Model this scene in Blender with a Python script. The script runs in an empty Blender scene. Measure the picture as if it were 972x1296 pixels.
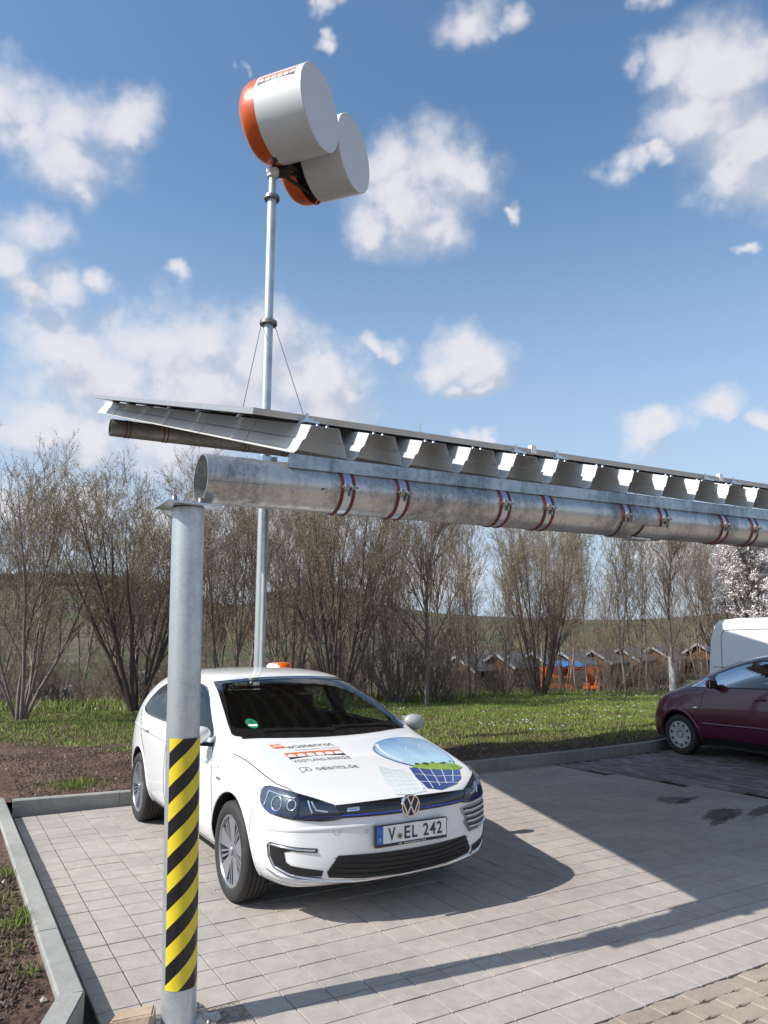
import bpy, bmesh, math, random
import numpy as np
from mathutils import Vector, Matrix, Euler
from mathutils.bvhtree import BVHTree
from mathutils.geometry import delaunay_2d_cdt

S = bpy.context.scene
COL = S.collection
R = math.radians
# ------------------------------------------------------------------ camera
CAM_H = 1.70
PITCH = R(9.83)
cd = bpy.data.cameras.new("camera")
cam = bpy.data.objects.new("camera", cd)
COL.objects.link(cam)
cam.location = (0, 0, CAM_H)
cam.rotation_euler = (R(90) + PITCH, 0, 0)
cd.sensor_fit = 'VERTICAL'
cd.sensor_height = 24.0
cd.lens = 24.0 * 945.0 / 1296.0
cd.clip_start = 0.05
cd.clip_end = 12000
S.camera = cam
S.cycles.max_bounces = 8
S.cycles.diffuse_bounces = 3
S.cycles.glossy_bounces = 4
S.cycles.transparent_max_bounces = 12
S.render.resolution_x = 768
S.render.resolution_y = 1024
# ------------------------------------------------------------------ light
SUN_EL = R(42.7)
SUN_AZ_TO = R(204.0)            # direction towards the sun, measured from +X
to_sun = Vector((math.cos(SUN_EL) * math.cos(SUN_AZ_TO), math.cos(SUN_EL) * math.sin(SUN_AZ_TO), math.sin(SUN_EL)))
sl = bpy.data.lights.new("sun", 'SUN')
sl.energy = 4.3
sl.angle = R(0.53)
sl.color = (1.0, 0.955, 0.89)
so_ = bpy.data.objects.new("sun", sl)
COL.objects.link(so_)
so_.rotation_euler = to_sun.to_track_quat('Z', 'Y').to_euler()
S.view_settings.view_transform = 'Standard'
S.view_settings.look = 'None'
S.view_settings.exposure = 0.32
S.view_settings.gamma = 1.0

def pix_dir(px, py):
    """world direction seen at a point of the 972x1296 photograph"""
    x = (px - 486) / 945.0
    y = -(py - 648) / 945.0
    c, s = math.cos(PITCH), math.sin(PITCH)
    return Vector((x, c - y * s, s + y * c)).normalized()

world = bpy.data.worlds.new("World")
S.world = world
world.cycles.sampling_method = 'MANUAL'
world.cycles.sample_map_resolution = 256
world.use_nodes = True
wt = world.node_tree
wt.nodes.clear()
N, L = wt.nodes.new, wt.links.new
w_out = N('ShaderNodeOutputWorld')
w_bg = N('ShaderNodeBackground')
w_bg.inputs[1].default_value = 0.105
L(w_bg.outputs[0], w_out.inputs[0])
w_sky = N('ShaderNodeTexSky')
w_sky.sky_type = 'NISHITA'
w_sky.sun_disc = False
w_sky.sun_elevation = SUN_EL
w_sky.sun_rotation = math.pi / 2 - SUN_AZ_TO   # rotation is clockwise from +Y
w_sky.air_density = 1.0
w_sky.dust_density = 1.6
w_sky.ozone_density = 1.2
w_sky.altitude = 400

# cloud field group: vector (direction) -> scalar field
CLOUDS = [  # centre x, y in the photograph, half width, half height, tilt
    (25, 135, 62, 38, 0), (95, 150, 66, 36, 10), (155, 148, 42, 28, 0), (98, 200, 46, 42, -10), (50, 175, 60, 30, 0), (118, 245, 26, 14, 20),
    (38, 292, 48, 24, 0), (12, 330, 40, 26, 0), (62, 370, 62, 20, 0), (130, 362, 22, 12, 0),
    (82, 436, 68, 38, 0), (190, 436, 66, 36, 0), (258, 436, 52, 32, 0), (330, 452, 64, 38, 0), (405, 480, 50, 32, 0), (438, 492, 26, 18, 0),
    (120, 490, 90, 66, 0), (250, 496, 120, 66, 0), (370, 490, 80, 50, 0), (60, 540, 60, 40, 0), (170, 560, 130, 46, 0), (360, 520, 90, 36, 0),
    (560, 218, 56, 38, -15), (512, 262, 46, 42, 20), (478, 288, 30, 26, 0), (592, 224, 24, 34, 0), (540, 290, 36, 26, 0), (480, 215, 40, 26, 0),
    (582, 452, 40, 22, 0), (556, 466, 36, 22, 0), (612, 468, 44, 20, 0), (480, 436, 26, 11, 0), (600, 486, 40, 12, 0),
    (920, 90, 70, 50, 0), (842, 92, 40, 22, 0), (900, 150, 56, 46, 0), (950, 180, 56, 70, 0), (930, 225, 44, 34, 0), (985, 60, 50, 40, 0), (805, 95, 20, 14, 0),
    (775, 212, 34, 14, 0), (830, 208, 34, 10, 10), (985, 235, 40, 40, 0),
    (838, 548, 30, 22, 0), (900, 520, 36, 15, 0), (972, 528, 22, 14, 0), (604, 12, 38, 22, 25), (640, 28, 30, 12, 30), (826, 6, 34, 12, 0),
    (418, 48, 10, 9, 0), (410, 6, 24, 9, 0), (229, 352, 14, 9, 0), (303, 76, 7, 8, 0), (600, 553, 34, 7, 8), (945, 318, 14, 9, 0), (650, 258, 12, 7, 0),
    (320, 690, 170, 40, 0), (700, 640, 120, 22, 0), (60, 640, 120, 30, 0), (905, 700, 110, 40, 0), (520, 730, 120, 26, 0),
    (-210, 220, 130, 90, 0), (-190, 540, 130, 60, 0), (1200, 200, 120, 90, 0), (1180, 560, 110, 40, 0), (420, -200, 150, 60, 0),
]
gt = bpy.data.node_groups.new("cloud_field", 'ShaderNodeTree')
gt.interface.new_socket("Vector", in_out='INPUT', socket_type='NodeSocketVector')
gt.interface.new_socket("Field", in_out='OUTPUT', socket_type='NodeSocketFloat')
GN, GL = gt.nodes.new, gt.links.new
gi, go = GN('NodeGroupInput'), GN('NodeGroupOutput')

def gnoise(vec, scale, detail, rough, off=0.0, lac=2.0):
    n = GN('ShaderNodeTexNoise')
    n.inputs['Scale'].default_value = scale
    n.inputs['Detail'].default_value = detail
    n.inputs['Roughness'].default_value = rough
    GL(vec, n.inputs['Vector'])
    return n

def gmath(op, a, b=None, c=None):
    n = GN('ShaderNodeMath')
    n.operation = op
    for i, v in enumerate((a, b, c)):
        if v is None: continue
        if isinstance(v, (int, float)): n.inputs[i].default_value = v
        else: GL(v, n.inputs[i])
    return n.outputs[0]
wn = gnoise(gi.outputs[0], 9.0, 4.0, 0.6)
vs = GN('ShaderNodeVectorMath'); vs.operation = 'SUBTRACT'
GL(wn.outputs['Color'], vs.inputs[0]); vs.inputs[1].default_value = (0.5, 0.5, 0.5)
vm = GN('ShaderNodeVectorMath'); vm.operation = 'MULTIPLY_ADD'
GL(vs.outputs[0], vm.inputs[0]); vm.inputs[1].default_value = (0.10, 0.10, 0.10)
GL(gi.outputs[0], vm.inputs[2])
def blob_chain(vec):
    """smooth union of round puffs; the vertical is stretched once for all of them"""
    acc_ = None
    for (c, r) in PUFFS:
        dn = GN('ShaderNodeVectorMath'); dn.operation = 'DISTANCE'
        GL(vec, dn.inputs[0]); dn.inputs[1].default_value = (c.x, c.y, c.z * 1.5)
        v = gmath('MULTIPLY_ADD', dn.outputs['Value'], -1.0 / r, 1.0)
        if acc_ is None: acc_ = v
        else:
            n = GN('ShaderNodeMath'); n.operation = 'SMOOTH_MAX'
            GL(acc_, n.inputs[0]); GL(v, n.inputs[1]); n.inputs[2].default_value = 0.22
            acc_ = n.outputs[0]
    return acc_
PUFFS = []
for (cx, cy, rx, ry, tilt) in CLOUDS:
    c = pix_dir(cx, cy)
    rxa = (pix_dir(cx + rx, cy) - c).length * 1.12
    rya = (pix_dir(cx, cy - ry) - c).length * 1.5 * 1.15
    if rxa > rya * 1.45:       # wide cloud: two or three puffs in a row
        k = min(3, int(round(rxa / rya)))
        for i in range(k):
            t = (i - (k - 1) / 2) / k * 1.5
            q = pix_dir(cx + t * rx * math.cos(R(tilt)), cy - t * rx * math.sin(R(tilt)))
            PUFFS.append((q, rya * (1.12 if i == k // 2 else 0.98)))
    else: PUFFS.append((c, (rxa * rya) ** 0.5))
stz = GN('ShaderNodeVectorMath'); stz.operation = 'MULTIPLY'; GL(vm.outputs[0], stz.inputs[0]); stz.inputs[1].default_value = (1, 1, 1.5)
acc = blob_chain(stz.outputs[0])
fb = gnoise(gi.outputs[0], 13.0, 6.0, 0.58)
acc = gmath('MAXIMUM', acc, -0.9)
# further clouds outside the photographed part of the sky
bgn = gnoise(gi.outputs[0], 3.2, 3.0, 0.5)
sepv = GN('ShaderNodeSeparateXYZ'); GL(gi.outputs[0], sepv.inputs[0])
behind = gmath('MULTIPLY', gmath('SUBTRACT', 0.25, sepv.outputs[1]), 2.5)
behind = gmath('MINIMUM', gmath('MAXIMUM', behind, 0.0), 1.0)
bk = gmath('SUBTRACT', gmath('MULTIPLY', gmath('SUBTRACT', bgn.outputs[0], 0.5), 4.0), 0.25)
bk = gmath('SUBTRACT', bk, gmath('MULTIPLY', gmath('SUBTRACT', 1.0, behind), 3.0))
acc = gmath('MAXIMUM', acc, bk)
f = gmath('MULTIPLY_ADD', gmath('SUBTRACT', fb.outputs[0], 0.5), 1.9, acc)
f = gmath('ADD', f, 0.14)
GL(f, go.inputs[0])
tc = N('ShaderNodeTexCoord')
g1 = N('ShaderNodeGroup'); g1.node_tree = gt
L(tc.outputs['Generated'], g1.inputs[0])
off = N('ShaderNodeVectorMath'); off.operation = 'ADD'
L(tc.outputs['Generated'], off.inputs[0])
off.inputs[1].default_value = (-0.022, -0.01, 0.030)
g2 = N('ShaderNodeGroup'); g2.node_tree = gt
L(off.outputs[0], g2.inputs[0])

def wmath(op, a, b=None, c=None, clamp=False):
    n = N('ShaderNodeMath'); n.operation = op; n.use_clamp = clamp
    for i, v in enumerate((a, b, c)):
        if v is None: continue
        if isinstance(v, (int, float)): n.inputs[i].default_value = v
        else: L(v, n.inputs[i])
    return n.outputs[0]

def wramp(v, a, b, smooth=True):
    n = N('ShaderNodeMapRange')
    n.interpolation_type = 'SMOOTHSTEP' if smooth else 'LINEAR'
    n.inputs[1].default_value = a; n.inputs[2].default_value = b
    L(v, n.inputs[0])
    return n.outputs[0]
dens = wramp(g1.outputs[0], -0.42, 1.0)
lit = wmath('SUBTRACT', g1.outputs[0], g2.outputs[0])
lit = wramp(lit, -0.40, 0.38)
thick = wramp(g1.outputs[0], 0.35, 1.5)
cm = N('ShaderNodeMix'); cm.data_type = 'RGBA'
L(lit, cm.inputs[0])
cm.inputs[6].default_value = (4.1, 4.45, 5.2, 1)
cm.inputs[7].default_value = (6.5, 6.45, 6.75, 1)
cm2 = N('ShaderNodeMix'); cm2.data_type = 'RGBA'
L(wmath('MULTIPLY', thick, 0.55), cm2.inputs[0])
L(cm.outputs[2], cm2.inputs[6])
cm2.inputs[7].default_value = (5.5, 5.6, 6.2, 1)
# sky tint; the lowest sky is milky
sm = N('ShaderNodeMix'); sm.data_type = 'RGBA'; sm.blend_type = 'MULTIPLY'
sm.inputs[0].default_value = 1.0
L(w_sky.outputs[0], sm.inputs[6]); sm.inputs[7].default_value = (1.14, 1.38, 1.46, 1)
sxyz = N('ShaderNodeSeparateXYZ'); L(tc.outputs['Generated'], sxyz.inputs[0])
hz = wramp(sxyz.outputs[2], 0.62, -0.02, True)
hm = N('ShaderNodeMix'); hm.data_type = 'RGBA'; L(wmath('MULTIPLY', hz, 0.9), hm.inputs[0])
L(sm.outputs[2], hm.inputs[6]); hm.inputs[7].default_value = (4.2, 5.1, 6.3, 1)
wm = N('ShaderNodeMix'); wm.data_type = 'RGBA'
L(wmath('MULTIPLY', dens, 0.94), wm.inputs[0])
L(hm.outputs[2], wm.inputs[6]); L(cm2.outputs[2], wm.inputs[7])
L(wm.outputs[2], w_bg.inputs[0])

# ------------------------------------------------------------------ helpers
def tag(o, label=None, cat=None, group=None, kind=None):
    if label: o['label'] = label
    if cat: o['category'] = cat
    if group: o['group'] = group
    if kind: o['kind'] = kind
    return o

def empty(name, loc=(0, 0, 0), rz=0.0):
    o = bpy.data.objects.new(name, None)
    o.empty_display_size = 0.2
    COL.objects.link(o)
    o.location = loc
    o.rotation_euler = (0, 0, rz)
    return o

def link(name, me, parent=None):
    o = bpy.data.objects.new(name, me)
    COL.objects.link(o)
    if parent is not None: o.parent = parent
    return o

def rawmesh(name, verts, faces, mats, smooth=False, mi=None):
    me = bpy.data.meshes.new(name)
    if isinstance(verts, np.ndarray) and isinstance(faces, np.ndarray):
        nv, nf, k = len(verts), len(faces), faces.shape[1]
        me.vertices.add(nv); me.vertices.foreach_set('co', verts.astype(np.float32).ravel())
        me.loops.add(nf * k); me.loops.foreach_set('vertex_index', faces.astype(np.int32).ravel())
        me.polygons.add(nf)
        me.polygons.foreach_set('loop_start', np.arange(0, nf * k, k, dtype=np.int32))
        me.polygons.foreach_set('loop_total', np.full(nf, k, dtype=np.int32))
        me.update(calc_edges=True)
        if not smooth: me.polygons.foreach_set('use_smooth', [False] * nf)
    else:
        me.from_pydata([tuple(v) for v in verts], [], [tuple(f) for f in faces])
        me.update()
    for m in (mats if isinstance(mats, (list, tuple)) else [mats]): me.materials.append(m)
    if smooth: me.polygons.foreach_set('use_smooth', [True] * len(me.polygons))
    if mi is not None: me.polygons.foreach_set('material_index', mi)
    return me

class MB:
    """collects shapes, builds ONE mesh"""
    def __init__(s): s.v = []; s.f = []; s.mi = []; s.sm = []
    def add(s, verts, faces, mi=0, smooth=False):
        o = len(s.v)
        s.v += [tuple(v) for v in verts]
        for f in faces:
            s.f.append(tuple(i + o for i in f)); s.mi.append(mi); s.sm.append(smooth)
        return s
    def box(s, lo, hi, mi=0, bevel=0.0, M=None):
        x0, y0, z0 = lo; x1, y1, z1 = hi
        if bevel > 0:
            bm = bmesh.new()
            bmesh.ops.create_cube(bm, size=1)
            for v in bm.verts:
                v.co = ((x0 + x1) / 2 + v.co.x * (x1 - x0), (y0 + y1) / 2 + v.co.y * (y1 - y0), (z0 + z1) / 2 + v.co.z * (z1 - z0))
            bmesh.ops.bevel(bm, geom=bm.edges[:], offset=bevel, segments=2, affect='EDGES', profile=0.6)
            bm.verts.ensure_lookup_table()
            vs_ = [v.co.copy() for v in bm.verts]; fs = [[v.index for v in f.verts] for f in bm.faces]
            bm.free()
        else:
            vs_ = [Vector(p) for p in ((x0, y0, z0), (x1, y0, z0), (x1, y1, z0), (x0, y1, z0), (x0, y0, z1), (x1, y0, z1), (x1, y1, z1), (x0, y1, z1))]
            fs = [(0, 3, 2, 1), (4, 5, 6, 7), (0, 1, 5, 4), (1, 2, 6, 5), (2, 3, 7, 6), (3, 0, 4, 7)]
        if M is not None: vs_ = [M @ v for v in vs_]
        return s.add(vs_, fs, mi, bevel > 0)
    def bar(s, a, b, w, h, mi=0, up=(0, 0, 1)):
        a = Vector(a); b = Vector(b); d = (b - a).normalized(); up = Vector(up)
        x = d.cross(up)
        if x.length < 1e-4: x = d.cross(Vector((1, 0, 0)))
        x.normalize(); y = x.cross(d)
        vs_ = [p + x * (i * w / 2) + y * (j * h / 2) for p in (a, b) for i, j in ((-1, -1), (1, -1), (1, 1), (-1, 1))]
        return s.add(vs_, [(0, 1, 2, 3), (7, 6, 5, 4), (0, 4, 5, 1), (1, 5, 6, 2), (2, 6, 7, 3), (3, 7, 4, 0)], mi)
    def tube(s, pts, rad, n=12, mi=0, cap=True, smooth=True, closed=False):
        pts = [Vector(p) for p in pts]; k = len(pts)
        rads = rad if isinstance(rad, (list, tuple)) else [rad] * k
        vs_ = []; prev = None
        for i, p in enumerate(pts):
            a = pts[(i - 1) % k] if (i > 0 or closed) else p
            b = pts[(i + 1) % k] if (i < k - 1 or closed) else p
            t = (b - a).normalized()
            if prev is None:
                x = t.orthogonal().normalized()
            else:
                x = (prev - t * prev.dot(t)).normalized()
            prev = x; y = t.cross(x)
            for j in range(n):
                an = 2 * math.pi * j / n
                vs_.append(p + (x * math.cos(an) + y * math.sin(an)) * rads[i])
        fs = []
        for i in range(k if closed else k - 1):
            i2 = (i + 1) % k
            for j in range(n):
                j2 = (j + 1) % n
                fs.append((i * n + j, i * n + j2, i2 * n + j2, i2 * n + j))
        s.add(vs_, fs, mi, smooth)
        if cap and not closed:
            s.add(vs_[:n], [tuple(range(n - 1, -1, -1))], mi)
            s.add(vs_[-n:], [tuple(range(n))], mi)
        return s
    def lathe(s, prof, n=32, axis='Z', c=(0, 0, 0), mi=0, smooth=True):
        vs_ = []
        for (r, h) in prof:
            for j in range(n):
                a = 2 * math.pi * j / n
                p = (r * math.cos(a), r * math.sin(a), h)
                if axis == 'Y': p = (p[0], p[2], p[1])
                if axis == 'X': p = (p[2], p[0], p[1])
                vs_.append((p[0] + c[0], p[1] + c[1], p[2] + c[2]))
        fs = []
        for i in range(len(prof) - 1):
            for j in range(n):
                j2 = (j + 1) % n
                fs.append((i * n + j, i * n + j2, (i + 1) * n + j2, (i + 1) * n + j))
        return s.add(vs_, fs, mi, smooth)
    def prism(s, poly, a, b, axis='Y', mi=0):
        """polygon in the other two axes extruded from a to b"""
        def P(u, v, w): return (u, w, v) if axis == 'Y' else ((w, u, v) if axis == 'X' else (u, v, w))
        n = len(poly)
        vs_ = [P(u, v, a) for u, v in poly] + [P(u, v, b) for u, v in poly]
        fs = [tuple(range(n)), tuple(range(2 * n - 1, n - 1, -1))] + [(i, i + n, (i + 1) % n + n, (i + 1) % n) for i in range(n)]
        return s.add(vs_, fs, mi)
    def mesh(s, name, mats):
        me = rawmesh(name, s.v, s.f, mats)
        me.polygons.foreach_set('material_index', s.mi)
        me.polygons.foreach_set('use_smooth', s.sm)
        bm = bmesh.new(); bm.from_mesh(me)
        bmesh.ops.recalc_face_normals(bm, faces=bm.faces[:])
        bm.to_mesh(me); bm.free()
        return me
    def build(s, name, mats, parent=None, sharp=None):
        me = s.mesh(name, mats)
        if sharp: me.set_sharp_from_angle(angle=R(sharp))
        return link(name, me, parent)

# ------------------------------------------------------------------ materials
def new_mat(name):
    m = bpy.data.materials.new(name); m.use_nodes = True
    return m, m.node_tree, m.node_tree.nodes['Principled BSDF']

def mat(name, col, rough=0.6, metal=0.0, var=0.0, vscale=8.0, bump=0.0, bscale=60.0, coat=0.0, rnd=0.0, spec=0.5, col2=None, detail=4.0, emis=None):
    m, t, b = new_mat(name)
    b.inputs['Roughness'].default_value = rough
    b.inputs['Metallic'].default_value = metal
    b.inputs['Specular IOR Level'].default_value = spec
    if coat: b.inputs['Coat Weight'].default_value = coat; b.inputs['Coat Roughness'].default_value = 0.04
    nn, ll = t.nodes.new, t.links.new
    tcn = nn('ShaderNodeTexCoord')
    base = None
    if var > 0 or col2:
        n = nn('ShaderNodeTexNoise'); n.inputs['Scale'].default_value = vscale; n.inputs['Detail'].default_value = detail; n.inputs['Roughness'].default_value = 0.62
        ll(tcn.outputs['Object'], n.inputs['Vector'])
        mr = nn('ShaderNodeMapRange'); mr.inputs[1].default_value = 0.3; mr.inputs[2].default_value = 0.7
        ll(n.outputs[0], mr.inputs[0])
        mx = nn('ShaderNodeMix'); mx.data_type = 'RGBA'
        ll(mr.outputs[0], mx.inputs[0])
        c2 = col2 if col2 else tuple(min(1, c * (1 + var)) for c in col)
        c1 = col if col2 else tuple(c * (1 - var) for c in col)
        mx.inputs[6].default_value = (*c1, 1); mx.inputs[7].default_value = (*c2, 1)
        base = mx.outputs[2]
    if rnd > 0:
        oi = nn('ShaderNodeObjectInfo'); ge = nn('ShaderNodeNewGeometry')
        ad = nn('ShaderNodeMath'); ad.operation = 'ADD'
        ll(oi.outputs['Random'], ad.inputs[0]); ll(ge.outputs['Random Per Island'], ad.inputs[1])
        fr = nn('ShaderNodeMath'); fr.operation = 'FRACT'; ll(ad.outputs[0], fr.inputs[0])
        mr = nn('ShaderNodeMapRange'); mr.inputs[3].default_value = 1 - rnd; mr.inputs[4].default_value = 1 + rnd
        ll(fr.outputs[0], mr.inputs[0])
        mx = nn('ShaderNodeMix'); mx.data_type = 'RGBA'; mx.blend_type = 'MULTIPLY'; mx.inputs[0].default_value = 1
        if base: ll(base, mx.inputs[6])
        else: mx.inputs[6].default_value = (*col, 1)
        ll(mr.outputs[0], mx.inputs[7])
        base = mx.outputs[2]
    if base: ll(base, b.inputs['Base Color'])
    else: b.inputs['Base Color'].default_value = (*col, 1)
    if bump > 0:
        n2 = nn('ShaderNodeTexNoise'); n2.inputs['Scale'].default_value = bscale; n2.inputs['Detail'].default_value = 5
        ll(tcn.outputs['Object'], n2.inputs['Vector'])
        bp = nn('ShaderNodeBump'); bp.inputs['Strength'].default_value = bump; bp.inputs['Distance'].default_value = 0.01
        ll(n2.outputs[0], bp.inputs['Height']); ll(bp.outputs[0], b.inputs['Normal'])
    return m

def galvanised(name, col=(0.57, 0.56, 0.54), dark=(0.235, 0.235, 0.235), rough=0.36, scale=26.0, streak=True, metal=0.72):
    """zinc coat: fine spangles, cloudy patches and run marks"""
    m, t, b = new_mat(name); nn, ll = t.nodes.new, t.links.new
    tcn = nn('ShaderNodeTexCoord')
    wp = nn('ShaderNodeTexNoise'); wp.inputs['Scale'].default_value = 40; wp.inputs['Detail'].default_value = 3; ll(tcn.outputs['Object'], wp.inputs['Vector'])
    wa = nn('ShaderNodeVectorMath'); wa.operation = 'MULTIPLY_ADD'; wa.inputs[1].default_value = (.03, .03, .03); ll(wp.outputs['Color'], wa.inputs[0]); ll(tcn.outputs['Object'], wa.inputs[2])
    v = nn('ShaderNodeTexVoronoi'); v.inputs['Scale'].default_value = scale * 2.6; ll(wa.outputs[0], v.inputs['Vector'])
    n = nn('ShaderNodeTexNoise'); n.inputs['Scale'].default_value = 2.2; n.inputs['Detail'].default_value = 9; n.inputs['Roughness'].default_value = 0.68
    ll(tcn.outputs['Object'], n.inputs['Vector'])
    mp = nn('ShaderNodeMapping'); mp.inputs[3].default_value = (14, 14, 1.6); ll(tcn.outputs['Object'], mp.inputs[0])
    st = nn('ShaderNodeTexNoise'); st.inputs['Scale'].default_value = 1.6; st.inputs['Detail'].default_value = 5; st.inputs['Roughness'].default_value = .7; ll(mp.outputs[0], st.inputs['Vector'])
    sp = nn('ShaderNodeSeparateColor'); ll(v.outputs['Color'], sp.inputs[0])
    mm = nn('ShaderNodeMath'); mm.operation = 'MULTIPLY_ADD'; mm.inputs[1].default_value = 0.09
    ll(sp.outputs[0], mm.inputs[0]); ll(n.outputs[0], mm.inputs[2])
    m2 = nn('ShaderNodeMath'); m2.operation = 'MULTIPLY_ADD'; m2.inputs[1].default_value = 0.45; ll(st.outputs[0], m2.inputs[0]); ll(mm.outputs[0], m2.inputs[2])
    mr = nn('ShaderNodeMapRange'); mr.inputs[1].default_value = 0.64; mr.inputs[2].default_value = 0.88; ll(m2.outputs[0], mr.inputs[0])
    mx = nn('ShaderNodeMix'); mx.data_type = 'RGBA'; ll(mr.outputs[0], mx.inputs[0])
    mx.inputs[6].default_value = (*dark, 1); mx.inputs[7].default_value = (*col, 1)
    ll(mx.outputs[2], b.inputs['Base Color'])
    b.inputs['Metallic'].default_value = metal
    mr2 = nn('ShaderNodeMapRange'); mr2.inputs[3].default_value = rough + 0.12; mr2.inputs[4].default_value = rough - 0.05
    ll(mr.outputs[0], mr2.inputs[0]); ll(mr2.outputs[0], b.inputs['Roughness'])
    bp = nn('ShaderNodeBump'); bp.inputs['Strength'].default_value = 0.10; bp.inputs['Distance'].default_value = 0.004
    ll(n.outputs[0], bp.inputs['Height']); ll(bp.outputs[0], b.inputs['Normal'])
    return m

def glass_mat(name, tint=(0.75, 0.82, 0.80), refl=1.0, base=0.0):
    m, t, b = new_mat(name); nn, ll = t.nodes.new, t.links.new
    t.nodes.remove(b)
    out = [x for x in t.nodes if x.type == 'OUTPUT_MATERIAL'][0]
    tr = nn('ShaderNodeBsdfTransparent'); tr.inputs[0].default_value = (*tint, 1)
    gl = nn('ShaderNodeBsdfGlossy'); gl.inputs['Roughness'].default_value = 0.02
    gl.inputs['Color'].default_value = (refl, refl, refl, 1)
    lw = nn('ShaderNodeFresnel'); lw.inputs[0].default_value = 1.5
    ad = nn('ShaderNodeMath'); ad.operation = 'ADD'; ad.use_clamp = True; ad.inputs[1].default_value = base
    ll(lw.outputs[0], ad.inputs[0])
    mx = nn('ShaderNodeMixShader')
    ll(ad.outputs[0], mx.inputs[0]); ll(tr.outputs[0], mx.inputs[1]); ll(gl.outputs[0], mx.inputs[2])
    ll(mx.outputs[0], out.inputs[0])
    return m

M = {}
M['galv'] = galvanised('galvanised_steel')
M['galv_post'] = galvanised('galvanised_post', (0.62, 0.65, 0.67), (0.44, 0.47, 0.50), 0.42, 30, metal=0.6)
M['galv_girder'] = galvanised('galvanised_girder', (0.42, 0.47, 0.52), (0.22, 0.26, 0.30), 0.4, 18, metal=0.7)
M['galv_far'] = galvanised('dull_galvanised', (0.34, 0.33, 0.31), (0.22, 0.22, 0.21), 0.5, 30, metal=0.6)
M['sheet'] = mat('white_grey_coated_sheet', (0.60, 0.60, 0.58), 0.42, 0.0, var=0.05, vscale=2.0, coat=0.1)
M['shaded_sheet_back'] = mat('shaded_beige_grey_sheet_back', (0.27, 0.255, 0.23), 0.5, 0.0, var=0.06, vscale=3)  # back coat, with the shade inside the crests put into its colour
M['frame'] = mat('anodised_aluminium', (0.50, 0.49, 0.48), 0.38, 0.55, var=0.06, vscale=5)
M['frame_dark'] = mat('black_rail', (0.03, 0.03, 0.03), 0.5)
M['pv'] = mat('photovoltaic_glass', (0.012, 0.018, 0.05), 0.08, 0.0, coat=0.6)
M['pv_back'] = mat('panel_backsheet', (0.02, 0.02, 0.022), 0.6)
M['red_rubber'] = mat('red_clamp_rubber', (0.15, 0.020, 0.020), 0.55, var=0.15, vscale=20)
M['clamp'] = mat('bright_clamp_steel', (0.55, 0.60, 0.66), 0.28, 0.9)
M['bolt'] = mat('bolt_steel', (0.30, 0.29, 0.27), 0.45, 0.8, var=0.3, vscale=60)
M['tape_y'] = mat('yellow_tape', (0.78, 0.60, 0.035), 0.32, var=0.05, vscale=12)
M['tape_k'] = mat('black_tape', (0.018, 0.016, 0.018), 0.3)
M['cable'] = mat('steel_wire', (0.10, 0.10, 0.11), 0.5, 0.6)
M['turbine_white'] = mat('white_gelcoat', (0.74, 0.75, 0.75), 0.35, var=0.03, vscale=1.5, coat=0.3)
M['turbine_orange'] = mat('orange_gelcoat', (0.66, 0.10, 0.012), 0.34, var=0.06, vscale=2, coat=0.4)
M['black'] = mat('matt_black', (0.012, 0.012, 0.013), 0.6)
M['dark_steel'] = mat('dark_steel', (0.06, 0.055, 0.055), 0.5, 0.4)
M['print_orange'] = mat('print_orange', (0.75, 0.16, 0.02), 0.4)
M['print_dark'] = mat('print_dark_grey', (0.045, 0.042, 0.045), 0.45)
M['print_grey'] = mat('print_mid_grey', (0.16, 0.16, 0.17), 0.45)
M['print_white'] = mat('print_white', (0.8, 0.8, 0.8), 0.4)

# ------------------------------------------------------------------ ground, paving, kerbs
ANG = R(30.4)
LE = Vector((math.cos(ANG), math.sin(ANG), 0)); LN = Vector((-math.sin(ANG), math.cos(ANG), 0))
BASE = Vector((-0.95, 3.70, 0))
def lw(s, o, z=0.0): return BASE + LE * s + LN * o + Vector((0, 0, z))
def to_so(x, y):
    dx, dy = x - BASE.x, y - BASE.y
    return dx * LE.x + dy * LE.y, dx * LN.x + dy * LN.y
def project(p):
    q = Vector(p) - Vector((0, 0, CAM_H)); c, s = math.cos(PITCH), math.sin(PITCH)
    d = q.y * c + q.z * s; u = q.z * c - q.y * s
    if d < 0.1: return -9999, -9999, d
    return 486 + 945 * q.x / d, 648 - 945 * u / d, d
def at_px(px, depth_y, z=None):
    """x coordinate on the vertical plane y = depth_y seen at photo column px (near horizon)"""
    return (px - 486) / 945.0 * depth_y * 0.985

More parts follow.
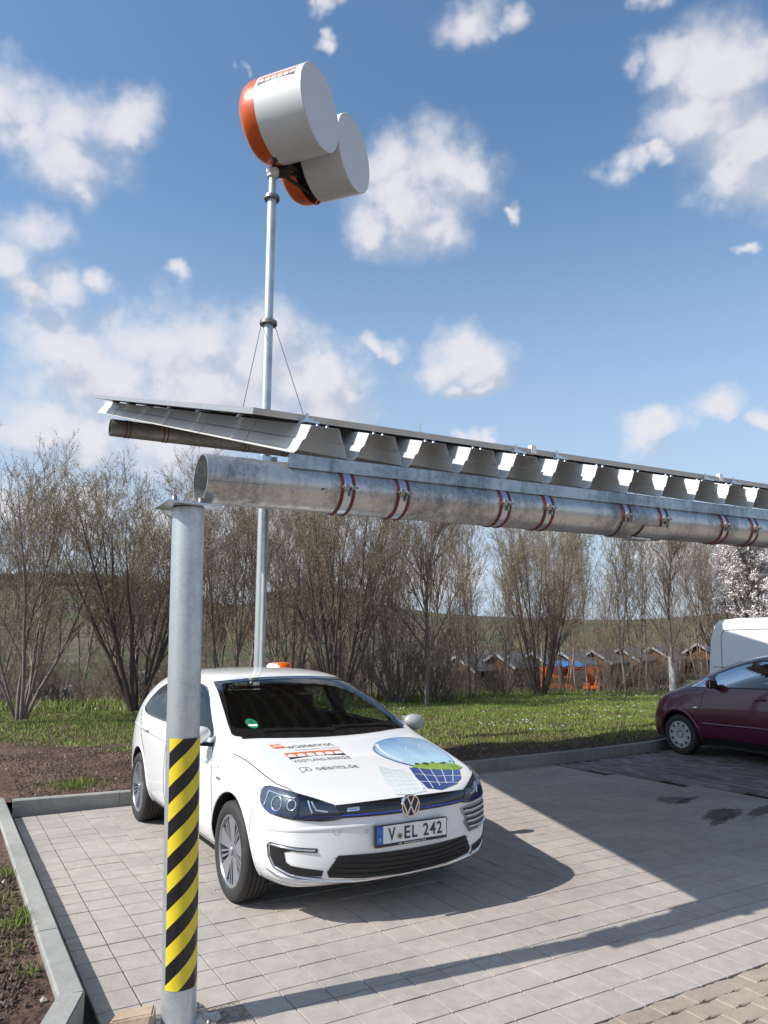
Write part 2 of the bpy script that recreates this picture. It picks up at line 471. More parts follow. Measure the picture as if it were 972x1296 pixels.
def world_noise_mat(name, cols, scale1=0.3, scale2=6.0, rough=0.9, bump=0.4, bscale=25, split=(0.42, 0.58), bdist=0.03):
    """two-colour patches broken by fine noise, in world space"""
    m, t, b = new_mat(name); nn, ll = t.nodes.new, t.links.new
    b.inputs['Roughness'].default_value = rough; b.inputs['Specular IOR Level'].default_value = 0.2
    g = nn('ShaderNodeNewGeometry')
    a = nn('ShaderNodeTexNoise'); a.inputs['Scale'].default_value = scale1; a.inputs['Detail'].default_value = 8; a.inputs['Roughness'].default_value = 0.7
    c = nn('ShaderNodeTexNoise'); c.inputs['Scale'].default_value = scale2; c.inputs['Detail'].default_value = 6; c.inputs['Roughness'].default_value = 0.7
    ll(g.outputs['Position'], a.inputs['Vector']); ll(g.outputs['Position'], c.inputs['Vector'])
    r1 = nn('ShaderNodeMapRange'); r1.inputs[1].default_value, r1.inputs[2].default_value = split; ll(a.outputs[0], r1.inputs[0])
    m1 = nn('ShaderNodeMix'); m1.data_type = 'RGBA'; ll(r1.outputs[0], m1.inputs[0])
    m1.inputs[6].default_value = (*cols[0], 1); m1.inputs[7].default_value = (*cols[1], 1)
    r2 = nn('ShaderNodeMapRange'); r2.inputs[1].default_value = 0.3; r2.inputs[2].default_value = 0.75
    r2.inputs[3].default_value = 0.55; r2.inputs[4].default_value = 1.45; ll(c.outputs[0], r2.inputs[0])
    m2 = nn('ShaderNodeMix'); m2.data_type = 'RGBA'; m2.blend_type = 'MULTIPLY'; m2.inputs[0].default_value = 1
    ll(m1.outputs[2], m2.inputs[6]); ll(r2.outputs[0], m2.inputs[7]); ll(m2.outputs[2], b.inputs['Base Color'])
    if bump:
        n2 = nn('ShaderNodeTexNoise'); n2.inputs['Scale'].default_value = bscale; n2.inputs['Detail'].default_value = 6
        ll(g.outputs['Position'], n2.inputs['Vector'])
        bp = nn('ShaderNodeBump'); bp.inputs['Strength'].default_value = bump; bp.inputs['Distance'].default_value = bdist
        ll(n2.outputs[0], bp.inputs['Height']); ll(bp.outputs[0], b.inputs['Normal'])
    return m

def paver_mat(name, col, rnd=0.07, stains=False, warm=None):
    m, t, b = new_mat(name); nn, ll = t.nodes.new, t.links.new
    b.inputs['Roughness'].default_value = 0.85; b.inputs['Specular IOR Level'].default_value = 0.3
    g = nn('ShaderNodeNewGeometry'); oi = nn('ShaderNodeObjectInfo')
    a = nn('ShaderNodeTexNoise'); a.inputs['Scale'].default_value = 1.3; a.inputs['Detail'].default_value = 6; a.inputs['Roughness'].default_value = 0.6
    f = nn('ShaderNodeTexNoise'); f.inputs['Scale'].default_value = 160; f.inputs['Detail'].default_value = 3
    k = nn('ShaderNodeTexNoise'); k.inputs['Scale'].default_value = 11; k.inputs['Detail'].default_value = 5; k.inputs['Roughness'].default_value = 0.7
    for n in (a, f, k): ll(g.outputs['Position'], n.inputs['Vector'])
    def mp(src, lo, hi, o0, o1):
        r = nn('ShaderNodeMapRange'); r.inputs[1].default_value = lo; r.inputs[2].default_value = hi; r.inputs[3].default_value = o0; r.inputs[4].default_value = o1
        ll(src, r.inputs[0]); return r.outputs[0]
    def mul(x, y):
        n = nn('ShaderNodeMath'); n.operation = 'MULTIPLY'
        for i, v in enumerate((x, y)):
            if isinstance(v, float): n.inputs[i].default_value = v
            else: ll(v, n.inputs[i])
        return n.outputs[0]
    ad = nn('ShaderNodeMath'); ad.operation = 'ADD'; ll(oi.outputs['Random'], ad.inputs[0]); ll(g.outputs['Random Per Island'], ad.inputs[1])
    fr = nn('ShaderNodeMath'); fr.operation = 'FRACT'; ll(ad.outputs[0], fr.inputs[0])
    v = mul(mp(a.outputs[0], 0.3, 0.7, 0.84, 1.10), mp(f.outputs[0], 0.3, 0.7, 0.86, 1.12))
    v = mul(v, mp(k.outputs[0], 0.3, 0.72, 0.86, 1.10))
    v = mul(v, mp(fr.outputs[0], 0, 1, 1 - rnd, 1 + rnd))
    if stains:
        for (s, o, rx, ry, amt) in ((5.98, 2.1, 0.22, 0.16, 0.55), (5.85, 1.40, 0.34, 0.14, 0.72), (6.35, 1.30, 0.42, 0.08, 0.65), (5.55, 1.22, 0.24, 0.05, 0.6), (6.10, 2.02, 0.30, 0.05, 0.6)):
            c = lw(s, o)
            mpn = nn('ShaderNodeMapping'); mpn.vector_type = 'TEXTURE'; ll(g.outputs['Position'], mpn.inputs[0])
            mpn.inputs[1].default_value = c; mpn.inputs[2].default_value = (0, 0, ANG + 0.3); mpn.inputs[3].default_value = (rx, ry, 1)
            le = nn('ShaderNodeVectorMath'); le.operation = 'LENGTH'; ll(mpn.outputs[0], le.inputs[0])
            s1 = nn('ShaderNodeMath'); s1.operation = 'MULTIPLY_ADD'; ll(k.outputs[0], s1.inputs[0]); s1.inputs[1].default_value = 1.8; 
            s1b = nn('ShaderNodeMath'); s1b.operation = 'SUBTRACT'; ll(le.outputs['Value'], s1b.inputs[0]); s1b.inputs[1].default_value = 0.9
            ll(s1b.outputs[0], s1.inputs[2])
            v = mul(v, mp(s1.outputs[0], 0.85, 1.15, 1 - amt, 1.0))
    mx = nn('ShaderNodeMix'); mx.data_type = 'RGBA'; mx.blend_type = 'MULTIPLY'; mx.inputs[0].default_value = 1
    if warm:
        m3 = nn('ShaderNodeMix'); m3.data_type = 'RGBA'; ll(fr.outputs[0], m3.inputs[0])
        m3.inputs[6].default_value = (*col, 1); m3.inputs[7].default_value = (*warm, 1); ll(m3.outputs[2], mx.inputs[6])
    else: mx.inputs[6].default_value = (*col, 1)
    ll(v, mx.inputs[7]); ll(mx.outputs[2], b.inputs['Base Color'])
    bp = nn('ShaderNodeBump'); bp.inputs['Strength'].default_value = 0.35; bp.inputs['Distance'].default_value = 0.002
    ll(f.outputs[0], bp.inputs['Height']); ll(bp.outputs[0], b.inputs['Normal'])
    return m

M['paver'] = paver_mat('grey_concrete_paver', (0.415, 0.375, 0.343), 0.06, stains=True, warm=(0.405, 0.357, 0.318))
M['block'] = paver_mat('old_reddish_block', (0.26, 0.205, 0.19), 0.30, stains=False, warm=(0.25, 0.235, 0.23))
M['wavy'] = paver_mat('beige_interlocking_paver', (0.38, 0.31, 0.25), 0.13, warm=(0.33, 0.27, 0.215))
M['joint'] = world_noise_mat('joint_sand', ((0.022, 0.018, 0.015), (0.050, 0.042, 0.035)), 3, 60, bump=0.5, bscale=120)
M['joint_pale'] = world_noise_mat('pale_gravel_bed', ((0.24, 0.20, 0.17), (0.42, 0.36, 0.31)), 30, 120, bump=1.0, bscale=150, bdist=0.01)
M['kerb'] = paver_mat('kerb_concrete', (0.33, 0.325, 0.30), 0.06)
M['soil'] = world_noise_mat('brown_soil', ((0.085, 0.052, 0.038), (0.15, 0.098, 0.072)), 1.4, 16, bump=1.0, bscale=22, bdist=0.05)
M['field'] = world_noise_mat('valley_fields', ((0.055, 0.085, 0.028), (0.115, 0.095, 0.065)), 0.016, 0.10, bump=0.0, split=(0.46, 0.52))

# terrain ---------------------------------------------------------------
CREST = [(-900, 790), (-500, 775), (-200, 752), (0, 750), (50, 747), (130, 747), (230, 756), (300, 768), (350, 757), (400, 752), (440, 757), (480, 766),
         (560, 778), (640, 781), (700, 784), (800, 787), (900, 780), (972, 774), (1200, 770), (1600, 790)]
def crest_angle(az):
    px = 486 + 945 * math.tan(max(-1.1, min(1.1, math.pi / 2 - az))) if 0.45 < az < 2.69 else (2000 if az < 0.45 and az > -1.6 else -900)
    y = np.interp(px, [c[0] for c in CREST], [c[1] for c in CREST])
    return (811 - y) / 945.0
def terr(r, az):
    zc = CAM_H + 1400 * crest_angle(az) * 1.0
    if r < 14: z = -0.42
    elif r < 24: z = -0.42 - 0.01 * (r - 14)
    elif r < 55: z = -0.52 - 1.55 * (r - 24) / 31
    elif r < 95: z = -2.07 - 0.5 * (r - 55) / 40
    else:
        t = min(1.0, (r - 95) / 1305.0)
        z = -2.57 + (zc + 2.57) * (t ** 1.15)
        if r > 1400: z = zc - (r - 1400) * 0.05
    if 55 < r < 1400: z += 0.004 * r * math.sin(az * 23 + r * 0.011) * math.sin(r * 0.006 + az * 7) * min(1, r / 300)
    return z
rs = [0.01, 3, 6, 10, 14, 19, 24, 30, 37, 45, 55, 66, 80, 95] + list(np.geomspace(115, 1400, 26)) + [1700, 2400, 4000]
azs = np.linspace(0, 2 * math.pi, 241)[:-1]
tv, tf = [], []
for r in rs:
    for az in azs: tv.append((r * math.cos(az), r * math.sin(az), terr(r, az if az < math.pi * 1.5 else az - 2 * math.pi)))
na = len(azs)
for i in range(len(rs) - 1):
    for j in range(na):
        j2 = (j + 1) % na
        tf.append((i * na + j, (i + 1) * na + j, (i + 1) * na + j2, i * na + j2))
tag(link('ground', rawmesh('ground', tv, tf, M['field'], smooth=True)), kind='structure')

# lawn sheet beyond the kerbs (soil showing through, grass blades stand on it)
def lawn_z(s, o):
    x, y = lw(s, o).xy
    d = math.hypot(x, y)
    z = 0.125 - 0.012 * max(0, o - 5.0) - 0.05 * max(0.0, d - 24)
    if s < -0.46: z = min(z, 0.10) if o < 4.9 else z
    z += 0.03 * math.sin(x * 1.7 + y) * math.sin(y * 1.3 - x * .6) + 0.018 * math.sin(x * 5.1) * math.sin(y * 4.3 + 1)
    return z
def kerb_o(s):
    return float(np.interp(s, [-0.28, 1.0, 3.0, 5.1, 7.2, 8.6, 9.2, 9.8, 11.5, 30], [4.92, 4.80, 4.62, 4.55, 4.60, 4.68, 4.80, 5.05, 5.9, 6.2]))
gx = np.concatenate([np.linspace(-16, -0.46, 60), np.linspace(-0.46, 34, 150)[1:]])
lv, lf = [], []
for s in gx:
    k0 = kerb_o(s) + 0.085 if s > -0.47 else -6.0
    os_ = k0 + (np.linspace(0, 1, 60) ** 1.6) * (38 - k0)
    if s <= -0.46: os_ = np.linspace(-6, 5, 61)[:-1].tolist()[:30] + np.linspace(5, 38, 30).tolist(); os_ = np.array(os_)
    for o in os_:
        p = lw(s, o); z = lawn_z(s, o)
        if s > -0.47 and o < k0 + 0.02: z = 0.115
        if s <= -0.46 and s > -0.6 and o < 5: z = 0.095
        lv.append((p.x, p.y, z))
for i in range(len(gx) - 1):
    for j in range(59):
        lf.append((i * 60 + j, (i + 1) * 60 + j, (i + 1) * 60 + j + 1, i * 60 + j + 1))
# drop the faces that would bridge over the paved bay at the corner
i0 = 59
lf = [f for f in lf if not (f[0] // 60 == i0)]
lawn = tag(link('lawn', rawmesh('lawn', lv, lf, M['soil'], smooth=True)), kind='structure')
# short fill between soil bed and far bed at the corner
fv, ff = [], []
oo = np.concatenate([[4.95, 5.0, 5.05], np.linspace(5.12, 12, 40), np.linspace(12.5, 38, 30)])
for i, o in enumerate(oo):
    for s in (-0.475, -0.35, -0.20):
        p = lw(s, o); fv.append((p.x, p.y, lawn_z(s, o) + 0.004))
for i in range(len(oo) - 1):
    for j in range(2): ff.append((i * 3 + j, i * 3 + j + 1, i * 3 + j + 4, i * 3 + j + 3))
tag(link('soil_strip', rawmesh('soil_strip', fv, ff, M['soil'], smooth=True)), kind='structure')

# bed under the pavers
def so_poly(name, pts, z, m):
    vs_ = [lw(s, o, z) for s, o in pts]
    return rawmesh(name, vs_, [tuple(range(len(vs_)))], m)
paving = tag(link('paving', so_poly('paving', [(-0.36, -0.95), (40, -0.95), (40, 6.4), (11.5, 6.0), (9.8, 5.15), (9.2, 4.9), (8.6, 4.78), (7.2, 4.7), (5.1, 4.65), (3, 4.72), (1, 4.9), (-0.36, 5.0)], -0.018, M['joint'])), kind='structure')
paving.location = (0, 0, 0)
driveway = tag(link('driveway', so_poly('driveway', [(-14, -12), (40, -12), (40, -0.955), (-0.56, -0.955), (-0.56, -0.4), (-0.9, -1.0), (-14, -1.0)], -0.014, M['joint_pale'])), kind='structure')

def paver_mesh(w, l, h=0.022, c=0.0014):
    x0, x1, y0, y1 = -w / 2, w / 2, -l / 2, l / 2
    vs_ = [(x0, y0, -h), (x1, y0, -h), (x1, y1, -h), (x0, y1, -h), (x0, y0, -c), (x1, y0, -c), (x1, y1, -c), (x0, y1, -c),
           (x0 + c, y0 + c, 0), (x1 - c, y0 + c, 0), (x1 - c, y1 - c, 0), (x0 + c, y1 - c, 0)]
    fs = [(0, 1, 5, 4), (1, 2, 6, 5), (2, 3, 7, 6), (3, 0, 4, 7), (4, 5, 9, 8), (5, 6, 10, 9), (6, 7, 11, 10), (7, 4, 8, 11), (8, 9, 10, 11)]
    return vs_, fs
rng = random.Random(5)
PW = 0.2055
cells = []
s = -0.076 - PW
col_edges = [-0.076 + PW * k for k in range(-1, 34)]
for ci, s0 in enumerate(col_edges):
    for oi in range(28):
        o0 = -0.95 + 0.2050 * oi
        sc, oc = s0 + PW / 2, o0 + 0.1025
        if sc < -0.34: continue
        if oc + 0.09 > kerb_o(sc): 
            if oc - 0.04 > kerb_o(sc): continue
        if sc > 6.45 + (4.25 - min(oc, 4.25)) * 0.20: continue
        if -0.10 < sc < 0.30 and -0.16 < oc < 0.06: continue      # left out round the post
        p = lw(sc, oc); q = project(p)
        cells.append((q[2] if (-40 < q[0] < 1012 and q[1] < 1340) else 100 + p.length, sc, oc))
cells.sort()
pm = rawmesh('paver', *paver_mesh(PW - 0.008, 0.197), M['paver'])
def place_paver(sc, oc, me, parent, rz=0.0, zj=0.0012, name='paver', tilt=0.004):
    o = bpy.data.objects.new(name, me); COL.objects.link(o); o.parent = parent
    o.location = lw(sc + rng.uniform(-.0008, .0008), oc + rng.uniform(-.0008, .0008), rng.uniform(-zj, zj))
    o.rotation_euler = (rng.uniform(-tilt, tilt), rng.uniform(-tilt, tilt), ANG + rz + rng.uniform(-.003, .003))
    return o
for d, sc, oc in cells[:298]: place_paver(sc, oc, pm, paving)
def joined(name, items, w, l, m, parent, rz=0.0, zj=0.0012, h=0.022):
    bv, bf = paver_mesh(w, l, h)
    bv = np.array(bv); bf = np.array(bf); V, F = [], []
    for k, (sc, oc) in enumerate(items):
        p = lw(sc, oc, rng.uniform(-zj, zj)); a = ANG + rz
        v = bv.copy(); tx, ty = rng.uniform(-.004, .004), rng.uniform(-.004, .004)
        v[:, 2] += bv[:, 0] * tx + bv[:, 1] * ty
        x = v[:, 0] * math.cos(a) - v[:, 1] * math.sin(a) + p.x; y = v[:, 0] * math.sin(a) + v[:, 1] * math.cos(a) + p.y
        V.append(np.stack([x, y, v[:, 2] + p.z], 1)); F.append(bf + len(bv) * k)
    return tag(link(name, rawmesh(name, np.concatenate(V), np.concatenate(F), m), parent), kind='stuff')
joined('distant_pavers', [(a, b) for _, a, b in cells[298:]], PW - 0.008, 0.197, M['paver'], paving)
blk = []
for i in range(150):
    s0 = 6.2 + i * 0.105
    for j in range(30):
        o0 = -0.94 + j * 0.2 + (0.1 if i % 2 else 0)
        if s0 < 6.45 + PW * .62 + (4.25 - min(o0, 4.25)) * 0.20 or o0 + .06 > kerb_o(s0): continue
        blk.append((s0, o0))
joined('old_paving_blocks', blk, 0.099, 0.194, M['block'], paving, zj=0.003)

# wavy interlocking stones of the driveway in the near right corner
def wavy_mesh():
    L_, W_ = 0.221, 0.108
    up = [(-L_ / 2 + L_ * t, W_ / 2 + 0.010 * w) for t, w in ((0, 0), (.12, .2), (.25, 1), (.38, .2), (.5, 0), (.62, -.2), (.75, -1), (.88, -.2), (1, 0))]
    dn = [(x, y - W_) for x, y in up][::-1]
    ring = up + dn; n = len(ring)
    cx = [(x * 0.97, y * 0.94) for x, y in ring]
    vs_ = [(x, y, -0.014) for x, y in ring] + [(x, y, -0.005) for x, y in ring] + [(x, y, 0.0) for x, y in cx]
    fs = [(i, i + n, (i + 1) % n + n, (i + 1) % n)[::-1] for i in range(n)] + [(i + n, i + 2 * n, (i + 1) % n + 2 * n, (i + 1) % n + n)[::-1] for i in range(n)]
    fs.append(tuple(range(3 * n - 1, 2 * n - 1, -1)))
    me = rawmesh('paver', vs_, fs, M['wavy'])
    bm = bmesh.new(); bm.from_mesh(me); bmesh.ops.recalc_face_normals(bm, faces=bm.faces[:]); bm.to_mesh(me); bm.free()
    return me
wm_ = wavy_mesh()
for j in range(9):
    oc = -1.012 - j * 0.1125
    for i in range(24):
        sc = 0.3 + i * 0.225 + (0.1125 if j % 2 else 0)
        q = project(lw(sc, oc))
        if q[0] < 560 or q[0] > 1060 or q[1] > 1380 or q[2] < 0: continue
        place_paver(sc, oc, wm_, driveway, zj=0.003, tilt=0.014)
wide = []
for j in range(40):
    for i in range(60):
        sc = -3 + i * 0.225; oc = -1.012 - j * 0.1125; q = project(lw(sc, oc))
        if not (q[0] < 560 or q[0] > 1060 or q[1] > 1380 or q[2] < 0) and j < 9: continue
        if sc < -0.2: continue
        wide.append((sc + (0.1125 if j % 2 else 0), oc))
joined('distant_driveway_pavers', wide, 0.218, 0.108, M['wavy'], driveway, h=0.013)

# kerbs: every kerb stone is a piece of its kerb
def kerb_stone(parent, a, b, inward, w=0.115, z0=-0.05, z1=0.14, gap=0.004, label=None):
    a = Vector(a); b = Vector(b); d = (b - a).normalized(); nrm = Vector(inward).normalized()
    a2, b2 = a + d * gap / 2, b - d * gap / 2
    c = 0.010
    j = rng.uniform(-.003, .003)
    prof = [(0, z0), (0, z1 - c + j), (c, z1 + j), (w - c, z1 + j), (w, z1 - c + j), (w, z0)]
    vs_ = [p + nrm * u + Vector((0, 0, v)) for p in (a2, b2) for u, v in prof]
    fs = [(i, i + 6, i + 7, i + 1) for i in range(5)] + [tuple(range(6))[::-1], tuple(range(6, 12))]
    me = rawmesh('kerb_stone', vs_, fs, M['kerb'])
    bm = bmesh.new(); bm.from_mesh(me); bmesh.ops.recalc_face_normals(bm, faces=bm.faces[:]); bm.to_mesh(me); bm.free()
    return link('kerb_stone', me, parent)
kl = tag(empty('side_kerb'), 'pale concrete kerb along the left soil bed with a bend at its near end', 'kerb')
for a, b in ((6.12, 5.12), (5.12, 4.12), (4.12, 3.12), (3.12, 2.12), (2.12, 1.085), (1.085, 0.215)):
    kerb_stone(kl, lw(-0.345, a), lw(-0.345, b), -LE)
# mitred bend and the splayed stones
def quad_stone(parent, ia, ib, oa, ob, z0=-0.05, z1=0.14):
    vs_ = [Vector(p) + Vector((0, 0, z)) for z in (z0, z1) for p in (ia, ib, ob, oa)]
    me = rawmesh('kerb_stone', vs_, [(0, 1, 2, 3)[::-1], (4, 5, 6, 7), (0, 1, 5, 4), (1, 2, 6, 5), (2, 3, 7, 6), (3, 0, 4, 7)], M['kerb'])
    bm = bmesh.new(); bm.from_mesh(me); bmesh.ops.recalc_face_normals(bm, faces=bm.faces[:])
    bmesh.ops.bevel(bm, geom=bm.edges[:], offset=0.008, segments=2, affect='EDGES'); bm.to_mesh(me); bm.free()
    return link('kerb_stone', me, parent)
quad_stone(kl, lw(-0.345, 0.213), lw(-0.475, -0.11), lw(-0.46, 0.235), lw(-0.585, -0.07))
quad_stone(kl, lw(-0.477, -0.114), lw(-0.85, -1.0), lw(-0.587, -0.074), lw(-0.96, -0.96))
kf = tag(empty('back_kerb'), 'long concrete kerb at the back of the paved bay in front of the lawn', 'kerb')
sx = -0.285
while sx < 8.5:
    s2 = sx + 1.0
    kerb_stone(kf, lw(sx, kerb_o(sx)), lw(s2, kerb_o(s2)), LN, w=0.085, z1=0.145)
    sx = s2
for a, b in ((8.715, 9.25), (9.25, 9.8), (9.8, 10.6), (10.6, 11.5), (11.5, 12.5), (12.5, 13.5), (13.5, 14.5)):
    kerb_stone(kf, lw(a, kerb_o(a)), lw(b, kerb_o(b)), LN, w=0.085, z1=0.145)

# rubble by the post foot
def rock(name, c, size, seed, m, flat=0.7, cuts=2):
    rr = random.Random(seed); bm = bmesh.new()
    bmesh.ops.create_cube(bm, size=1)
    for v in bm.verts:
        v.co += Vector([rr.uniform(-.14, .14) for _ in range(3)])
    bmesh.ops.bevel(bm, geom=bm.edges[:], offset=0.07, segments=2, affect='EDGES')
    for v in bm.verts:
        v.co += Vector([rr.uniform(-.012, .012) for _ in range(3)])
        v.co = Vector((v.co.x * size[0], v.co.y * size[1], v.co.z * size[2]))
    me = bpy.data.meshes.new(name); bm.to_mesh(me); bm.free(); me.materials.append(m)
    o = link(name, me); o.location = c; o.rotation_euler = (rr.uniform(-.2, .2), rr.uniform(-.2, .2), rr.uniform(0, 3))
    return o
M['sandstone'] = mat('sandstone', (0.42, 0.31, 0.22), 0.9, var=0.25, vscale=9, bump=0.5, bscale=40)
M['whitestone'] = mat('pale_rubble', (0.60, 0.56, 0.51), 0.9, var=0.2, vscale=14, bump=0.4, bscale=60)
tag(rock('stone', lw(-0.165, 0.03, 0.030), (0.15, 0.13, 0.09), 4, M['sandstone']), 'beige broken sandstone lump lying left of the striped post foot', 'stone')
tag(rock('stone', lw(0.155, -0.03, -0.002), (0.10, 0.06, 0.03), 9, M['whitestone']), 'small white flat stone in the paving gap right of the post foot', 'stone')
tag(link('gravel_patch', so_poly('gravel_patch', [(-.076, -.13), (.338, -.13), (.338, .075), (-.076, .075)], -0.003, M['joint_pale'])), kind='stuff')

# ------------------------------------------------------------------ carport
carport = empty('carport', BASE, ANG)
tag(carport, 'galvanised steel carport frame with a sloping roof of solar panels on ribbed white sheet', 'carport')
TZ = 0.015   # the beam rises slightly to the right
# post -------------------------------------------------------------
post = MB().tube([(0.025, -0.005, 0.0), (-0.010, 0.0, 1.2), (-0.034, 0.0, 2.355)], 0.078, 40).build('post', M['galv_post'], carport, 40)
# warning tape: stripes are separate colours of one printed sheet
def tape():
    b = MB(); z0, z1 = 0.168, 1.252
    a0, a1 = R(205), R(378)   # seen from the camera: the sheet starts near the left edge
    nA, nZ = 40, 150
    def P(a, z, r=0.0798):
        t = min(1, z / 1.2); cx = 0.025 + (-0.035) * (z / 1.2) if z < 1.2 else -0.010 - 0.024 * (z - 1.2) / 1.155
        return (cx + r * math.cos(a), -0.004 + r * math.sin(a), z)
    pitch = 0.154; slope = 0.235 / R(180)
    # exact stripe edges: parallelogram strips clipped to the sheet
    seg = 28
    for k in range(-4, 14):
        for half in (0, 1):
            zb = z0 - 0.06 + k * pitch + half * pitch / 2
            vs_, fs = [], []
            for i in range(seg + 1):
                a = a0 + (a1 - a0) * i / seg
                lo = zb + (a - a0) * slope; hi = lo + pitch / 2
                lo2, hi2 = max(z0, min(z1, lo)), max(z0, min(z1, hi))
                vs_ += [P(a, lo2), P(a, hi2)]
            for i in range(seg):
                if abs(vs_[2 * i][2] - vs_[2 * i + 1][2]) < 1e-5 and abs(vs_[2 * i + 2][2] - vs_[2 * i + 3][2]) < 1e-5: continue
                fs.append((2 * i, 2 * i + 2, 2 * i + 3, 2 * i + 1))
            if fs: b.add(vs_, fs, half, True)
    return b
tp = tape()
me = rawmesh('warning_tape', tp.v, tp.f, [M['tape_y'], M['tape_k']]); me.polygons.foreach_set('material_index', tp.mi); me.polygons.foreach_set('use_smooth', tp.sm)
t_ = link('warning_tape', me, post); t_['label'] = 'black and yellow diagonal hazard tape wrapped round the lower half of the post'
MB().box((-0.13, -0.13, -0.004), (0.17, 0.12, 0.008), bevel=0.002).build('base_plate', M['galv'], post)
for q in ((-0.09, -0.10), (0.135, -0.10), (0.135, 0.085), (-0.09, 0.085)):
    MB().lathe([(0, 0.03), (0.012, 0.03), (0.012, 0.008)], 6, c=(q[0], q[1], 0)).build('bolt', M['bolt'], post)
MB().box((-0.175, -0.12, 2.358), (0.085, 0.12, 2.370), bevel=0.003).build('head_plate', M['clamp'], post)
for q in ((-0.13, -0.09), (-0.13, 0.09), (0.0, -0.09)):
    MB().lathe([(0, 0.025), (0.014, 0.025), (0.014, 0.0)], 6, c=(q[0], q[1], 2.372)).build('bolt', M['bolt'], post)
# further posts along the beam, off to the right
# near beam pipe ------------------------------------------------------
PR = 0.128
def axz(s): return 2.515 + TZ * s
def pipe(name, s0, s1, o, zf, r, m, wall=0.007, n=56):
    b = MB()
    for rr, flip in ((r, 0), (r - wall, 1)):
        vs_ = []
        for sx in (s0, s1):
            for j in range(n):
                a = 2 * math.pi * j / n; vs_.append((sx, o + rr * math.cos(a), zf(sx) + rr * math.sin(a)))
        b.add(vs_, [((j, (j + 1) % n, n + (j + 1) % n, n + j) if not flip else (j, n + j, n + (j + 1) % n, (j + 1) % n)) for j in range(n)], 0, True)
    for sx in (s0, s1):
        vs_ = [(sx, o + rr * math.cos(2 * math.pi * j / n), zf(sx) + rr * math.sin(2 * math.pi * j / n)) for rr in (r, r - wall) for j in range(n)]
        b.add(vs_, [(j, (j + 1) % n, n + (j + 1) % n, n + j) for j in range(n)], 0)
    me_ = rawmesh(name, b.v, b.f, m); me_.polygons.foreach_set('use_smooth', b.sm)
    return link(name, me_, carport)
beam = pipe('beam', 0.02, 9.3, 0.0, axz, PR, M['galv'])
beam['label'] = 'thick open-ended galvanised pipe carrying the low edge of the roof'
# weld line and marks
MB().bar((0.03, -PR * 0.97, 2.515 - 0.030), (0.33, -PR * 0.985, 2.515 - 0.022), 0.003, 0.004).build('weld_seam', M['bolt'], beam)
MB().bar((0.98 - .34, -PR * 0.99, 2.515 - 0.016), (1.06 - .34, -PR * 0.965, 2.515 + 0.034), 0.002, 0.008).build('scratch', M['dark_steel'], beam)
# far beam pipe -------------------------------------------------------
ROOF_SL = 0.305
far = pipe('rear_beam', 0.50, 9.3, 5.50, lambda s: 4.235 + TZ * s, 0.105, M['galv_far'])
for sx in (0.70, 1.15, 2.2, 2.75, 3.6, 4.2):
    b = MB().lathe([(0.1075, -0.03), (0.111, -0.03), (0.111, -0.018), (0.1075, -0.018)], 32, 'X', (sx, 5.50, 4.235 + TZ * sx))
    b.lathe([(0.1075, 0.018), (0.111, 0.018), (0.111, 0.03), (0.1075, 0.03)], 32, 'X', (sx, 5.50, 4.235 + TZ * sx))
    b.lathe([(0.106, -0.018), (0.1085, -0.018), (0.1085, 0.018), (0.106, 0.018)], 32, 'X', (sx, 5.50, 4.235 + TZ * sx), mi=1)
    b.build('pipe_clamp', [M['red_rubber'], M['galv_far']], far, 40)
for sx in (2.52,): 
    MB().tube([(sx, 5.50, 0.0), (sx, 5.50, 4.14 + TZ * sx)], 0.036, 20).build('rear_post', M['galv_post'], carport, 40)
for sx in (8.9,):
    MB().tube([(sx, 0, 0.0), (sx, 0, 2.38 + TZ * sx)], 0.084, 28).build('front_post', M['galv_post'], carport, 40)
# clamps on the near beam ----------------------------------------------
def clamp_at(sx):
    b = MB(); c = (sx, 0, axz(sx))
    for a in (-0.034, 0.034):
        b.lathe([(PR + .0005, a - 0.008), (PR + .0075, a - 0.008), (PR + .0075, a + 0.008), (PR + .0005, a + 0.008)], 48, 'X', c)
    o = b.build('pipe_clamp', M['red_rubber'], beam, 40)
    b = MB().lathe([(PR + .001, -0.024), (PR + .0035, -0.024), (PR + .0035, 0.024), (PR + .001, 0.024)], 48, 'X', c)
    b.build('clamp_band', M['clamp'], o, 40)
    ya, za = -PR - 0.012, axz(sx) + 0.0
    b = MB().box((sx - 0.032, ya - 0.018, za - 0.022), (sx - 0.006, ya + 0.012, za + 0.016), bevel=0.003).box((sx + 0.006, ya - 0.022, za - 0.014), (sx + 0.03, ya + 0.010, za + 0.008), bevel=0.003)
    b.tube([(sx - 0.045, ya - 0.010, za - 0.002), (sx + 0.052, ya - 0.010, za - 0.002)], 0.0055, 8)
    b.bar((sx + 0.018, ya, za - 0.01), (sx + 0.012, ya + 0.004, za - 0.05), 0.014, 0.01)
    b.build('clamp_bolt', M['bolt'], o)
for sx in (0.80, 1.155, 1.90, 2.26, 2.98, 3.36, 4.05, 4.42, 5.25, 5.65, 6.5, 6.9): clamp_at(sx)
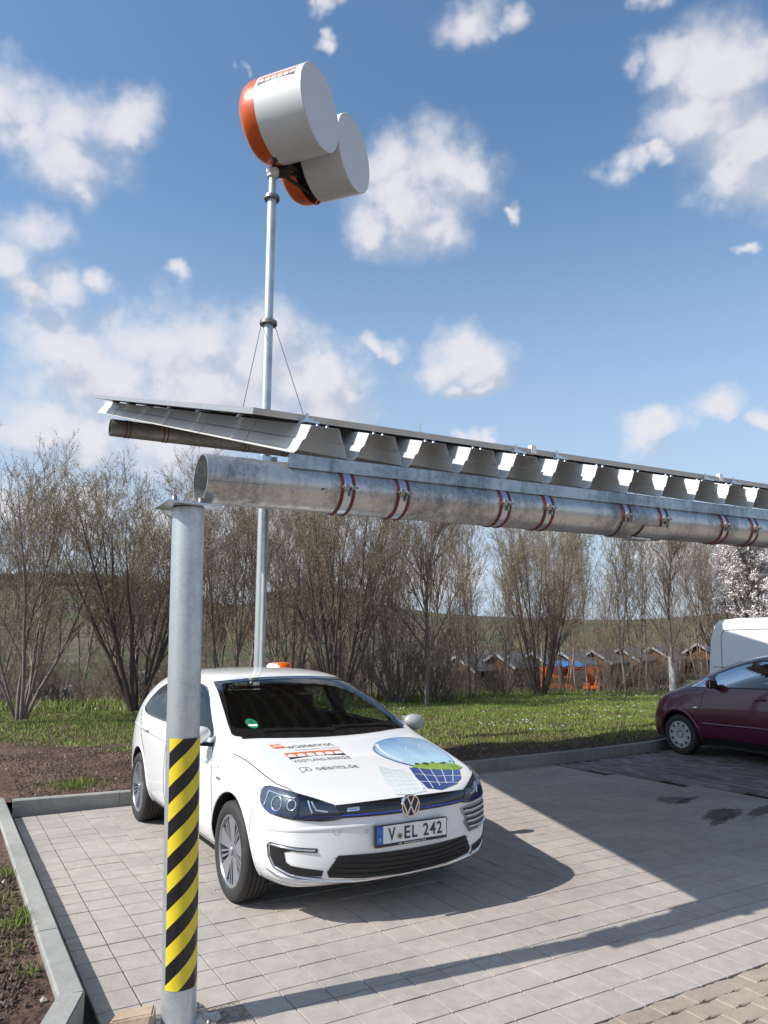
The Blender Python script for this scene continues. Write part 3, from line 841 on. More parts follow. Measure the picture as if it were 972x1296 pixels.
# saddle plate of a joint under the beam
b = MB()
for j, (s0, s1, a0, a1, rr) in enumerate(((2.93, 3.10, 200, 292, PR + .010), (3.10, 3.42, 205, 290, PR + 0.014))):
    n = 14; vs_ = []
    for i in range(n + 1):
        a = R(a0 + (a1 - a0) * i / n)
        cut = 0.05 * (1 - i / n) if j else 0
        for sx in (s0 + cut, s1): vs_.append((sx, rr * math.cos(a), axz(sx) + rr * math.sin(a)))
    b.add(vs_, [(2 * i, 2 * i + 1, 2 * i + 3, 2 * i + 2) for i in range(n)], 0, True)
b.box((3.09, -0.06, axz(3.1) - PR - 0.020), (3.28, 0.03, axz(3.1) - PR - 0.006))
b.build('joint_saddle', M['galv'], beam)
# girder on the beam ------------------------------------------------------
def zprof(name, prof, s0, s1, m, par):
    n = len(prof); b = MB()
    vs_ = [(sx, o, z + TZ * sx) for sx in (s0, s1) for o, z in prof]
    b.add(vs_, [(i, i + 1, n + i + 1, n + i) for i in range(n - 1)])
    return b.build(name, m, par)
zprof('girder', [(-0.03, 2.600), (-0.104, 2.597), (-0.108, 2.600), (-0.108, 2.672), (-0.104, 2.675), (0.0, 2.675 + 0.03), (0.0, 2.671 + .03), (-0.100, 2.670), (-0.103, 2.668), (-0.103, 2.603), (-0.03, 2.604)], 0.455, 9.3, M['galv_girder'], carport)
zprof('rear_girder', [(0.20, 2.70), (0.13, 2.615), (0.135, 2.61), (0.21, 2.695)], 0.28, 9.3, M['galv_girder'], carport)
for sx in [0.37 + k * 2.1 for k in range(5)]:
    MB().box((sx, 0.06, 2.60 + TZ * sx), (sx + 0.09, 0.20, 2.69 + TZ * sx), bevel=0.002).build('bracket', M['clamp'], carport)
# ribbed sheets: trapezoids that run up the slope ----------------------------
OB = -0.10                       # front edge of the sheets
SHL = 6.55                       # horizontal length up the slope
def shz(o, s, h): return 2.682 + TZ * s + ROOF_SL * (o - OB) + h
HB = 0.165
def sheet_strip(s0, first=False):
    """one crest: left web, top flange, right web, then the trough floor to the next crest"""
    prof = [(s0 + 0.0, 0.0), (s0 + 0.020, 0.018), (s0 + 0.05, 0.075), (s0 + 0.066, 0.085), (s0 + 0.10, HB), (s0 + 0.27, HB), (s0 + 0.295, 0.085), (s0 + 0.302, 0.075), (s0 + 0.315, 0.0), (s0 + 0.36, 0.0)]
    if first: prof = [(s0 - 0.028, 0.0)] + prof
    n = len(prof); K = 14; vs_ = []; b = MB()
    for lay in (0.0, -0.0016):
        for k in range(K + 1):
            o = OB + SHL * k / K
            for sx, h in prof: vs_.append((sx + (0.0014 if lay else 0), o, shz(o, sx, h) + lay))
    fs = []
    for lay in (0, 1):
        base = lay * (K + 1) * n
        for k in range(K):
            for i in range(n - 1):
                q = (base + k * n + i, base + k * n + i + 1, base + (k + 1) * n + i + 1, base + (k + 1) * n + i)
                fs.append(q if lay == 0 else q[::-1])
    off = (K + 1) * n
    for i in range(n - 1): fs.append((i, off + i, off + i + 1, i + 1))
    b.add(vs_, fs)
    me_ = rawmesh('roof_sheet', b.v, b.f, [M['sheet'], M['shaded_sheet_back']], mi=[1 if (n - 1) * K <= q < 2 * (n - 1) * K else 0 for q in range(len(b.f))])
    return link('roof_sheet', me_, carport)
sheet0 = sheet_strip(0.485, True)
sheet1 = sheet_strip(0.0)
first = True
sx = 0.485 + 0.36
while sx < 8.25:
    if first: c = sheet1; first = False
    else: c = sheet1.copy(); COL.objects.link(c); c.parent = carport
    c.location = (sx, 0, TZ * sx)
    sx += 0.36
# flashing seams on the first web (joints of the side sheets)
for k, o in enumerate((0.70, 1.7, 2.8, 4.0, 5.3)):
    pts = [(0.483, o, shz(o, .49, 0.003)), (0.503, o, shz(o, .5, 0.020)), (0.531, o + .02, shz(o, .53, 0.077)), (0.549, o + .02, shz(o, .55, 0.088)), (0.581, o + .03, shz(o, .58, HB - .002))]
    MB().tube(pts, 0.0035, 6).build('sheet_seam', M['print_white'], sheet0)
# panels ----------------------------------------------------------------
slope = math.atan(ROOF_SL)
PLN, PWD = 1.97, 1.005
def panel_mesh_set():
    fr = MB()
    for lo, hi in (((0, 0, 0), (PLN, 0.035, 0.036)), ((0, PWD - 0.035, 0), (PLN, PWD, 0.036)), ((0, 0.035, 0), (0.035, PWD - 0.035, 0.036)), ((PLN - 0.035, 0.035, 0), (PLN, PWD - 0.035, 0.036))): fr.box(lo, hi)
    g = MB().box((0.035, 0.035, 0.026), (PLN - 0.035, PWD - 0.035, 0.033))
    bk = MB().box((0.035, 0.035, 0.020), (PLN - 0.035, PWD - 0.035, 0.0255))
    return fr.mesh('frame', M['frame']), g.mesh('glass', M['pv']), bk.mesh('back_sheet', M['pv_back'])
pf, pg_, pb_ = panel_mesh_set()
pan0 = None
for i in range(4):
    for j in range(6):
        sx = 0.306 + i * (PLN + 0.02)
        o = 0.05 + j * (PWD + 0.018) * math.cos(slope)
        po = link('solar_panel', pf, carport)
        po.location = (sx, o, shz(o, sx, HB) + 0.018)
        po.rotation_euler = (slope, -math.atan(TZ), 0)
        a = link('glass', pg_, po); c = link('back_sheet', pb_, po)
def hook(sx, o, big=False):
    z = shz(o, sx, HB)
    b = MB().box((sx, o - 0.055, z), (sx + 0.10, o + 0.02, z + 0.012)).box((sx + 0.02, o - 0.03, z + 0.01), (sx + 0.075, o, z + 0.03)).box((sx + 0.03, o - 0.02, z + 0.03), (sx + 0.05, o + 0.012, z + 0.062 if big else z + 0.04))
    b.build('panel_hook', M['clamp'], carport)
for sx in (0.585, 2.10, 2.47, 4.05, 4.40, 6.1, 6.45): hook(sx, 0.06, True)
for o in (1.05, 2.05, 3.0, 4.0, 4.9, 5.9): hook(0.56, o)
for sx in (2.306, 4.296, 6.286):
    MB().box((sx - 0.032, 0.035, shz(.05, sx, HB) + 0.02), (sx + 0.010, 0.07, shz(.05, sx, HB) + 0.078)).build('mid_clamp', M['print_white'], carport)
# screws along the crest edge catch the light
b = MB(); k = 0; sx = 0.66
while sx < 8:
    for dx in (0.0, 0.06): b.lathe([(0, 0.012), (0.009, 0.012), (0.011, 0.0)], 6, c=(sx + dx, -0.02, shz(-0.02, sx, HB)))
    sx += 0.36
tag(b.build('sheet_screws', M['clamp'], carport), kind='stuff')
# ------------------------------------------------------------------ wind turbine on its mast
MX, MY = -1.742, 10.6
mast = empty('wind_turbine_mast', (-1.906, 11.60, -0.16), 0)
mast.scale = (1.094,) * 3
tag(mast, 'tall galvanised tubular mast behind the carport with flange rings and two guy wires', 'mast')
MB().tube([(0, 0, 0.0), (0, 0, 6.40)], 0.071, 32).build('lower_tube', M['galv_post'], mast, 40)
MB().tube([(0, 0, 6.44), (0, 0, 8.46)], 0.068, 32).build('upper_tube', M['galv_post'], mast, 40)
MB().lathe([(0, 0), (0.2, 0), (0.2, 0.02), (0.07, 0.02), (0.07, 0.2)], 28, c=(0, 0, 0.06)).build('foot', M['galv'], mast)
for z, rr in ((6.40, 0.132), (8.46, 0.120)):
    b = MB().lathe([(0, 0), (rr, 0), (rr, 0.024), (0, 0.024)], 32, c=(0, 0, z)).lathe([(0, 0.026), (rr, 0.026), (rr, 0.05), (0.07, 0.05)], 32, c=(0, 0, z))
    for k in range(8):
        a = k * math.pi / 4
        b.lathe([(0, -0.02), (0.012, -0.02), (0.012, 0.068), (0, 0.068)], 6, c=((rr - .02) * math.cos(a), (rr - .02) * math.sin(a), z))
    b.build('flange', M['bolt'], mast, 40)
MB().tube([(0, 0, 8.5), (0, 0, 8.86)], 0.056, 28).build('neck', M['galv_post'], mast, 40)
b = MB().lathe([(0, 8.84), (0.085, 8.84), (0.085, 8.90), (0.10, 8.90), (0.10, 8.97), (0, 8.97)], 28)
b.build('bearing_head', M['turbine_white'], mast, 40)
# guy wires
for q, a in ((0.42, (-0.10, 0)), (0.40, (0.10, 0))):
    pass
def world_at(px, py, Y):
    d = pix_dir(px, py); t = Y / d.y
    return Vector((d.x * t, Y, CAM_H + d.z * t))
for ws, wz, sx_ in ((2.43, 4.80, -0.10), (3.55, 4.82, 0.10)):     # both wires end on the high edge of the roof
    e_ = (lw(ws, 6.42, wz) - Vector((-1.906, 11.60, -0.16))) / 1.094
    MB().tube([(sx_, -0.05, 6.38), tuple(e_)], 0.006, 6).build('guy_wire', M['cable'], mast)

M['turbine_disc'] = mat('pale_end_disc', (0.76, 0.71, 0.69), 0.5, var=0.03, vscale=1.2)
NAX = Vector((0.924, -0.383, 0.0)).normalized(); SAX = Vector((0.383, 0.924, 0.0)).normalized()
turb = empty('wind_turbine', (-1.906, 11.60, 9.653), 0)
turb.scale = (1.094,) * 3
tag(turb, 'white two-drum wind turbine with rounded orange lips on top of the mast', 'wind turbine')
C1 = Vector((-0.95, 9.99, 9.575)); C2 = Vector((-0.49, 11.13, 9.63)); RD = 0.622
org = Vector((MX, MY, 8.97))
def drum(C, idx):
    C = C - org
    def ring_profile(prof, n=72, a0=0.0, a1=360.0):
        vs_ = []; full = abs(a1 - a0 - 360) < 1e-3; m_ = n if full else n + 1
        for (t, rr) in prof:
            for j in range(m_):
                a = R(a0 + (a1 - a0) * j / n)
                vs_.append(C - NAX * t + SAX * (rr * math.cos(a)) + Vector((0, 0, rr * math.sin(a))))
        fs = []
        for i in range(len(prof) - 1):
            for j in range(n):
                j2 = (j + 1) % m_
                fs.append((i * m_ + j, i * m_ + j2, (i + 1) * m_ + j2, (i + 1) * m_ + j))
        return vs_, fs
    b = MB()
    L0 = 0.78 if idx == 0 else 0.70
    b.add(*ring_profile([(0.0, 0.0), (0.0, RD - 0.004), (0.004, RD), (0.02, RD), (L0, RD), (L0, RD - 0.012), (0.04, RD - 0.014)]), 0, True)
    body = b.build('drum_shell' , M['turbine_white'], turb, 30)
    b = MB(); b.add(*ring_profile([(-0.003, 0.0), (-0.003, RD - 0.006)]), 0, False)
    b.build('end_disc', M['turbine_disc'], body)
    # orange lip, a rounded bell
    g = 0.004 if idx == 0 else 0.16
    lip = [(L0 + g, RD - 0.02), (L0 + g, RD), (L0 + g + 0.10, RD - 0.003), (L0 + g + 0.19, RD - 0.016), (L0 + g + 0.26, RD - 0.045), (L0 + g + 0.305, RD - 0.09), (L0 + g + 0.32, RD - 0.14), (L0 + g + 0.30, RD - 0.19), (L0 + g + 0.24, RD - 0.21)]
    b = MB(); b.add(*ring_profile(lip), 0, True)
    b.build('intake_lip', M['turbine_orange'], turb, 50)
    b = MB(); b.add(*ring_profile([(L0 + g + 0.22, 0.0), (L0 + g + 0.22, RD - 0.2)]), 0, False)
    b.build('intake_cone', M['black'], turb)
    # inner dark core seen in the gap
    b = MB(); b.add(*ring_profile([(L0 - 0.1, RD - 0.09), (L0 + g + 0.12, RD - 0.09)]), 0, True)
    b.build('rotor_core', M['black'], turb)
    return body
d1 = drum(C1, 0); d2 = drum(C2, 1)
# small white tab on the orange lip
def on_drum(C, t, ang, r=RD + 0.002): return (C - org) - NAX * t + SAX * (r * math.cos(R(ang))) + Vector((0, 0, r * math.sin(R(ang))))
# frame that joins the drums to the mast head
fr = MB()
ctr = Vector((0, 0, 0.02))
for tgt in (on_drum(C1, 0.80, 275, RD - 0.01), on_drum(C2, 0.80, 232, RD - 0.10), on_drum(C2, 0.78, 262, RD - 0.06)):
    fr.bar(tuple(ctr), tuple(tgt), 0.04, 0.04)
fr.bar(on_drum(C1, 0.78, 268, RD - .0), on_drum(C2, 0.80, 225, RD - .10), 0.06, 0.06)
fr.bar(on_drum(C2, 0.80, 200, RD - .10), on_drum(C2, 0.80, 250, RD - .10), 0.05, 0.05)
fr.build('support_frame', M['dark_steel'], turb)
MB().box((-0.02, -0.02, -0.01), (0.26, 0.20, 0.10), bevel=0.01).build('gearbox', M['dark_steel'], turb)

# ---- text helper
def text_mesh(txt, size=1.0, spacing=1.0, bold=0.0):
    cu = bpy.data.curves.new('lettering', 'FONT'); cu.body = txt; cu.size = size; cu.space_character = spacing
    cu.offset = bold; cu.resolution_u = 3
    o = bpy.data.objects.new('lettering', cu); COL.objects.link(o)
    dg = bpy.context.evaluated_depsgraph_get(); dg.update()
    me_ = o.evaluated_get(dg).to_mesh()
    vs_ = [tuple(v.co) for v in me_.vertices]; fs = [tuple(p.vertices) for p in me_.polygons]
    o.evaluated_get(dg).to_mesh_clear()
    bpy.data.objects.remove(o); bpy.data.curves.remove(cu)
    xs = [v[0] for v in vs_]; ys = [v[1] for v in vs_]
    return vs_, fs, (min(xs), max(xs), min(ys), max(ys))
def text_into(b, txt, u0, u1, v0, v1, fn, mi=0, bold=0.0, spacing=1.0, italic=0.0):
    """fit the text in the rectangle u0..u1, v0..v1 and map with fn(u, v)"""
    vs_, fs, (x0, x1, y0, y1) = text_mesh(txt, 1.0, spacing, bold)
    out = []
    for x, y, z in vs_:
        u = u0 + (u1 - u0) * (x - x0) / (x1 - x0); v = v0 + (v1 - v0) * (y - y0) / (y1 - y0)
        out.append(fn(u + italic * (v - v0), v))
    b.add(out, fs, mi)
def arch_logo(b, fn, W, Hh, n=6, mo=0, md=1, mw=2, curve=True):
    """row of arches over a dark sickle"""
    cw = W / n
    for k in range(n):
        x0 = k * cw; r = cw * 0.40; xc = x0 + cw / 2; yb = Hh * 0.30
        top = Hh
        arc = [(xc + r * math.cos(a), Hh * 0.60 + min(r, Hh * 0.30) * math.sin(a)) for a in np.linspace(0, math.pi, 9)]
        # spandrel piece: outer rectangle minus the arch
        vs_ = []
        pts_o = [(x0 + cw * (1 - i / 8.0), top) for i in range(9)]
        for (ax, ay), (ox, oy) in zip(arc, pts_o): vs_ += [fn(ax, ay), fn(ox, oy)]
        b.add(vs_, [(2 * i, 2 * i + 1, 2 * i + 3, 2 * i + 2) for i in range(8)], mo)
        for xa, xb in ((x0, xc - r), (xc + r, x0 + cw)):
            b.add([fn(xa, yb), fn(xb, yb), fn(xb, Hh * 0.6), fn(xa, Hh * 0.6)], [(0, 1, 2, 3)], mo)
            b.add([fn(xa, Hh * .6), fn(xb, Hh * .6), fn(xa if xa == x0 else xb, top)], [(0, 1, 2)], mo)
    vs_ = []; m_ = 16
    for i in range(m_ + 1):
        u = W * i / m_; t = 2 * i / m_ - 1
        th = Hh * 0.34 * (0.12 + 0.88 * t * t)
        vs_ += [fn(u, 0.0 + (Hh * 0.22 * (1 - t * t) if curve else 0)), fn(u, (Hh * 0.22 * (1 - t * t) if curve else 0) + th)]
    b.add(vs_, [(2 * i, 2 * i + 2, 2 * i + 3, 2 * i + 1) for i in range(m_)], md)

def drum_uv(C, a_top, t_left):
    def fn(u, v):   # u along the drum to the right, v upwards around the shell
        a = a_top - math.degrees(v / RD) * -1
        return tuple(on_drum(C, t_left - u, 180 - a + 0, RD + 0.003))
    return fn
b = MB()
f_ = lambda u, v: tuple(on_drum(C1, 0.735 - u, 180 - (0.0 + math.degrees(v / RD)) , RD + 0.003))
arch_logo(b, lambda u, v: f_(u, v + 0.145), 0.62, 0.20)
text_into(b, 'VOGTLAND', 0.0, 0.29, 0.055, 0.115, f_, 1, bold=0.01, spacing=1.25)
text_into(b, 'ENERGIE', 0.36, 0.62, 0.055, 0.115, f_, 1, bold=0.01, spacing=1.25)
me = rawmesh('company_logo', b.v, b.f, [M['print_orange'], M['print_dark'], M['print_white']]); me.polygons.foreach_set('material_index', b.mi)
link('company_logo', me, d1)

# ------------------------------------------------------------------ cars
def paint(name, col, coat=0.9, rough=0.35, var=0.015):
    return mat(name, col, rough, 0.0, var=var, vscale=1.5, coat=coat, spec=0.5)
M['white_paint'] = paint('white_car_paint', (0.80, 0.80, 0.80))
M['wine_paint'] = mat('dark_red_car_paint', (0.100, 0.004, 0.030), 0.34, 0.25, var=0.08, vscale=2, coat=1.0)
M['van_paint'] = paint('van_white_paint', (0.82, 0.83, 0.84), 0.6)
M['car_dark'] = mat('dark_car_plastic', (0.012, 0.012, 0.013), 0.5, var=0.2, vscale=20)
M['interior'] = mat('dark_car_interior', (0.018, 0.018, 0.020), 0.8, var=0.2, vscale=12)
M['interior_light'] = mat('pale_headliner', (0.32, 0.32, 0.31), 0.85)
M['tyre'] = mat('tyre_rubber', (0.030, 0.028, 0.027), 0.72, var=0.2, vscale=12, bump=0.1, bscale=90)
M['rim'] = mat('silver_alloy', (0.33, 0.34, 0.37), 0.30, 0.6, var=0.04, vscale=8)
M['rim_dark'] = mat('gloss_black_slot', (0.014, 0.014, 0.016), 0.3)
M['cap'] = mat('silver_wheel_cover', (0.46, 0.47, 0.47), 0.45, 0.25)
M['chrome'] = mat('chrome', (0.75, 0.76, 0.78), 0.12, 1.0)
M['gloss_black'] = mat('gloss_black', (0.010, 0.010, 0.011), 0.12, coat=0.6)
M['blue_trim'] = mat('blue_trim', (0.035, 0.07, 0.36), 0.3)
M['lamp_dark'] = mat('lamp_housing', (0.085, 0.100, 0.130), 0.3, 0.2, var=0.4, vscale=26)
M['lamp_bright'] = mat('lamp_reflector', (0.75, 0.80, 0.88), 0.12, 0.9)
M['gap'] = mat('panel_gap', (0.05, 0.048, 0.048), 0.7)
M['glass'] = glass_mat('car_glass', (0.66, 0.74, 0.72), 0.9, 0.01)
M['lamp_glass'] = glass_mat('lamp_glass', (0.86, 0.89, 0.94), 1.0, 0.03)
M['emblem_base'] = mat('emblem_base', (0.02, 0.028, 0.07), .25)
M['plate_white'] = mat('plate_white', (0.80, 0.80, 0.78), 0.4)
M['plate_blue'] = mat('plate_blue', (0.03, 0.14, 0.52), 0.4)
M['seal_gold'] = mat('seal_gold', (0.42, 0.36, 0.10), 0.5)
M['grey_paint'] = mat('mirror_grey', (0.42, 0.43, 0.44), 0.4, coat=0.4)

def mirror_ring(half):
    """half section (y>=0) bottom centre .. top centre -> closed ring of points (x,y,z)"""
    right = [(x, -y, z) for x, y, z in half[1:-1]][::-1]
    return list(half) + right   # left side up, over the top, right side down

def loft_body(st, nb, nt, front_fn, rear_fn):
    """st: list of half sections; nb / nt columns at the bottom / top incl. centre; ends closed with a grid"""
    rings = [mirror_ring(h) for h in st]
    n = len(rings[0]); V, F = [], []
    for r in rings: V += r
    for i in range(len(rings) - 1):
        for j in range(n): F.append((i * n + j, (i + 1) * n + j, (i + 1) * n + (j + 1) % n, i * n + (j + 1) % n))
    for end, idx, fn in ((0, 0, front_fn), (1, len(rings) - 1, rear_fn)):
        half = st[idx]; H_ = len(half); ns = H_ - nb - nt     # side points between
        bot = half[:nb]; top = half[H_ - nt:][::-1]; side = half[nb:nb + ns]
        # full-width grid columns: -(nb-1)..(nb-1); rows 0..ns+1
        base = idx * n
        def rid(k, sgn):
            if k == 0 or k == H_ - 1 or sgn > 0: return base + k
            return base + n - k
        grid = {}
        for c in range(-(nb - 1), nb):
            a = abs(c); sg = 1 if c >= 0 else -1
            for rrow in range(ns + 2):
                if rrow == 0: grid[c, rrow] = rid(a, sg)
                elif rrow == ns + 1: grid[c, rrow] = rid(H_ - 1 - a, sg)
                elif a == nb - 1: grid[c, rrow] = rid(nb + rrow - 1, sg)
                else:
                    t = a / (nb - 1)
                    zs = side[rrow - 1][2]
                    y = bot[a][1] + (top[a][1] - bot[a][1]) * rrow / (ns + 1)
                    y = side[rrow - 1][1] * (bot[a][1] / max(1e-6, bot[-1][1]))
                    grid[c, rrow] = len(V); V.append(fn(y * sg, zs, rrow))
        for c in range(-(nb - 1), nb - 1):
            for rrow in range(ns + 1):
                q = (grid[c, rrow], grid[c + 1, rrow], grid[c + 1, rrow + 1], grid[c, rrow + 1])
                F.append(q)
    return V, F

def subd(V, F, levels, name='body_form'):
    me = bpy.data.meshes.new(name); me.from_pydata([tuple(v) for v in V], [], F)
    bm = bmesh.new(); bm.from_mesh(me); bmesh.ops.recalc_face_normals(bm, faces=bm.faces[:]); bm.to_mesh(me); bm.free()
    o = bpy.data.objects.new(name, me); COL.objects.link(o)
    m = o.modifiers.new('s', 'SUBSURF'); m.levels = levels; m.render_levels = levels
    dg = bpy.context.evaluated_depsgraph_get(); dg.update()
    out = bpy.data.meshes.new_from_object(o.evaluated_get(dg))
    bpy.data.objects.remove(o)
    return out

def boolean(me, cutters):
    o = bpy.data.objects.new('tmp', me); COL.objects.link(o); cs = []
    for k, c in enumerate(cutters):
        co = bpy.data.objects.new('cut', c); COL.objects.link(co); cs.append(co)
        m = o.modifiers.new('b%d' % k, 'BOOLEAN'); m.object = co; m.operation = 'DIFFERENCE'; m.solver = 'EXACT'
    dg = bpy.context.evaluated_depsgraph_get(); dg.update()
    out = bpy.data.meshes.new_from_object(o.evaluated_get(dg))
    for x in [o] + cs: bpy.data.objects.remove(x)
    return out

def cutter(mb, mats, mi=1):
    me = mb.mesh('cut', mats); me.polygons.foreach_set('material_index', [mi] * len(me.polygons)); return me

class Form:
    """ray casting on the uncut body form"""
    def __init__(s, me, xc=0.0):
        s.t = BVHTree.FromPolygons([v.co.copy() for v in me.vertices], [tuple(p.vertices) for p in me.polygons]); s.xc = xc
    def hit(s, o, d):
        l, n, i, _ = s.t.ray_cast(Vector(o), Vector(d))
        if l is None: return None
        if n.dot(Vector(d)) > 0: n = -n
        return l, n
    def cyl(s, phi, z, off=0.0):
        a = R(phi); h = s.hit((s.xc + 4 * math.cos(a), 4 * math.sin(a), z), (-math.cos(a), -math.sin(a), 0))
        if h is None: return Vector((s.xc, 0, z))
        return h[0] + h[1] * off
    def side(s, x, z, sg, off=0.0):
        h = s.hit((x, sg * 4, z), (0, -sg, 0))
        if h is None: return Vector((x, sg * 0.5, z))
        return h[0] + h[1] * off
    def top(s, x, y, off=0.0):
        h = s.hit((x, y, 4), (0, 0, -1))
        if h is None: return Vector((x, y, 0.8))
        return h[0] + h[1] * off
    def front(s, y, z, off=0.0, d=1):
        h = s.hit((d * 6, y, z), (-d, 0, 0))
        if h is None: return Vector((0, y, z))
        return h[0] + h[1] * off

def dens_poly(poly, step, closed=True):
    out = []
    n = len(poly)
    for i in range(n if closed else n - 1):
        a, b = Vector(poly[i]), Vector(poly[(i + 1) % n]); k = max(1, int((b - a).length / step))
        for j in range(k): out.append(a + (b - a) * j / k)
    if not closed: out.append(Vector(poly[-1]))
    return out

def smooth_poly(poly, it=2, closed=True):
    p = [Vector(q) for q in poly]
    for _ in range(it):
        out = []; n = len(p)
        for i in range(n if closed else n - 1):
            a, b = p[i], p[(i + 1) % n]
            out += [a * 0.75 + b * 0.25, a * 0.25 + b * 0.75]
        if not closed: out = [p[0]] + out + [p[-1]]
        p = out
    return p

def pinside(x, y, poly):
    c = False; n = len(poly); j = n - 1
    for i in range(n):
        xi, yi = poly[i]; xj, yj = poly[j]
        if (yi > y) != (yj > y) and x < (xj - xi) * (y - yi) / (yj - yi) + xi: c = not c
        j = i
    return c

def patch(b, poly, fn, sx, sy, mi=0, smooth=True, depth=0.0, fn_in=None):
    """fill a 2D outline with a fine mesh and map it on the form; sx, sy spacing in the two parameters"""
    pd = []
    n = len(poly)
    for i in range(n):
        a, c = poly[i], poly[(i + 1) % n]; k = max(1, int(max(abs(c[0] - a[0]) / sx, abs(c[1] - a[1]) / sy)))
        for j in range(k): pd.append(Vector((a[0] + (c[0] - a[0]) * j / k, a[1] + (c[1] - a[1]) * j / k)))
    x0, x1 = min(p.x for p in pd), max(p.x for p in pd); y0, y1 = min(p.y for p in pd), max(p.y for p in pd)
    pl_ = [(p.x, p.y) for p in pd]; pts = list(pd); nb_ = len(pd)
    xx = x0 + sx / 2
    while xx < x1:
        yy = y0 + sy / 2
        while yy < y1:
            if pinside(xx, yy, pl_):
                near = min(((xx - p.x) / sx) ** 2 + ((yy - p.y) / sy) ** 2 for p in pd)
                if near > 0.16: pts.append(Vector((xx, yy)))
            yy += sy
        xx += sx
    v2, e2, f2, *_ = delaunay_2d_cdt([Vector((p.x / sx, p.y / sy)) for p in pts], [(i, (i + 1) % nb_) for i in range(nb_)], [], 1, 1e-6)
    vs_ = [fn(p.x * sx, p.y * sy) for p in v2]
    fs = [tuple(f) for f in f2]
    b.add(vs_, fs, mi, smooth)
    if depth:
        ring = [fn(p.x, p.y) for p in pd]; inn = [(fn_in or fn)(p.x, p.y) for p in pd]
        b.add(ring + inn, [(i, (i + 1) % nb_, nb_ + (i + 1) % nb_, nb_ + i) for i in range(nb_)], mi, False)

def ribbon(b, pts, fn, w, mi=0, closed=False, step=0.02, h=0.0):
    """thin band along a 2D polyline mapped on the form (w in parameter units of v, scaled by local metric)"""
    d = dens_poly(pts, step, closed); P3 = [fn(p.x, p.y) for p in d]; n = len(P3); vs_ = []
    for i in range(n):
        a = P3[(i - 1) % n] if closed or i > 0 else P3[i]; c = P3[(i + 1) % n] if closed or i < n - 1 else P3[i]
        t = (c - a)
        t = t.normalized() if t.length > 1e-9 else Vector((1, 0, 0))
        q = fn(d[i].x + 1e-3, d[i].y); r_ = fn(d[i].x, d[i].y + 1e-3)
        nr = (q - P3[i]).cross(r_ - P3[i])
        nr = nr.normalized() if nr.length > 1e-12 else Vector((0, 0, 1))
        sd = t.cross(nr).normalized()
        if h:
            up = nr if nr.dot(P3[i] - Vector((P3[i].x * 0.3 - 0.6, 0, 0.5))) > 0 else -nr
            vs_ += [P3[i] + sd * w / 2, P3[i] + sd * w / 3 + up * h, P3[i] - sd * w / 3 + up * h, P3[i] - sd * w / 2]
        else: vs_ += [P3[i] + sd * w / 2, P3[i] - sd * w / 2]
    k = 4 if h else 2
    fs = []
    for i in range(n if closed else n - 1):
        i2 = (i + 1) % n
        for j in range(k - 1): fs.append((k * i + j, k * i2 + j, k * i2 + j + 1, k * i + j + 1))
    b.add(vs_, fs, mi, bool(h))

def raw_build(b, name, mats, parent):
    me = rawmesh(name, b.v, b.f, mats); me.polygons.foreach_set('material_index', b.mi); me.polygons.foreach_set('use_smooth', b.sm)
    return link(name, me, parent)

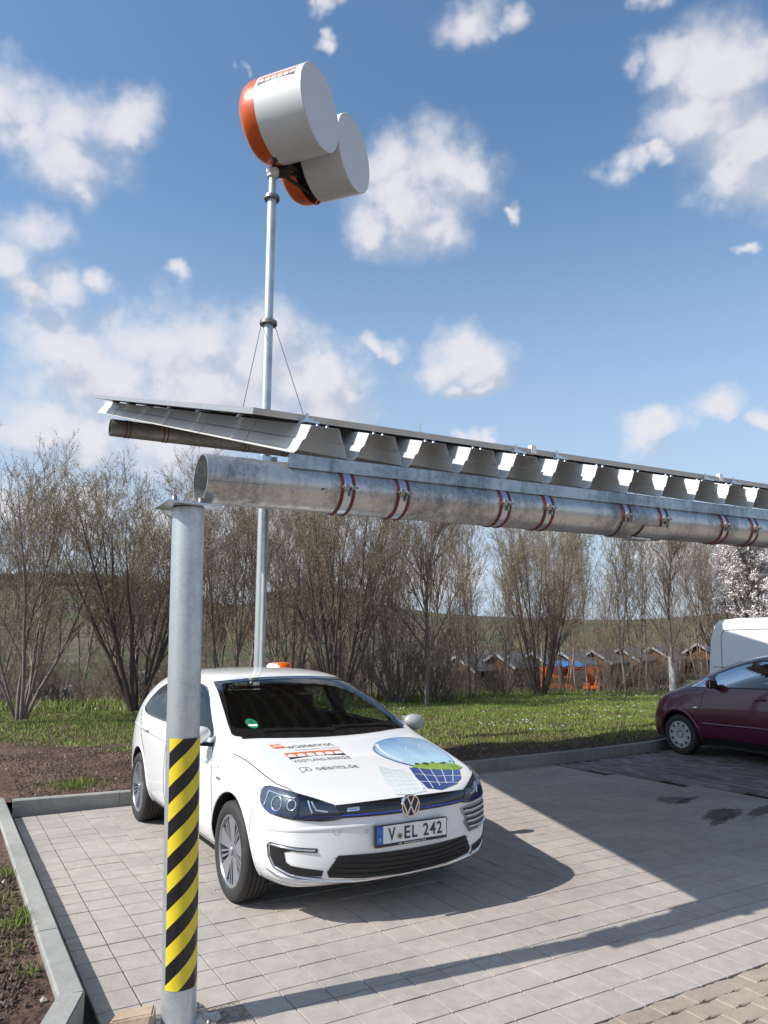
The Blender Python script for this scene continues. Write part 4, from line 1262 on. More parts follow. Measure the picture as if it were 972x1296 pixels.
# ---------------- wheels
def wheel(parent, c, side, r, w, kind, rim_r, steer=0.0):
    """side: +1 outer face towards +y"""
    root = empty('wheel', c, 0); root.parent = parent
    root.rotation_euler = (0, 0, steer)
    y0 = side
    ty = MB()
    prof = [(rim_r + .004, -w * .46), (rim_r + .012, -w / 2), (r * .80, -w * .53), (r * .93, -w * .50), (r * .985, -w * .44), (r, -w * .34)]
    grooves = [-.24, -.08, .08, .24]
    for g in grooves:
        prof += [(r, w * g - .004), (r - .008, w * g - .003), (r - .008, w * g + .003), (r, w * g + .004)]
    prof += [(r, w * .34), (r * .985, w * .44), (r * .93, w * .50), (r * .80, w * .53), (rim_r + .012, w / 2), (rim_r + .004, w * .46)]
    ty.lathe(prof, 64, 'Y')
    ty.build('tyre', M['tyre'], root, 50)
    rm = MB()
    # barrel + lip
    rm.lathe([(rim_r + .006, w * .44 * y0), (rim_r + .006, w * .47 * y0), (rim_r - .008, w * .475 * y0), (rim_r - .014, w * .44 * y0), (rim_r - .02, w * .1 * y0), (rim_r - .02, -w * .4 * y0)], 64, 'Y', mi=0)
    rm.lathe([(0, w * .08 * y0), (rim_r - .02, w * .08 * y0)], 40, 'Y', mi=1)
    rf = w * .455 * y0
    def P(rr, a, yy): return (rr * math.cos(a), yy, rr * math.sin(a))
    if kind == 'alloy':
        for k in range(5):
            a = 2 * math.pi * k / 5 + 0.31
            # wide blade
            bl = [(0.030, -.60), (0.075, -.36), (rim_r - .012, -.30), (rim_r - .012, 0), (rim_r - .012, .30), (0.075, .36), (0.030, .60)]
            pts = [P(rr, a + da, rf - y0 * (0.012 if rr < 0.05 else 0.016 if rr < 0.1 else 0.004)) for rr, da in bl]
            bk_ = [(p[0], p[1] - y0 * 0.028, p[2]) for p in pts]; n = len(pts)
            rm.add(pts + bk_, [tuple(range(n))] + [(i, (i + 1) % n, n + (i + 1) % n, n + i) for i in range(n)], 0)
            # slim double bar in the gap
            for dd in (-0.090, 0.090):
                a2 = a + math.pi / 5
                q = [(0.045, dd * 2.2 - .10), (rim_r - .012, dd - .034), (rim_r - .012, dd + .034), (0.045, dd * 2.2 + .10)]
                pts = [P(rr, a2 + da, rf - y0 * (0.014 if rr < .1 else 0.008)) for rr, da in q]
                bk_ = [(p[0], p[1] - y0 * 0.024, p[2]) for p in pts]
                rm.add(pts + bk_, [(0, 1, 2, 3)] + [(i, (i + 1) % 4, 4 + (i + 1) % 4, 4 + i) for i in range(4)], 0)
            # dark line in the middle of the blade
            pts = [P(rr, a + da, rf - y0 * (0.0095 if rr < .1 else 0.002)) for rr, da in ((0.095, -.035), (rim_r - .035, -.022), (rim_r - .035, .022), (0.095, .035))]
        rm.lathe([(0, rf + y0 * .001), (0.026, rf + y0 * .001), (0.031, rf - y0 * .004), (0.031, rf - y0 * .03)], 24, 'Y', mi=0)
        rm.lathe([(0.033, rf - y0 * .010), (0.052, rf - y0 * .012), (0.056, rf - y0 * .03)], 24, 'Y', mi=0)
    else:
        # pressed wheel cover with notches at its edge
        rm.lathe([(0, rf + y0 * .004), (0.045, rf + y0 * .002), (0.052, rf - y0 * .008), (0.06, rf - y0 * .006), (rim_r * .55, rf - y0 * .001), (rim_r * .80, rf + y0 * .002), (rim_r * .97, rf - y0 * .004), (rim_r, rf - y0 * .012)], 48, 'Y', mi=0)
        for k in range(10):
            a = 2 * math.pi * k / 10 + .2
            q = [(rim_r * .68, -.07), (rim_r * .90, -.13), (rim_r * .90, .13), (rim_r * .68, .07)]
            rm.add([P(rr, a + da, rf + y0 * .0045) for rr, da in q], [(0, 1, 2, 3)], 1)
        rm.lathe([(0.045, rf + y0 * .0065), (0.052, rf + y0 * .0065)], 30, 'Y', mi=1)
    o = rm.build('rim', [M['rim'] if kind == 'alloy' else M['cap'], M['rim_dark']], root, 30)
    return root

# ================= white hatchback =================
golf = empty('parked_car', (-0.284, 5.772, 0.0), -1.033)
tag(golf, 'white hatchback with advertising stickers parked head-on in the bay behind the striped post', 'car')
def sec(x, wb, zb, p1, p2, p3, p4, p5, p6, p7, p8, dx=None):
    """half section: bottom 5, side 3, top 5"""
    dx = dx or {}
    pts = [(0, zb), (wb * .35, zb), (wb * .62, zb), (wb * .84, zb), (wb, zb), p1, p2, p3, p4, p5, p6, p7, p8]
    return [(x + dx.get(i, 0.0), y, z) for i, (y, z) in enumerate(pts)]
ST = []
h0 = [(.80, 0, .20), (.795, .26, .20), (.775, .46, .20), (.73, .61, .20), (.645, .725, .21),
      (.665, .775, .35), (.668, .785, .50), (.662, .778, .655),
      (.640, .735, .792), (.730, .635, .764), (.800, .50, .742), (.845, .29, .727), (.860, 0, .722)]
ST.append(h0)
ST.append(sec(.40, .79, .20, (.865, .34), (.878, .50), (.868, .66), (.80, .812), (.725, .832), (.60, .842), (.32, .856), (0, .861)))
ST.append(sec(.10, .80, .20, (.885, .34), (.895, .52), (.888, .70), (.815, .880), (.735, .903), (.60, .914), (.32, .927), (0, .932)))
ST.append(sec(-.20, .80, .20, (.888, .34), (.897, .52), (.890, .74), (.835, .925), (.775, .955), (.62, .968), (.33, .980), (0, .985), {12: .04, 11: .03}))
ST.append(sec(-.37, .80, .20, (.888, .34), (.897, .53), (.890, .77), (.850, .945), (.820, .985), (.772, 1.026), (.38, 1.040), (0, 1.045), {12: .10, 11: .08}))
ST.append(sec(-.72, .80, .20, (.888, .34), (.897, .54), (.890, .80), (.858, .960), (.808, 1.060), (.738, 1.195), (.38, 1.234), (0, 1.240), {12: .05, 11: .04}))
ST.append(sec(-1.10, .80, .20, (.888, .34), (.897, .55), (.890, .81), (.860, .970), (.790, 1.145), (.678, 1.360), (.38, 1.398), (0, 1.404), {12: .05, 11: .04}))
ST.append(sec(-1.50, .80, .20, (.888, .34), (.897, .56), (.892, .82), (.862, .975), (.780, 1.175), (.645, 1.416), (.36, 1.450), (0, 1.456)))
ST.append(sec(-2.05, .80, .20, (.888, .34), (.897, .57), (.893, .83), (.862, .985), (.775, 1.180), (.635, 1.412), (.35, 1.448), (0, 1.456)))
ST.append(sec(-2.60, .80, .21, (.888, .35), (.897, .58), (.892, .83), (.862, .995), (.785, 1.175), (.630, 1.388), (.35, 1.428), (0, 1.434)))
ST.append(sec(-3.00, .78, .23, (.865, .36), (.880, .58), (.872, .83), (.835, 1.00), (.765, 1.165), (.600, 1.345), (.34, 1.388), (0, 1.394)))
h9 = [(-3.30, 0, .26), (-3.30, .26, .26), (-3.29, .46, .26), (-3.27, .60, .26), (-3.24, .70, .27),
      (-3.27, .79, .38), (-3.28, .80, .58), (-3.27, .80, .80), (-3.22, .77, .98), (-3.18, .70, 1.10), (-3.12, .56, 1.265), (-3.10, .32, 1.305), (-3.09, 0, 1.315)]
ST.append(h9)
fx = {1: .882, 2: .880, 3: .878}
def ffr(y, z, k): return (fx[k] - .20 * (abs(y) / .76) ** 2.6, y, z)
def frr(y, z, k): return ({1: -3.40, 2: -3.41, 3: -3.35}[k] + .13 * (abs(y) / .78) ** 3, y, z)
V, F = loft_body(ST, 5, 5, ffr, frr)
form = subd(V, F, 2)
form.materials.clear()
for m_ in (M['white_paint'], M['car_dark'], M['interior_light'], M['interior']): form.materials.append(m_)
form.polygons.foreach_set('material_index', [0] * len(form.polygons))
GF = Form(form, 0.0)
cuts = []
mats4 = [M['white_paint'], M['car_dark'], M['interior_light'], M['interior']]
for wx in (0.0, -2.63):
    for sg in (1, -1):
        b = MB().lathe([(0, sg * 0.60), (0.366, sg * 0.60), (0.366, sg * 1.2), (0, sg * 1.2)], 64, 'Y', (wx, 0, 0.325))
        cuts.append(cutter(b, mats4, 1))
# cabin hollow
def cabin(side_poly, wlow, wtop, zmid, ztop):
    zs = [min(p[1] for p in side_poly), zmid, ztop]
    b = MB(); n = len(side_poly)
    def wy(z): return wlow if z <= zmid else wlow + (wtop - wlow) * (z - zmid) / (ztop - zmid)
    d = []
    for i in range(n):
        a, c = Vector(side_poly[i]), Vector(side_poly[(i + 1) % n]); 
        d.append(a)
        if (a.y - zmid) * (c.y - zmid) < -1e-6:
            t = (zmid - a.y) / (c.y - a.y); d.append(a + (c - a) * t)
    n = len(d)
    vs_ = [(p.x, s_ * wy(p.y), p.y) for s_ in (1, -1) for p in d]
    lo = [i for i in range(n) if d[i].y <= zmid + 1e-6]; hi = [i for i in range(n) if d[i].y >= zmid - 1e-6]
    # order hi as contiguous run
    def run(idx):
        st_ = [i for i in idx if (i - 1) % n not in idx]
        k = st_[0] if st_ else idx[0]; out = []
        while k in idx and k not in out: out.append(k); k = (k + 1) % n
        return out
    fs = [tuple(run(lo)), tuple(run(hi)), tuple(i + n for i in run(lo))[::-1], tuple(i + n for i in run(hi))[::-1]]
    fs += [(i, (i + 1) % n, n + (i + 1) % n, n + i) for i in range(n)]
    b.add(vs_, fs)
    return b
cb = cabin([(-.60, .32), (-.47, .93), (-.80, 1.16), (-1.14, 1.325), (-1.5, 1.385), (-2.1, 1.39), (-2.6, 1.345), (-2.95, 1.25), (-3.05, 1.0), (-3.05, .60), (-2.9, .32)], .80, .57, .98, 1.39)
cuts.append(cutter(cb, mats4, 3))
WS = smooth_poly([(-.72, 1.018), (-.35, 1.003), (0, 1.000), (.35, 1.003), (.72, 1.018), (.748, 1.040), (.655, 1.27), (.622, 1.340), (.59, 1.362), (.30, 1.386), (0, 1.392), (-.30, 1.386), (-.59, 1.362), (-.622, 1.340), (-.655, 1.27), (-.748, 1.040)], 1)
b = MB().prism([(p.x, p.y) for p in WS], 0.4, -1.28, 'X'); cuts.append(cutter(b, mats4, 1))
SWIN = [smooth_poly([(-.60, .985), (-1.55, .995), (-1.62, 1.02), (-1.62, 1.30), (-1.60, 1.335), (-1.30, 1.325), (-1.10, 1.275), (-.80, 1.130), (-.56, 1.01)], 1),
        smooth_poly([(-1.74, .995), (-2.45, 1.005), (-2.66, 1.03), (-2.74, 1.07), (-2.62, 1.20), (-2.48, 1.28), (-2.2, 1.33), (-1.76, 1.34), (-1.72, 1.32), (-1.71, 1.02)], 1)]
for poly in SWIN:
    b = MB().prism([(p.x, p.y) for p in poly], -1.2, 1.2, 'Y'); cuts.append(cutter(b, mats4, 1))
RW = [(-.60, 1.05), (.60, 1.05), (.52, 1.25), (.30, 1.28), (-.30, 1.28), (-.52, 1.25)]
b = MB().prism(RW, -2.85, -3.8, 'X'); cuts.append(cutter(b, mats4, 1))
body = boolean(form, cuts)
body.polygons.foreach_set('use_smooth', [True] * len(body.polygons)); body.set_sharp_from_angle(angle=R(32))
gbody = link('body', body, golf)
gbody.data.name = 'body'
cy = lambda off: (lambda p, z: GF.cyl(p, z, off))
si = lambda sg, off: (lambda x, z: GF.side(x, z, sg, off))
tp_ = lambda off: (lambda x, y: GF.top(x, y, off))
# glass
b = MB(); patch(b, [(p.x, p.y) for p in dens_poly(WS, .2)], lambda y, z: GF.front(y, z, 0.0015), .08, .03)
raw_build(b, 'windscreen', M['glass'], golf)
b = MB(); 
ring_ = [(p.x, p.y) for p in WS]
def inset(poly, k, kb=None):
    cx_ = sum(p[0] for p in poly) / len(poly); cz_ = sum(p[1] for p in poly) / len(poly)
    return [(cx_ + (x - cx_) * (1 - k), cz_ + (z - cz_) * (1 - (kb if (kb and z < cz_) else 2.2 * k))) for x, z in poly]
def band(b, A, B, fn, sub=6, mi=0):
    """area between two outlines of equal count"""
    A2, B2 = [], []
    n = len(A)
    for i in range(n):
        for j in range(sub):
            t = j / sub
            A2.append((A[i][0] * (1 - t) + A[(i + 1) % n][0] * t, A[i][1] * (1 - t) + A[(i + 1) % n][1] * t))
            B2.append((B[i][0] * (1 - t) + B[(i + 1) % n][0] * t, B[i][1] * (1 - t) + B[(i + 1) % n][1] * t))
    n = len(A2); vs_ = [fn(*p) for p in A2] + [fn(*p) for p in B2]
    b.add(vs_, [(i, (i + 1) % n, n + (i + 1) % n, n + i) for i in range(n)], mi)
band(b, [(x * 1.012, z + (0.006 if z > 1.2 else -0.012)) for x, z in ring_], inset(ring_, 0.028, 0.20), lambda y, z: GF.front(y, z, 0.003))
raw_build(b, 'windscreen_seal', M['gloss_black'], golf)
for sg in (1, -1):
    for poly in SWIN:
        b = MB(); pl_ = [(p.x, p.y) for p in poly]
        patch(b, pl_, lambda x, z: GF.side(x, z, sg, 0.0), .06, .04)
        raw_build(b, 'side_window', M['glass'], golf)
        b = MB(); band(b, inset(pl_, -0.016, -0.05), inset(pl_, 0.012, 0.05), lambda x, z: GF.side(x, z, sg, 0.003))
        raw_build(b, 'window_seal', M['gloss_black'], golf)
    b = MB(); patch(b, [(-1.625, .985), (-1.705, .985), (-1.715, 1.335), (-1.612, 1.335)], lambda x, z: GF.side(x, z, sg, 0.004), .03, .03)
    raw_build(b, 'door_pillar', M['gloss_black'], golf)
b = MB(); patch(b, RW, lambda y, z: GF.front(y, z, 0.001, -1), .1, .05); raw_build(b, 'rear_window', M['glass'], golf)
# panel gaps
def gap(pts, fn, w, par, closed=False, step=.03):
    b = MB(); ribbon(b, pts, fn, w, closed=closed, step=step); return raw_build(b, 'panel_gap', M['gap'], par)
for sg in (1, -1):
    for pl_ in ([(-.34, .27), (-.36, .6), (-.45, .85), (-.52, .97)], [(-1.66, .27), (-1.66, .98)], [(-.34, .27), (-1.66, .27)], [(-1.66, .27), (-2.22, .27), (-2.32, .55), (-2.42, .70), (-2.62, .85), (-2.80, 1.02)]):
        gap(pl_, lambda x, z: GF.side(x, z, sg, 0.0016), 0.009, gbody)
    gap([(-.16, .90 * sg * .905), (0.01, .79 * sg), (.318, .767 * sg), (.473, .748 * sg), (.60, .700 * sg)], lambda x, y: GF.top(x, y, 0.0016), 0.008, gbody)
    gap([(.36, .655), (.33, .46)], lambda x, z: GF.side(x, z, sg, 0.0016), 0.004, gbody, step=.02)
for p, z, rr in ((48.5, .575, .009), (19.5, .545, .009), (-19.5, .545, .009), (-48.5, .575, .009), (-31.0, .555, .019)):
    pts = [(p + math.degrees(rr / .9) * math.cos(t), z + rr * math.sin(t)) for t in np.linspace(0, 2 * math.pi, 19)[:-1]]
    b = MB(); ribbon(b, pts, cy(0.0012), 0.0022, closed=True, step=.2); raw_build(b, 'sensor_ring' if rr < .01 else 'tow_cover_ring', M['gap'], gbody)
# wheel arch lips
for wx in (0.0, -2.63):
    for sg in (1, -1):
        b = MB(); ribbon(b, [(wx + .373 * math.cos(a), .325 + .373 * math.sin(a)) for a in np.linspace(R(-12), R(192), 44)], lambda x, z: GF.side(x, z, sg, -0.001), 0.020, h=0.007, step=.05)
        raw_build(b, 'arch_lip', M['white_paint'], gbody)
# headlights -----------------------------------------------------------
HLo = [(64.6, .762), (64.0, .722), (62.4, .690), (59.8, .664), (56.5, .648), (49, .634), (42, .625), (36.9, .620), (32.5, .622), (29.0, .630), (30.6, .672), (32.2, .704), (37, .728), (43, .754), (49, .774), (55, .786), (60.5, .790), (63.5, .782)]
for sg in (1, -1):
    pl_ = [(p[0] * sg, p[1]) for p in HLo]
    b = MB(); patch(b, pl_, cy(0.0035), 1.2, .012)
    hl = raw_build(b, 'headlight', M['lamp_dark'], golf)
    b = MB()
    # blue strip, U-shaped daylight tube, projector ring
    ribbon(b, [(sg * 60.5, .676), (sg * 55, .660), (sg * 46, .648), (sg * 38, .643), (sg * 31, .643)], cy(.0080), .012, mi=0, step=.8)
    raw_build(b, 'blue_strip', M['blue_trim'], hl)
    b = MB()
    for pts in ([(sg * 59.5, .765), (sg * 60.2, .685)], [(sg * 59.5, .765), (sg * 52, .752), (sg * 46.5, .742)], [(sg * 40.5, .725), (sg * 38.5, .68), (sg * 34.5, .672)], [(sg * 41.8, .73), (sg * 40.0, .665)]):
        ribbon(b, pts, cy(.0085), .012, step=.8, h=.004)
    raw_build(b, 'light_tube', M['lamp_bright'], hl)
    b = MB()
    for cx_, rr in ((54.0, .040), (47.5, .028)):
        pts = [(sg * (cx_ + math.degrees(rr / .98) * math.cos(t)), .706 + rr * math.sin(t)) for t in np.linspace(0, 2 * math.pi, 25)[:-1]]
        ribbon(b, pts, cy(.0080), .007, closed=True, step=.6, h=.003)
    raw_build(b, 'projector', M['lamp_bright'], hl)
    b = MB(); patch(b, pl_, cy(0.0105), 1.2, .012, depth=1, fn_in=cy(0.001)); raw_build(b, 'lens', M['lamp_glass'], hl)
    b = MB(); ribbon(b, pl_, cy(0.003), .007, closed=True, step=1.0); raw_build(b, 'headlight_seal', M['gloss_black'], hl)
# grille band ------------------------------------------------------------
b = MB(); patch(b, [(-29.2, .631), (-20, .629), (-10, .628), (0, .628), (10, .628), (20, .629), (29.2, .631), (31.8, .703), (20, .708), (10, .710), (0, .711), (-10, .710), (-20, .708), (-31.8, .703)], cy(.0055), .9, .010)
gr_ = raw_build(b, 'grille', M['gloss_black'], golf)
b = MB(); ribbon(b, [(-29.4, .645), (-15, .643), (0, .642), (15, .643), (29.4, .645)], cy(.0085), .010, step=.8, h=.003); raw_build(b, 'blue_strip', M['blue_trim'], gr_)
b = MB()
patch(b, [(-27.5, .667), (-22.6, .669), (-22.6, .687), (-27.3, .685)], cy(.0085), .6, .008, 0)
raw_build(b, 'grille_badge', M['chrome'], gr_)
b = MB(); text_into(b, 'e-GOLF', -26.6, -23.4, .672, .683, cy(.0100)); raw_build(b, 'badge_lettering', M['print_dark'], gr_)
# emblem
ex = GF.front(0, .66).x + .016
b = MB().lathe([(0.0, 0.0), (.062, 0.0)], 40, 'X', (ex, 0, .669), mi=1)
b.lathe([(.066, -.02), (.069, 0.0), (.067, .007), (.060, .007), (.058, 0.001)], 40, 'X', (ex, 0, .669), mi=0)
def vw(b, pts, w=.0095):
    for (a, c) in zip(pts[:-1], pts[1:]): b.bar((ex + .004, a[0], .669 + a[1]), (ex + .004, c[0], .669 + c[1]), w, .006, 0, up=(1, 0, 0))
vw(b, [(-.026, .056), (-.001, .006)]); vw(b, [(.026, .056), (.001, .006)])
vw(b, [(-.056, .022), (-.025, -.052), (0, .001), (.025, -.052), (.056, .022)])
b.build('emblem', [M['chrome'], M['emblem_base']], golf, 30)
# lower intake ----------------------------------------------------------
IN_ = [(-34.5, .325), (-30.4, .418), (-15, .412), (0, .410), (15, .412), (30.4, .418), (34.5, .325), (34.0, .292), (20, .262), (0, .250), (-20, .262), (-34.0, .292)]
b = MB(); patch(b, IN_, cy(.0055), .9, .010)
lg = raw_build(b, 'lower_grille', M['car_dark'], golf)
b = MB()
for k in range(4):
    z = .285 + .03 * k; ph = 33.5 - k * .6
    ribbon(b, [(-ph, z + .03), (-15, z + .004), (0, z), (15, z + .004), (ph, z + .03)], cy(.0085), .006, step=1.0, h=.004)
raw_build(b, 'grille_bars', M['car_dark'], lg)
b = MB(); ribbon(b, [(-58.0, .325), (-53.0, .296), (-45, .280), (-34, .266), (-20, .238), (0, .226), (20, .238), (34, .266), (45, .280), (53, .296), (58.0, .325)], cy(.002), .020, step=1.0, h=.010)
raw_build(b, 'chrome_lip', M['chrome'], golf)
for sg in (1, -1):
    b = MB(); patch(b, [(sg * p[0], p[1]) for p in ((56.0, .470), (55.8, .40), (54.2, .345), (46, .312), (36.4, .300), (35.8, .335), (47, .365), (49.0, .385), (49.6, .440), (46.0, .452))], cy(.0045), .9, .010)
    raw_build(b, 'air_duct', M['car_dark'], golf)
    b = MB(); ribbon(b, [(sg * p[0], p[1]) for p in ((37.8, .4505), (47, .4615), (55.6, .4735), (56.8, .462), (56.5, .40), (54.4, .343), (47, .306), (36.5, .280))], cy(.0025), .026, step=1.0)
    raw_build(b, 'bracket_surround', M['gap'], gbody)
    b = MB(); ribbon(b, [(sg * p[0], p[1]) for p in ((38.6, .452), (47, .463), (55.2, .474), (56.2, .462), (56.0, .40), (54.0, .345), (47, .308), (36.5, .282))], cy(.004), .013, step=1.0, h=.007)
    raw_build(b, 'daylight_bracket', M['chrome'], golf)
# shadow line under the lower lip, drawn as a thin dark ribbon
b = MB(); ribbon(b, [(-60, .262), (-40, .235), (-20, .214), (0, .208), (20, .214), (40, .235), (60, .262)], cy(.001), .004, step=1.2); raw_build(b, 'lip_shadow_line', M['gap'], gbody)
# registration plate -----------------------------------------------------
PZ = .515; px_ = .905
pr = empty('number_plate', (0, 0, 0)); pr.parent = golf
MB().box((px_ - .03, -.268, PZ - .068), (px_, .268, PZ + .062), bevel=.006).build('plate_frame', M['gloss_black'], pr)
MB().box((px_ - .002, -.259, PZ - .047), (px_ + .002, .259, PZ + .055)).build('plate', M['plate_white'], pr)
MB().box((px_ - .001, -.259, PZ - .047), (px_ + .0032, -.216, PZ + .055)).build('country_band', M['plate_blue'], pr)
fp = lambda y, z: (px_ + .0042, y, PZ + z)
for t, u0, u1 in (('V', -.180, -.128), ('E', -.062, -.018), ('L', -.004, .036), ('2', .080, .122), ('4', .130, .176), ('2', .184, .226)):
    b = MB(); text_into(b, t, u0, u1, -.033, .042, fp, 0, bold=.018); raw_build(b, 'plate_character', M['print_dark'], pr)
b = MB(); text_into(b, 'D', -.244, -.231, -.032, -.012, lambda y, z: (px_ + .0048, y, PZ + z), 0); raw_build(b, 'plate_character', M['print_white'], pr)
b = MB()
for k in range(12):
    a = k * math.pi / 6; c = (px_ + .0045, -.2375 + .012 * math.cos(a), PZ + .028 + .012 * math.sin(a))
    b.add([(c[0], c[1] - .0018, c[2]), (c[0], c[1], c[2] + .002), (c[0], c[1] + .0018, c[2]), (c[0], c[1], c[2] - .002)], [(0, 1, 2, 3)], 0)
tag(raw_build(b, 'star_ring', M['seal_gold'], pr), kind='stuff')
b = MB(); text_into(b, 'AutoCentrum Carl', -.065, .10, -.062, -.051, lambda y, z: (px_ + .0015, y, PZ + z), 0, bold=.01); raw_build(b, 'dealer_lettering', M['print_white'], pr)
b = MB(); text_into(b, 'AOK', -.105, -.078, -.062, -.052, lambda y, z: (px_ + .0015, y, PZ + z), 0, bold=.02); raw_build(b, 'dealer_lettering', M['print_white'], pr)
MB().lathe([(0, .0046), (.019, .0046)], 24, 'X', (px_, -.095, PZ - .012)).build('seal', M['seal_gold'], pr)
MB().lathe([(0, .0052), (.009, .0052)], 6, 'X', (px_, -.095, PZ - .012)).build('crest', M['print_dark'], pr)
# mirrors ---------------------------------------------------------------
for sg in (1, -1):
    bm = bmesh.new(); bmesh.ops.create_uvsphere(bm, u_segments=20, v_segments=14, radius=1)
    for v in bm.verts:
        x, y, z = v.co
        x = x * (.070 if x > 0 else .035); y = y * .104; z = z * .066 - .012 * (v.co.y * sg)
        v.co = (x - .545, sg * .965 + y, 1.010 + z)
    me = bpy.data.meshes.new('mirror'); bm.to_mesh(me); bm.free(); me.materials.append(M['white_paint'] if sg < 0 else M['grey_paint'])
    me.polygons.foreach_set('use_smooth', [True] * len(me.polygons))
    mr_ = link('mirror', me, golf)
    MB().bar((-.535, sg * .845, .945), (-.56, sg * .945, .955), .085, .03).build('mirror_foot', M['gloss_black'], mr_)
    MB().box((-.592, sg * .965 - .098, .950), (-.583, sg * .965 + .098, 1.062)).build('mirror_glass', M['chrome'], mr_)
# door handles
for sg in (1, -1):
    for hx in (-1.46, -2.36):
        p = GF.side(hx, .885, sg, 0)
        MB().tube([(hx + .10, p.y - sg * .004, .882), (hx + .085, p.y + sg * .026, .885), (hx - .085, p.y + sg * .028, .887), (hx - .105, p.y - sg * .004, .887)], .0135, 10).build('door_handle', M['white_paint'], golf)
    b = MB(); text_into(b, 'e-Golf', -.40, -.29, .73, .75, (lambda x, z: GF.side(x if sg > 0 else x, z, sg, .003)))
# pressed crease lines
b = MB(); ribbon(b, [(-57, .560), (-46, .570), (-30, .577), (-16, .580)], cy(-.001), .030, step=1.0, h=.0055); raw_build(b, 'bumper_crease', M['white_paint'], gbody)
b = MB(); ribbon(b, [(57, .560), (52, .566)], cy(-.001), .030, step=1.0, h=.0055); raw_build(b, 'bumper_crease', M['white_paint'], gbody)
for sg in (1, -1):
    b = MB(); ribbon(b, [(-.30, .815), (-1.2, .835), (-2.3, .86), (-3.05, .88)], lambda x, z: GF.side(x, z, sg, -.001), .030, step=.06, h=.005); raw_build(b, 'door_crease', M['white_paint'], gbody)
# small badge on the front wing
b = MB(); patch(b, [(-.30, .735), (-.22, .735), (-.225, .752), (-.30, .752)], lambda x, z: GF.side(x, z, -1, .003), .03, .01); raw_build(b, 'wing_badge', M['print_grey'], golf)
# wipers and cowl
b = MB(); patch(b, [(-.29, -.70), (-.20, -.40), (-.155, 0), (-.20, .40), (-.29, .70), (-.35, .70), (-.30, .40), (-.27, 0), (-.30, -.40), (-.35, -.70)], lambda x, y: GF.top(x, y, .002), .04, .1)
raw_build(b, 'cowl', M['car_dark'], golf)
for y0, y1 in ((.60, .02), (.02, -.52)):
    a_, c_ = GF.front(y0, 1.018, .02), GF.front(y1, 1.035, .02)
    MB().bar(a_, c_, .012, .014).build('wiper', M['car_dark'], golf)
# roof aerial
MB().tube([(-2.80, 0, 1.40), (-2.92, 0, 1.50)], .006, 6).build('aerial', M['car_dark'], golf)
# wheels
for wx in (0, -2.63):
    for sg in (1, -1):
        wheel(golf, (wx, sg * .778, .316), sg, .316, .205, 'alloy', .222)
# underbody
MB().box((-3.1, -.72, .16), (.34, .72, .24)).build('underbody', M['car_dark'], golf)
# interior ---------------------------------------------------------------
def seat(x, y, w=.5, name='seat'):
    b = MB().box((x - .25, y - w / 2, .42), (x + .27, y + w / 2, .60), bevel=.05)
    Mx = Matrix.Translation((x - .30, y, .58)) @ Matrix.Rotation(R(-16), 4, 'Y')
    b.box((-.06, -w / 2, 0), (.07, w / 2, .62), bevel=.05, M=Mx)
    b.box((-.04, -.13, .68), (.05, .13, .86), bevel=.045, M=Mx)
    b.box((-.01, -.06, .60), (.01, -.045, .70), M=Mx); b.box((-.01, .045, .60), (.01, .06, .70), M=Mx)
    return b.build(name, M['interior'], golf)
seat(-1.45, .37); seat(-1.45, -.37); seat(-2.35, .0, 1.2, 'rear_seat')
MB().box((-.86, -.74, .60), (-.46, .74, .945), bevel=.06).build('dashboard', M['interior'], golf)
b = MB(); cw = Matrix.Translation((-.98, .37, .90)) @ Matrix.Rotation(R(-65), 4, 'Y')
b.tube([cw @ Vector((.18 * math.cos(t), .18 * math.sin(t), 0)) for t in np.linspace(0, 2 * math.pi, 25)[:-1]], .014, 8, closed=True)
b.bar(cw @ Vector((0, -.17, 0)), cw @ Vector((0, .17, 0)), .05, .02).build('steering_wheel', M['interior'], golf)
MB().box((-1.0, -.11, 1.262), (-.965, .11, 1.325), bevel=.012).build('interior_mirror', M['interior'], golf)
MB().box((-1.20, .14, 1.305), (-1.02, .52, 1.322), bevel=.006).build('sun_visor', M['interior_light'], golf)
MB().box((-1.20, -.52, 1.305), (-1.02, -.14, 1.322), bevel=.006).build('sun_visor', M['interior'], golf)
M['ornament'] = mat('brown_red_ornament', (0.26, 0.09, 0.04), .6, var=.4, vscale=50)
b = MB().tube([(-.985, 0.02, 1.26), (-.985, 0.02, 1.17)], .003, 5)
b.lathe([(0, .0), (.020, .012), (.024, .035), (.014, .06), (.020, .08), (.010, .105), (0, .11)], 10, c=(-.985, .02, 1.06)).build('hanging_ornament', M['ornament'], golf)
M['sticker_green'] = mat('sticker_green', (0.01, 0.20, 0.09), .5)
b = MB(); pts = [(-.575 + .042 * math.cos(t), 1.083 + .030 * math.sin(t)) for t in np.linspace(0, 2 * math.pi, 25)[:-1]]
patch(b, pts, lambda y, z: GF.front(y, z, .0042), .03, .02)
stk = raw_build(b, 'emission_sticker', M['sticker_green'], golf)
b = MB(); patch(b, [(-.606, 1.066), (-.544, 1.066), (-.544, 1.077), (-.606, 1.077)], lambda y, z: GF.front(y, z, .0055), .03, .02)
text_into(b, '4', -.586, -.564, 1.080, 1.103, lambda y, z: GF.front(y, z, .0055), 1, bold=.02)
raw_build(b, 'sticker_print', [M['print_white'], M['print_dark']], stk)
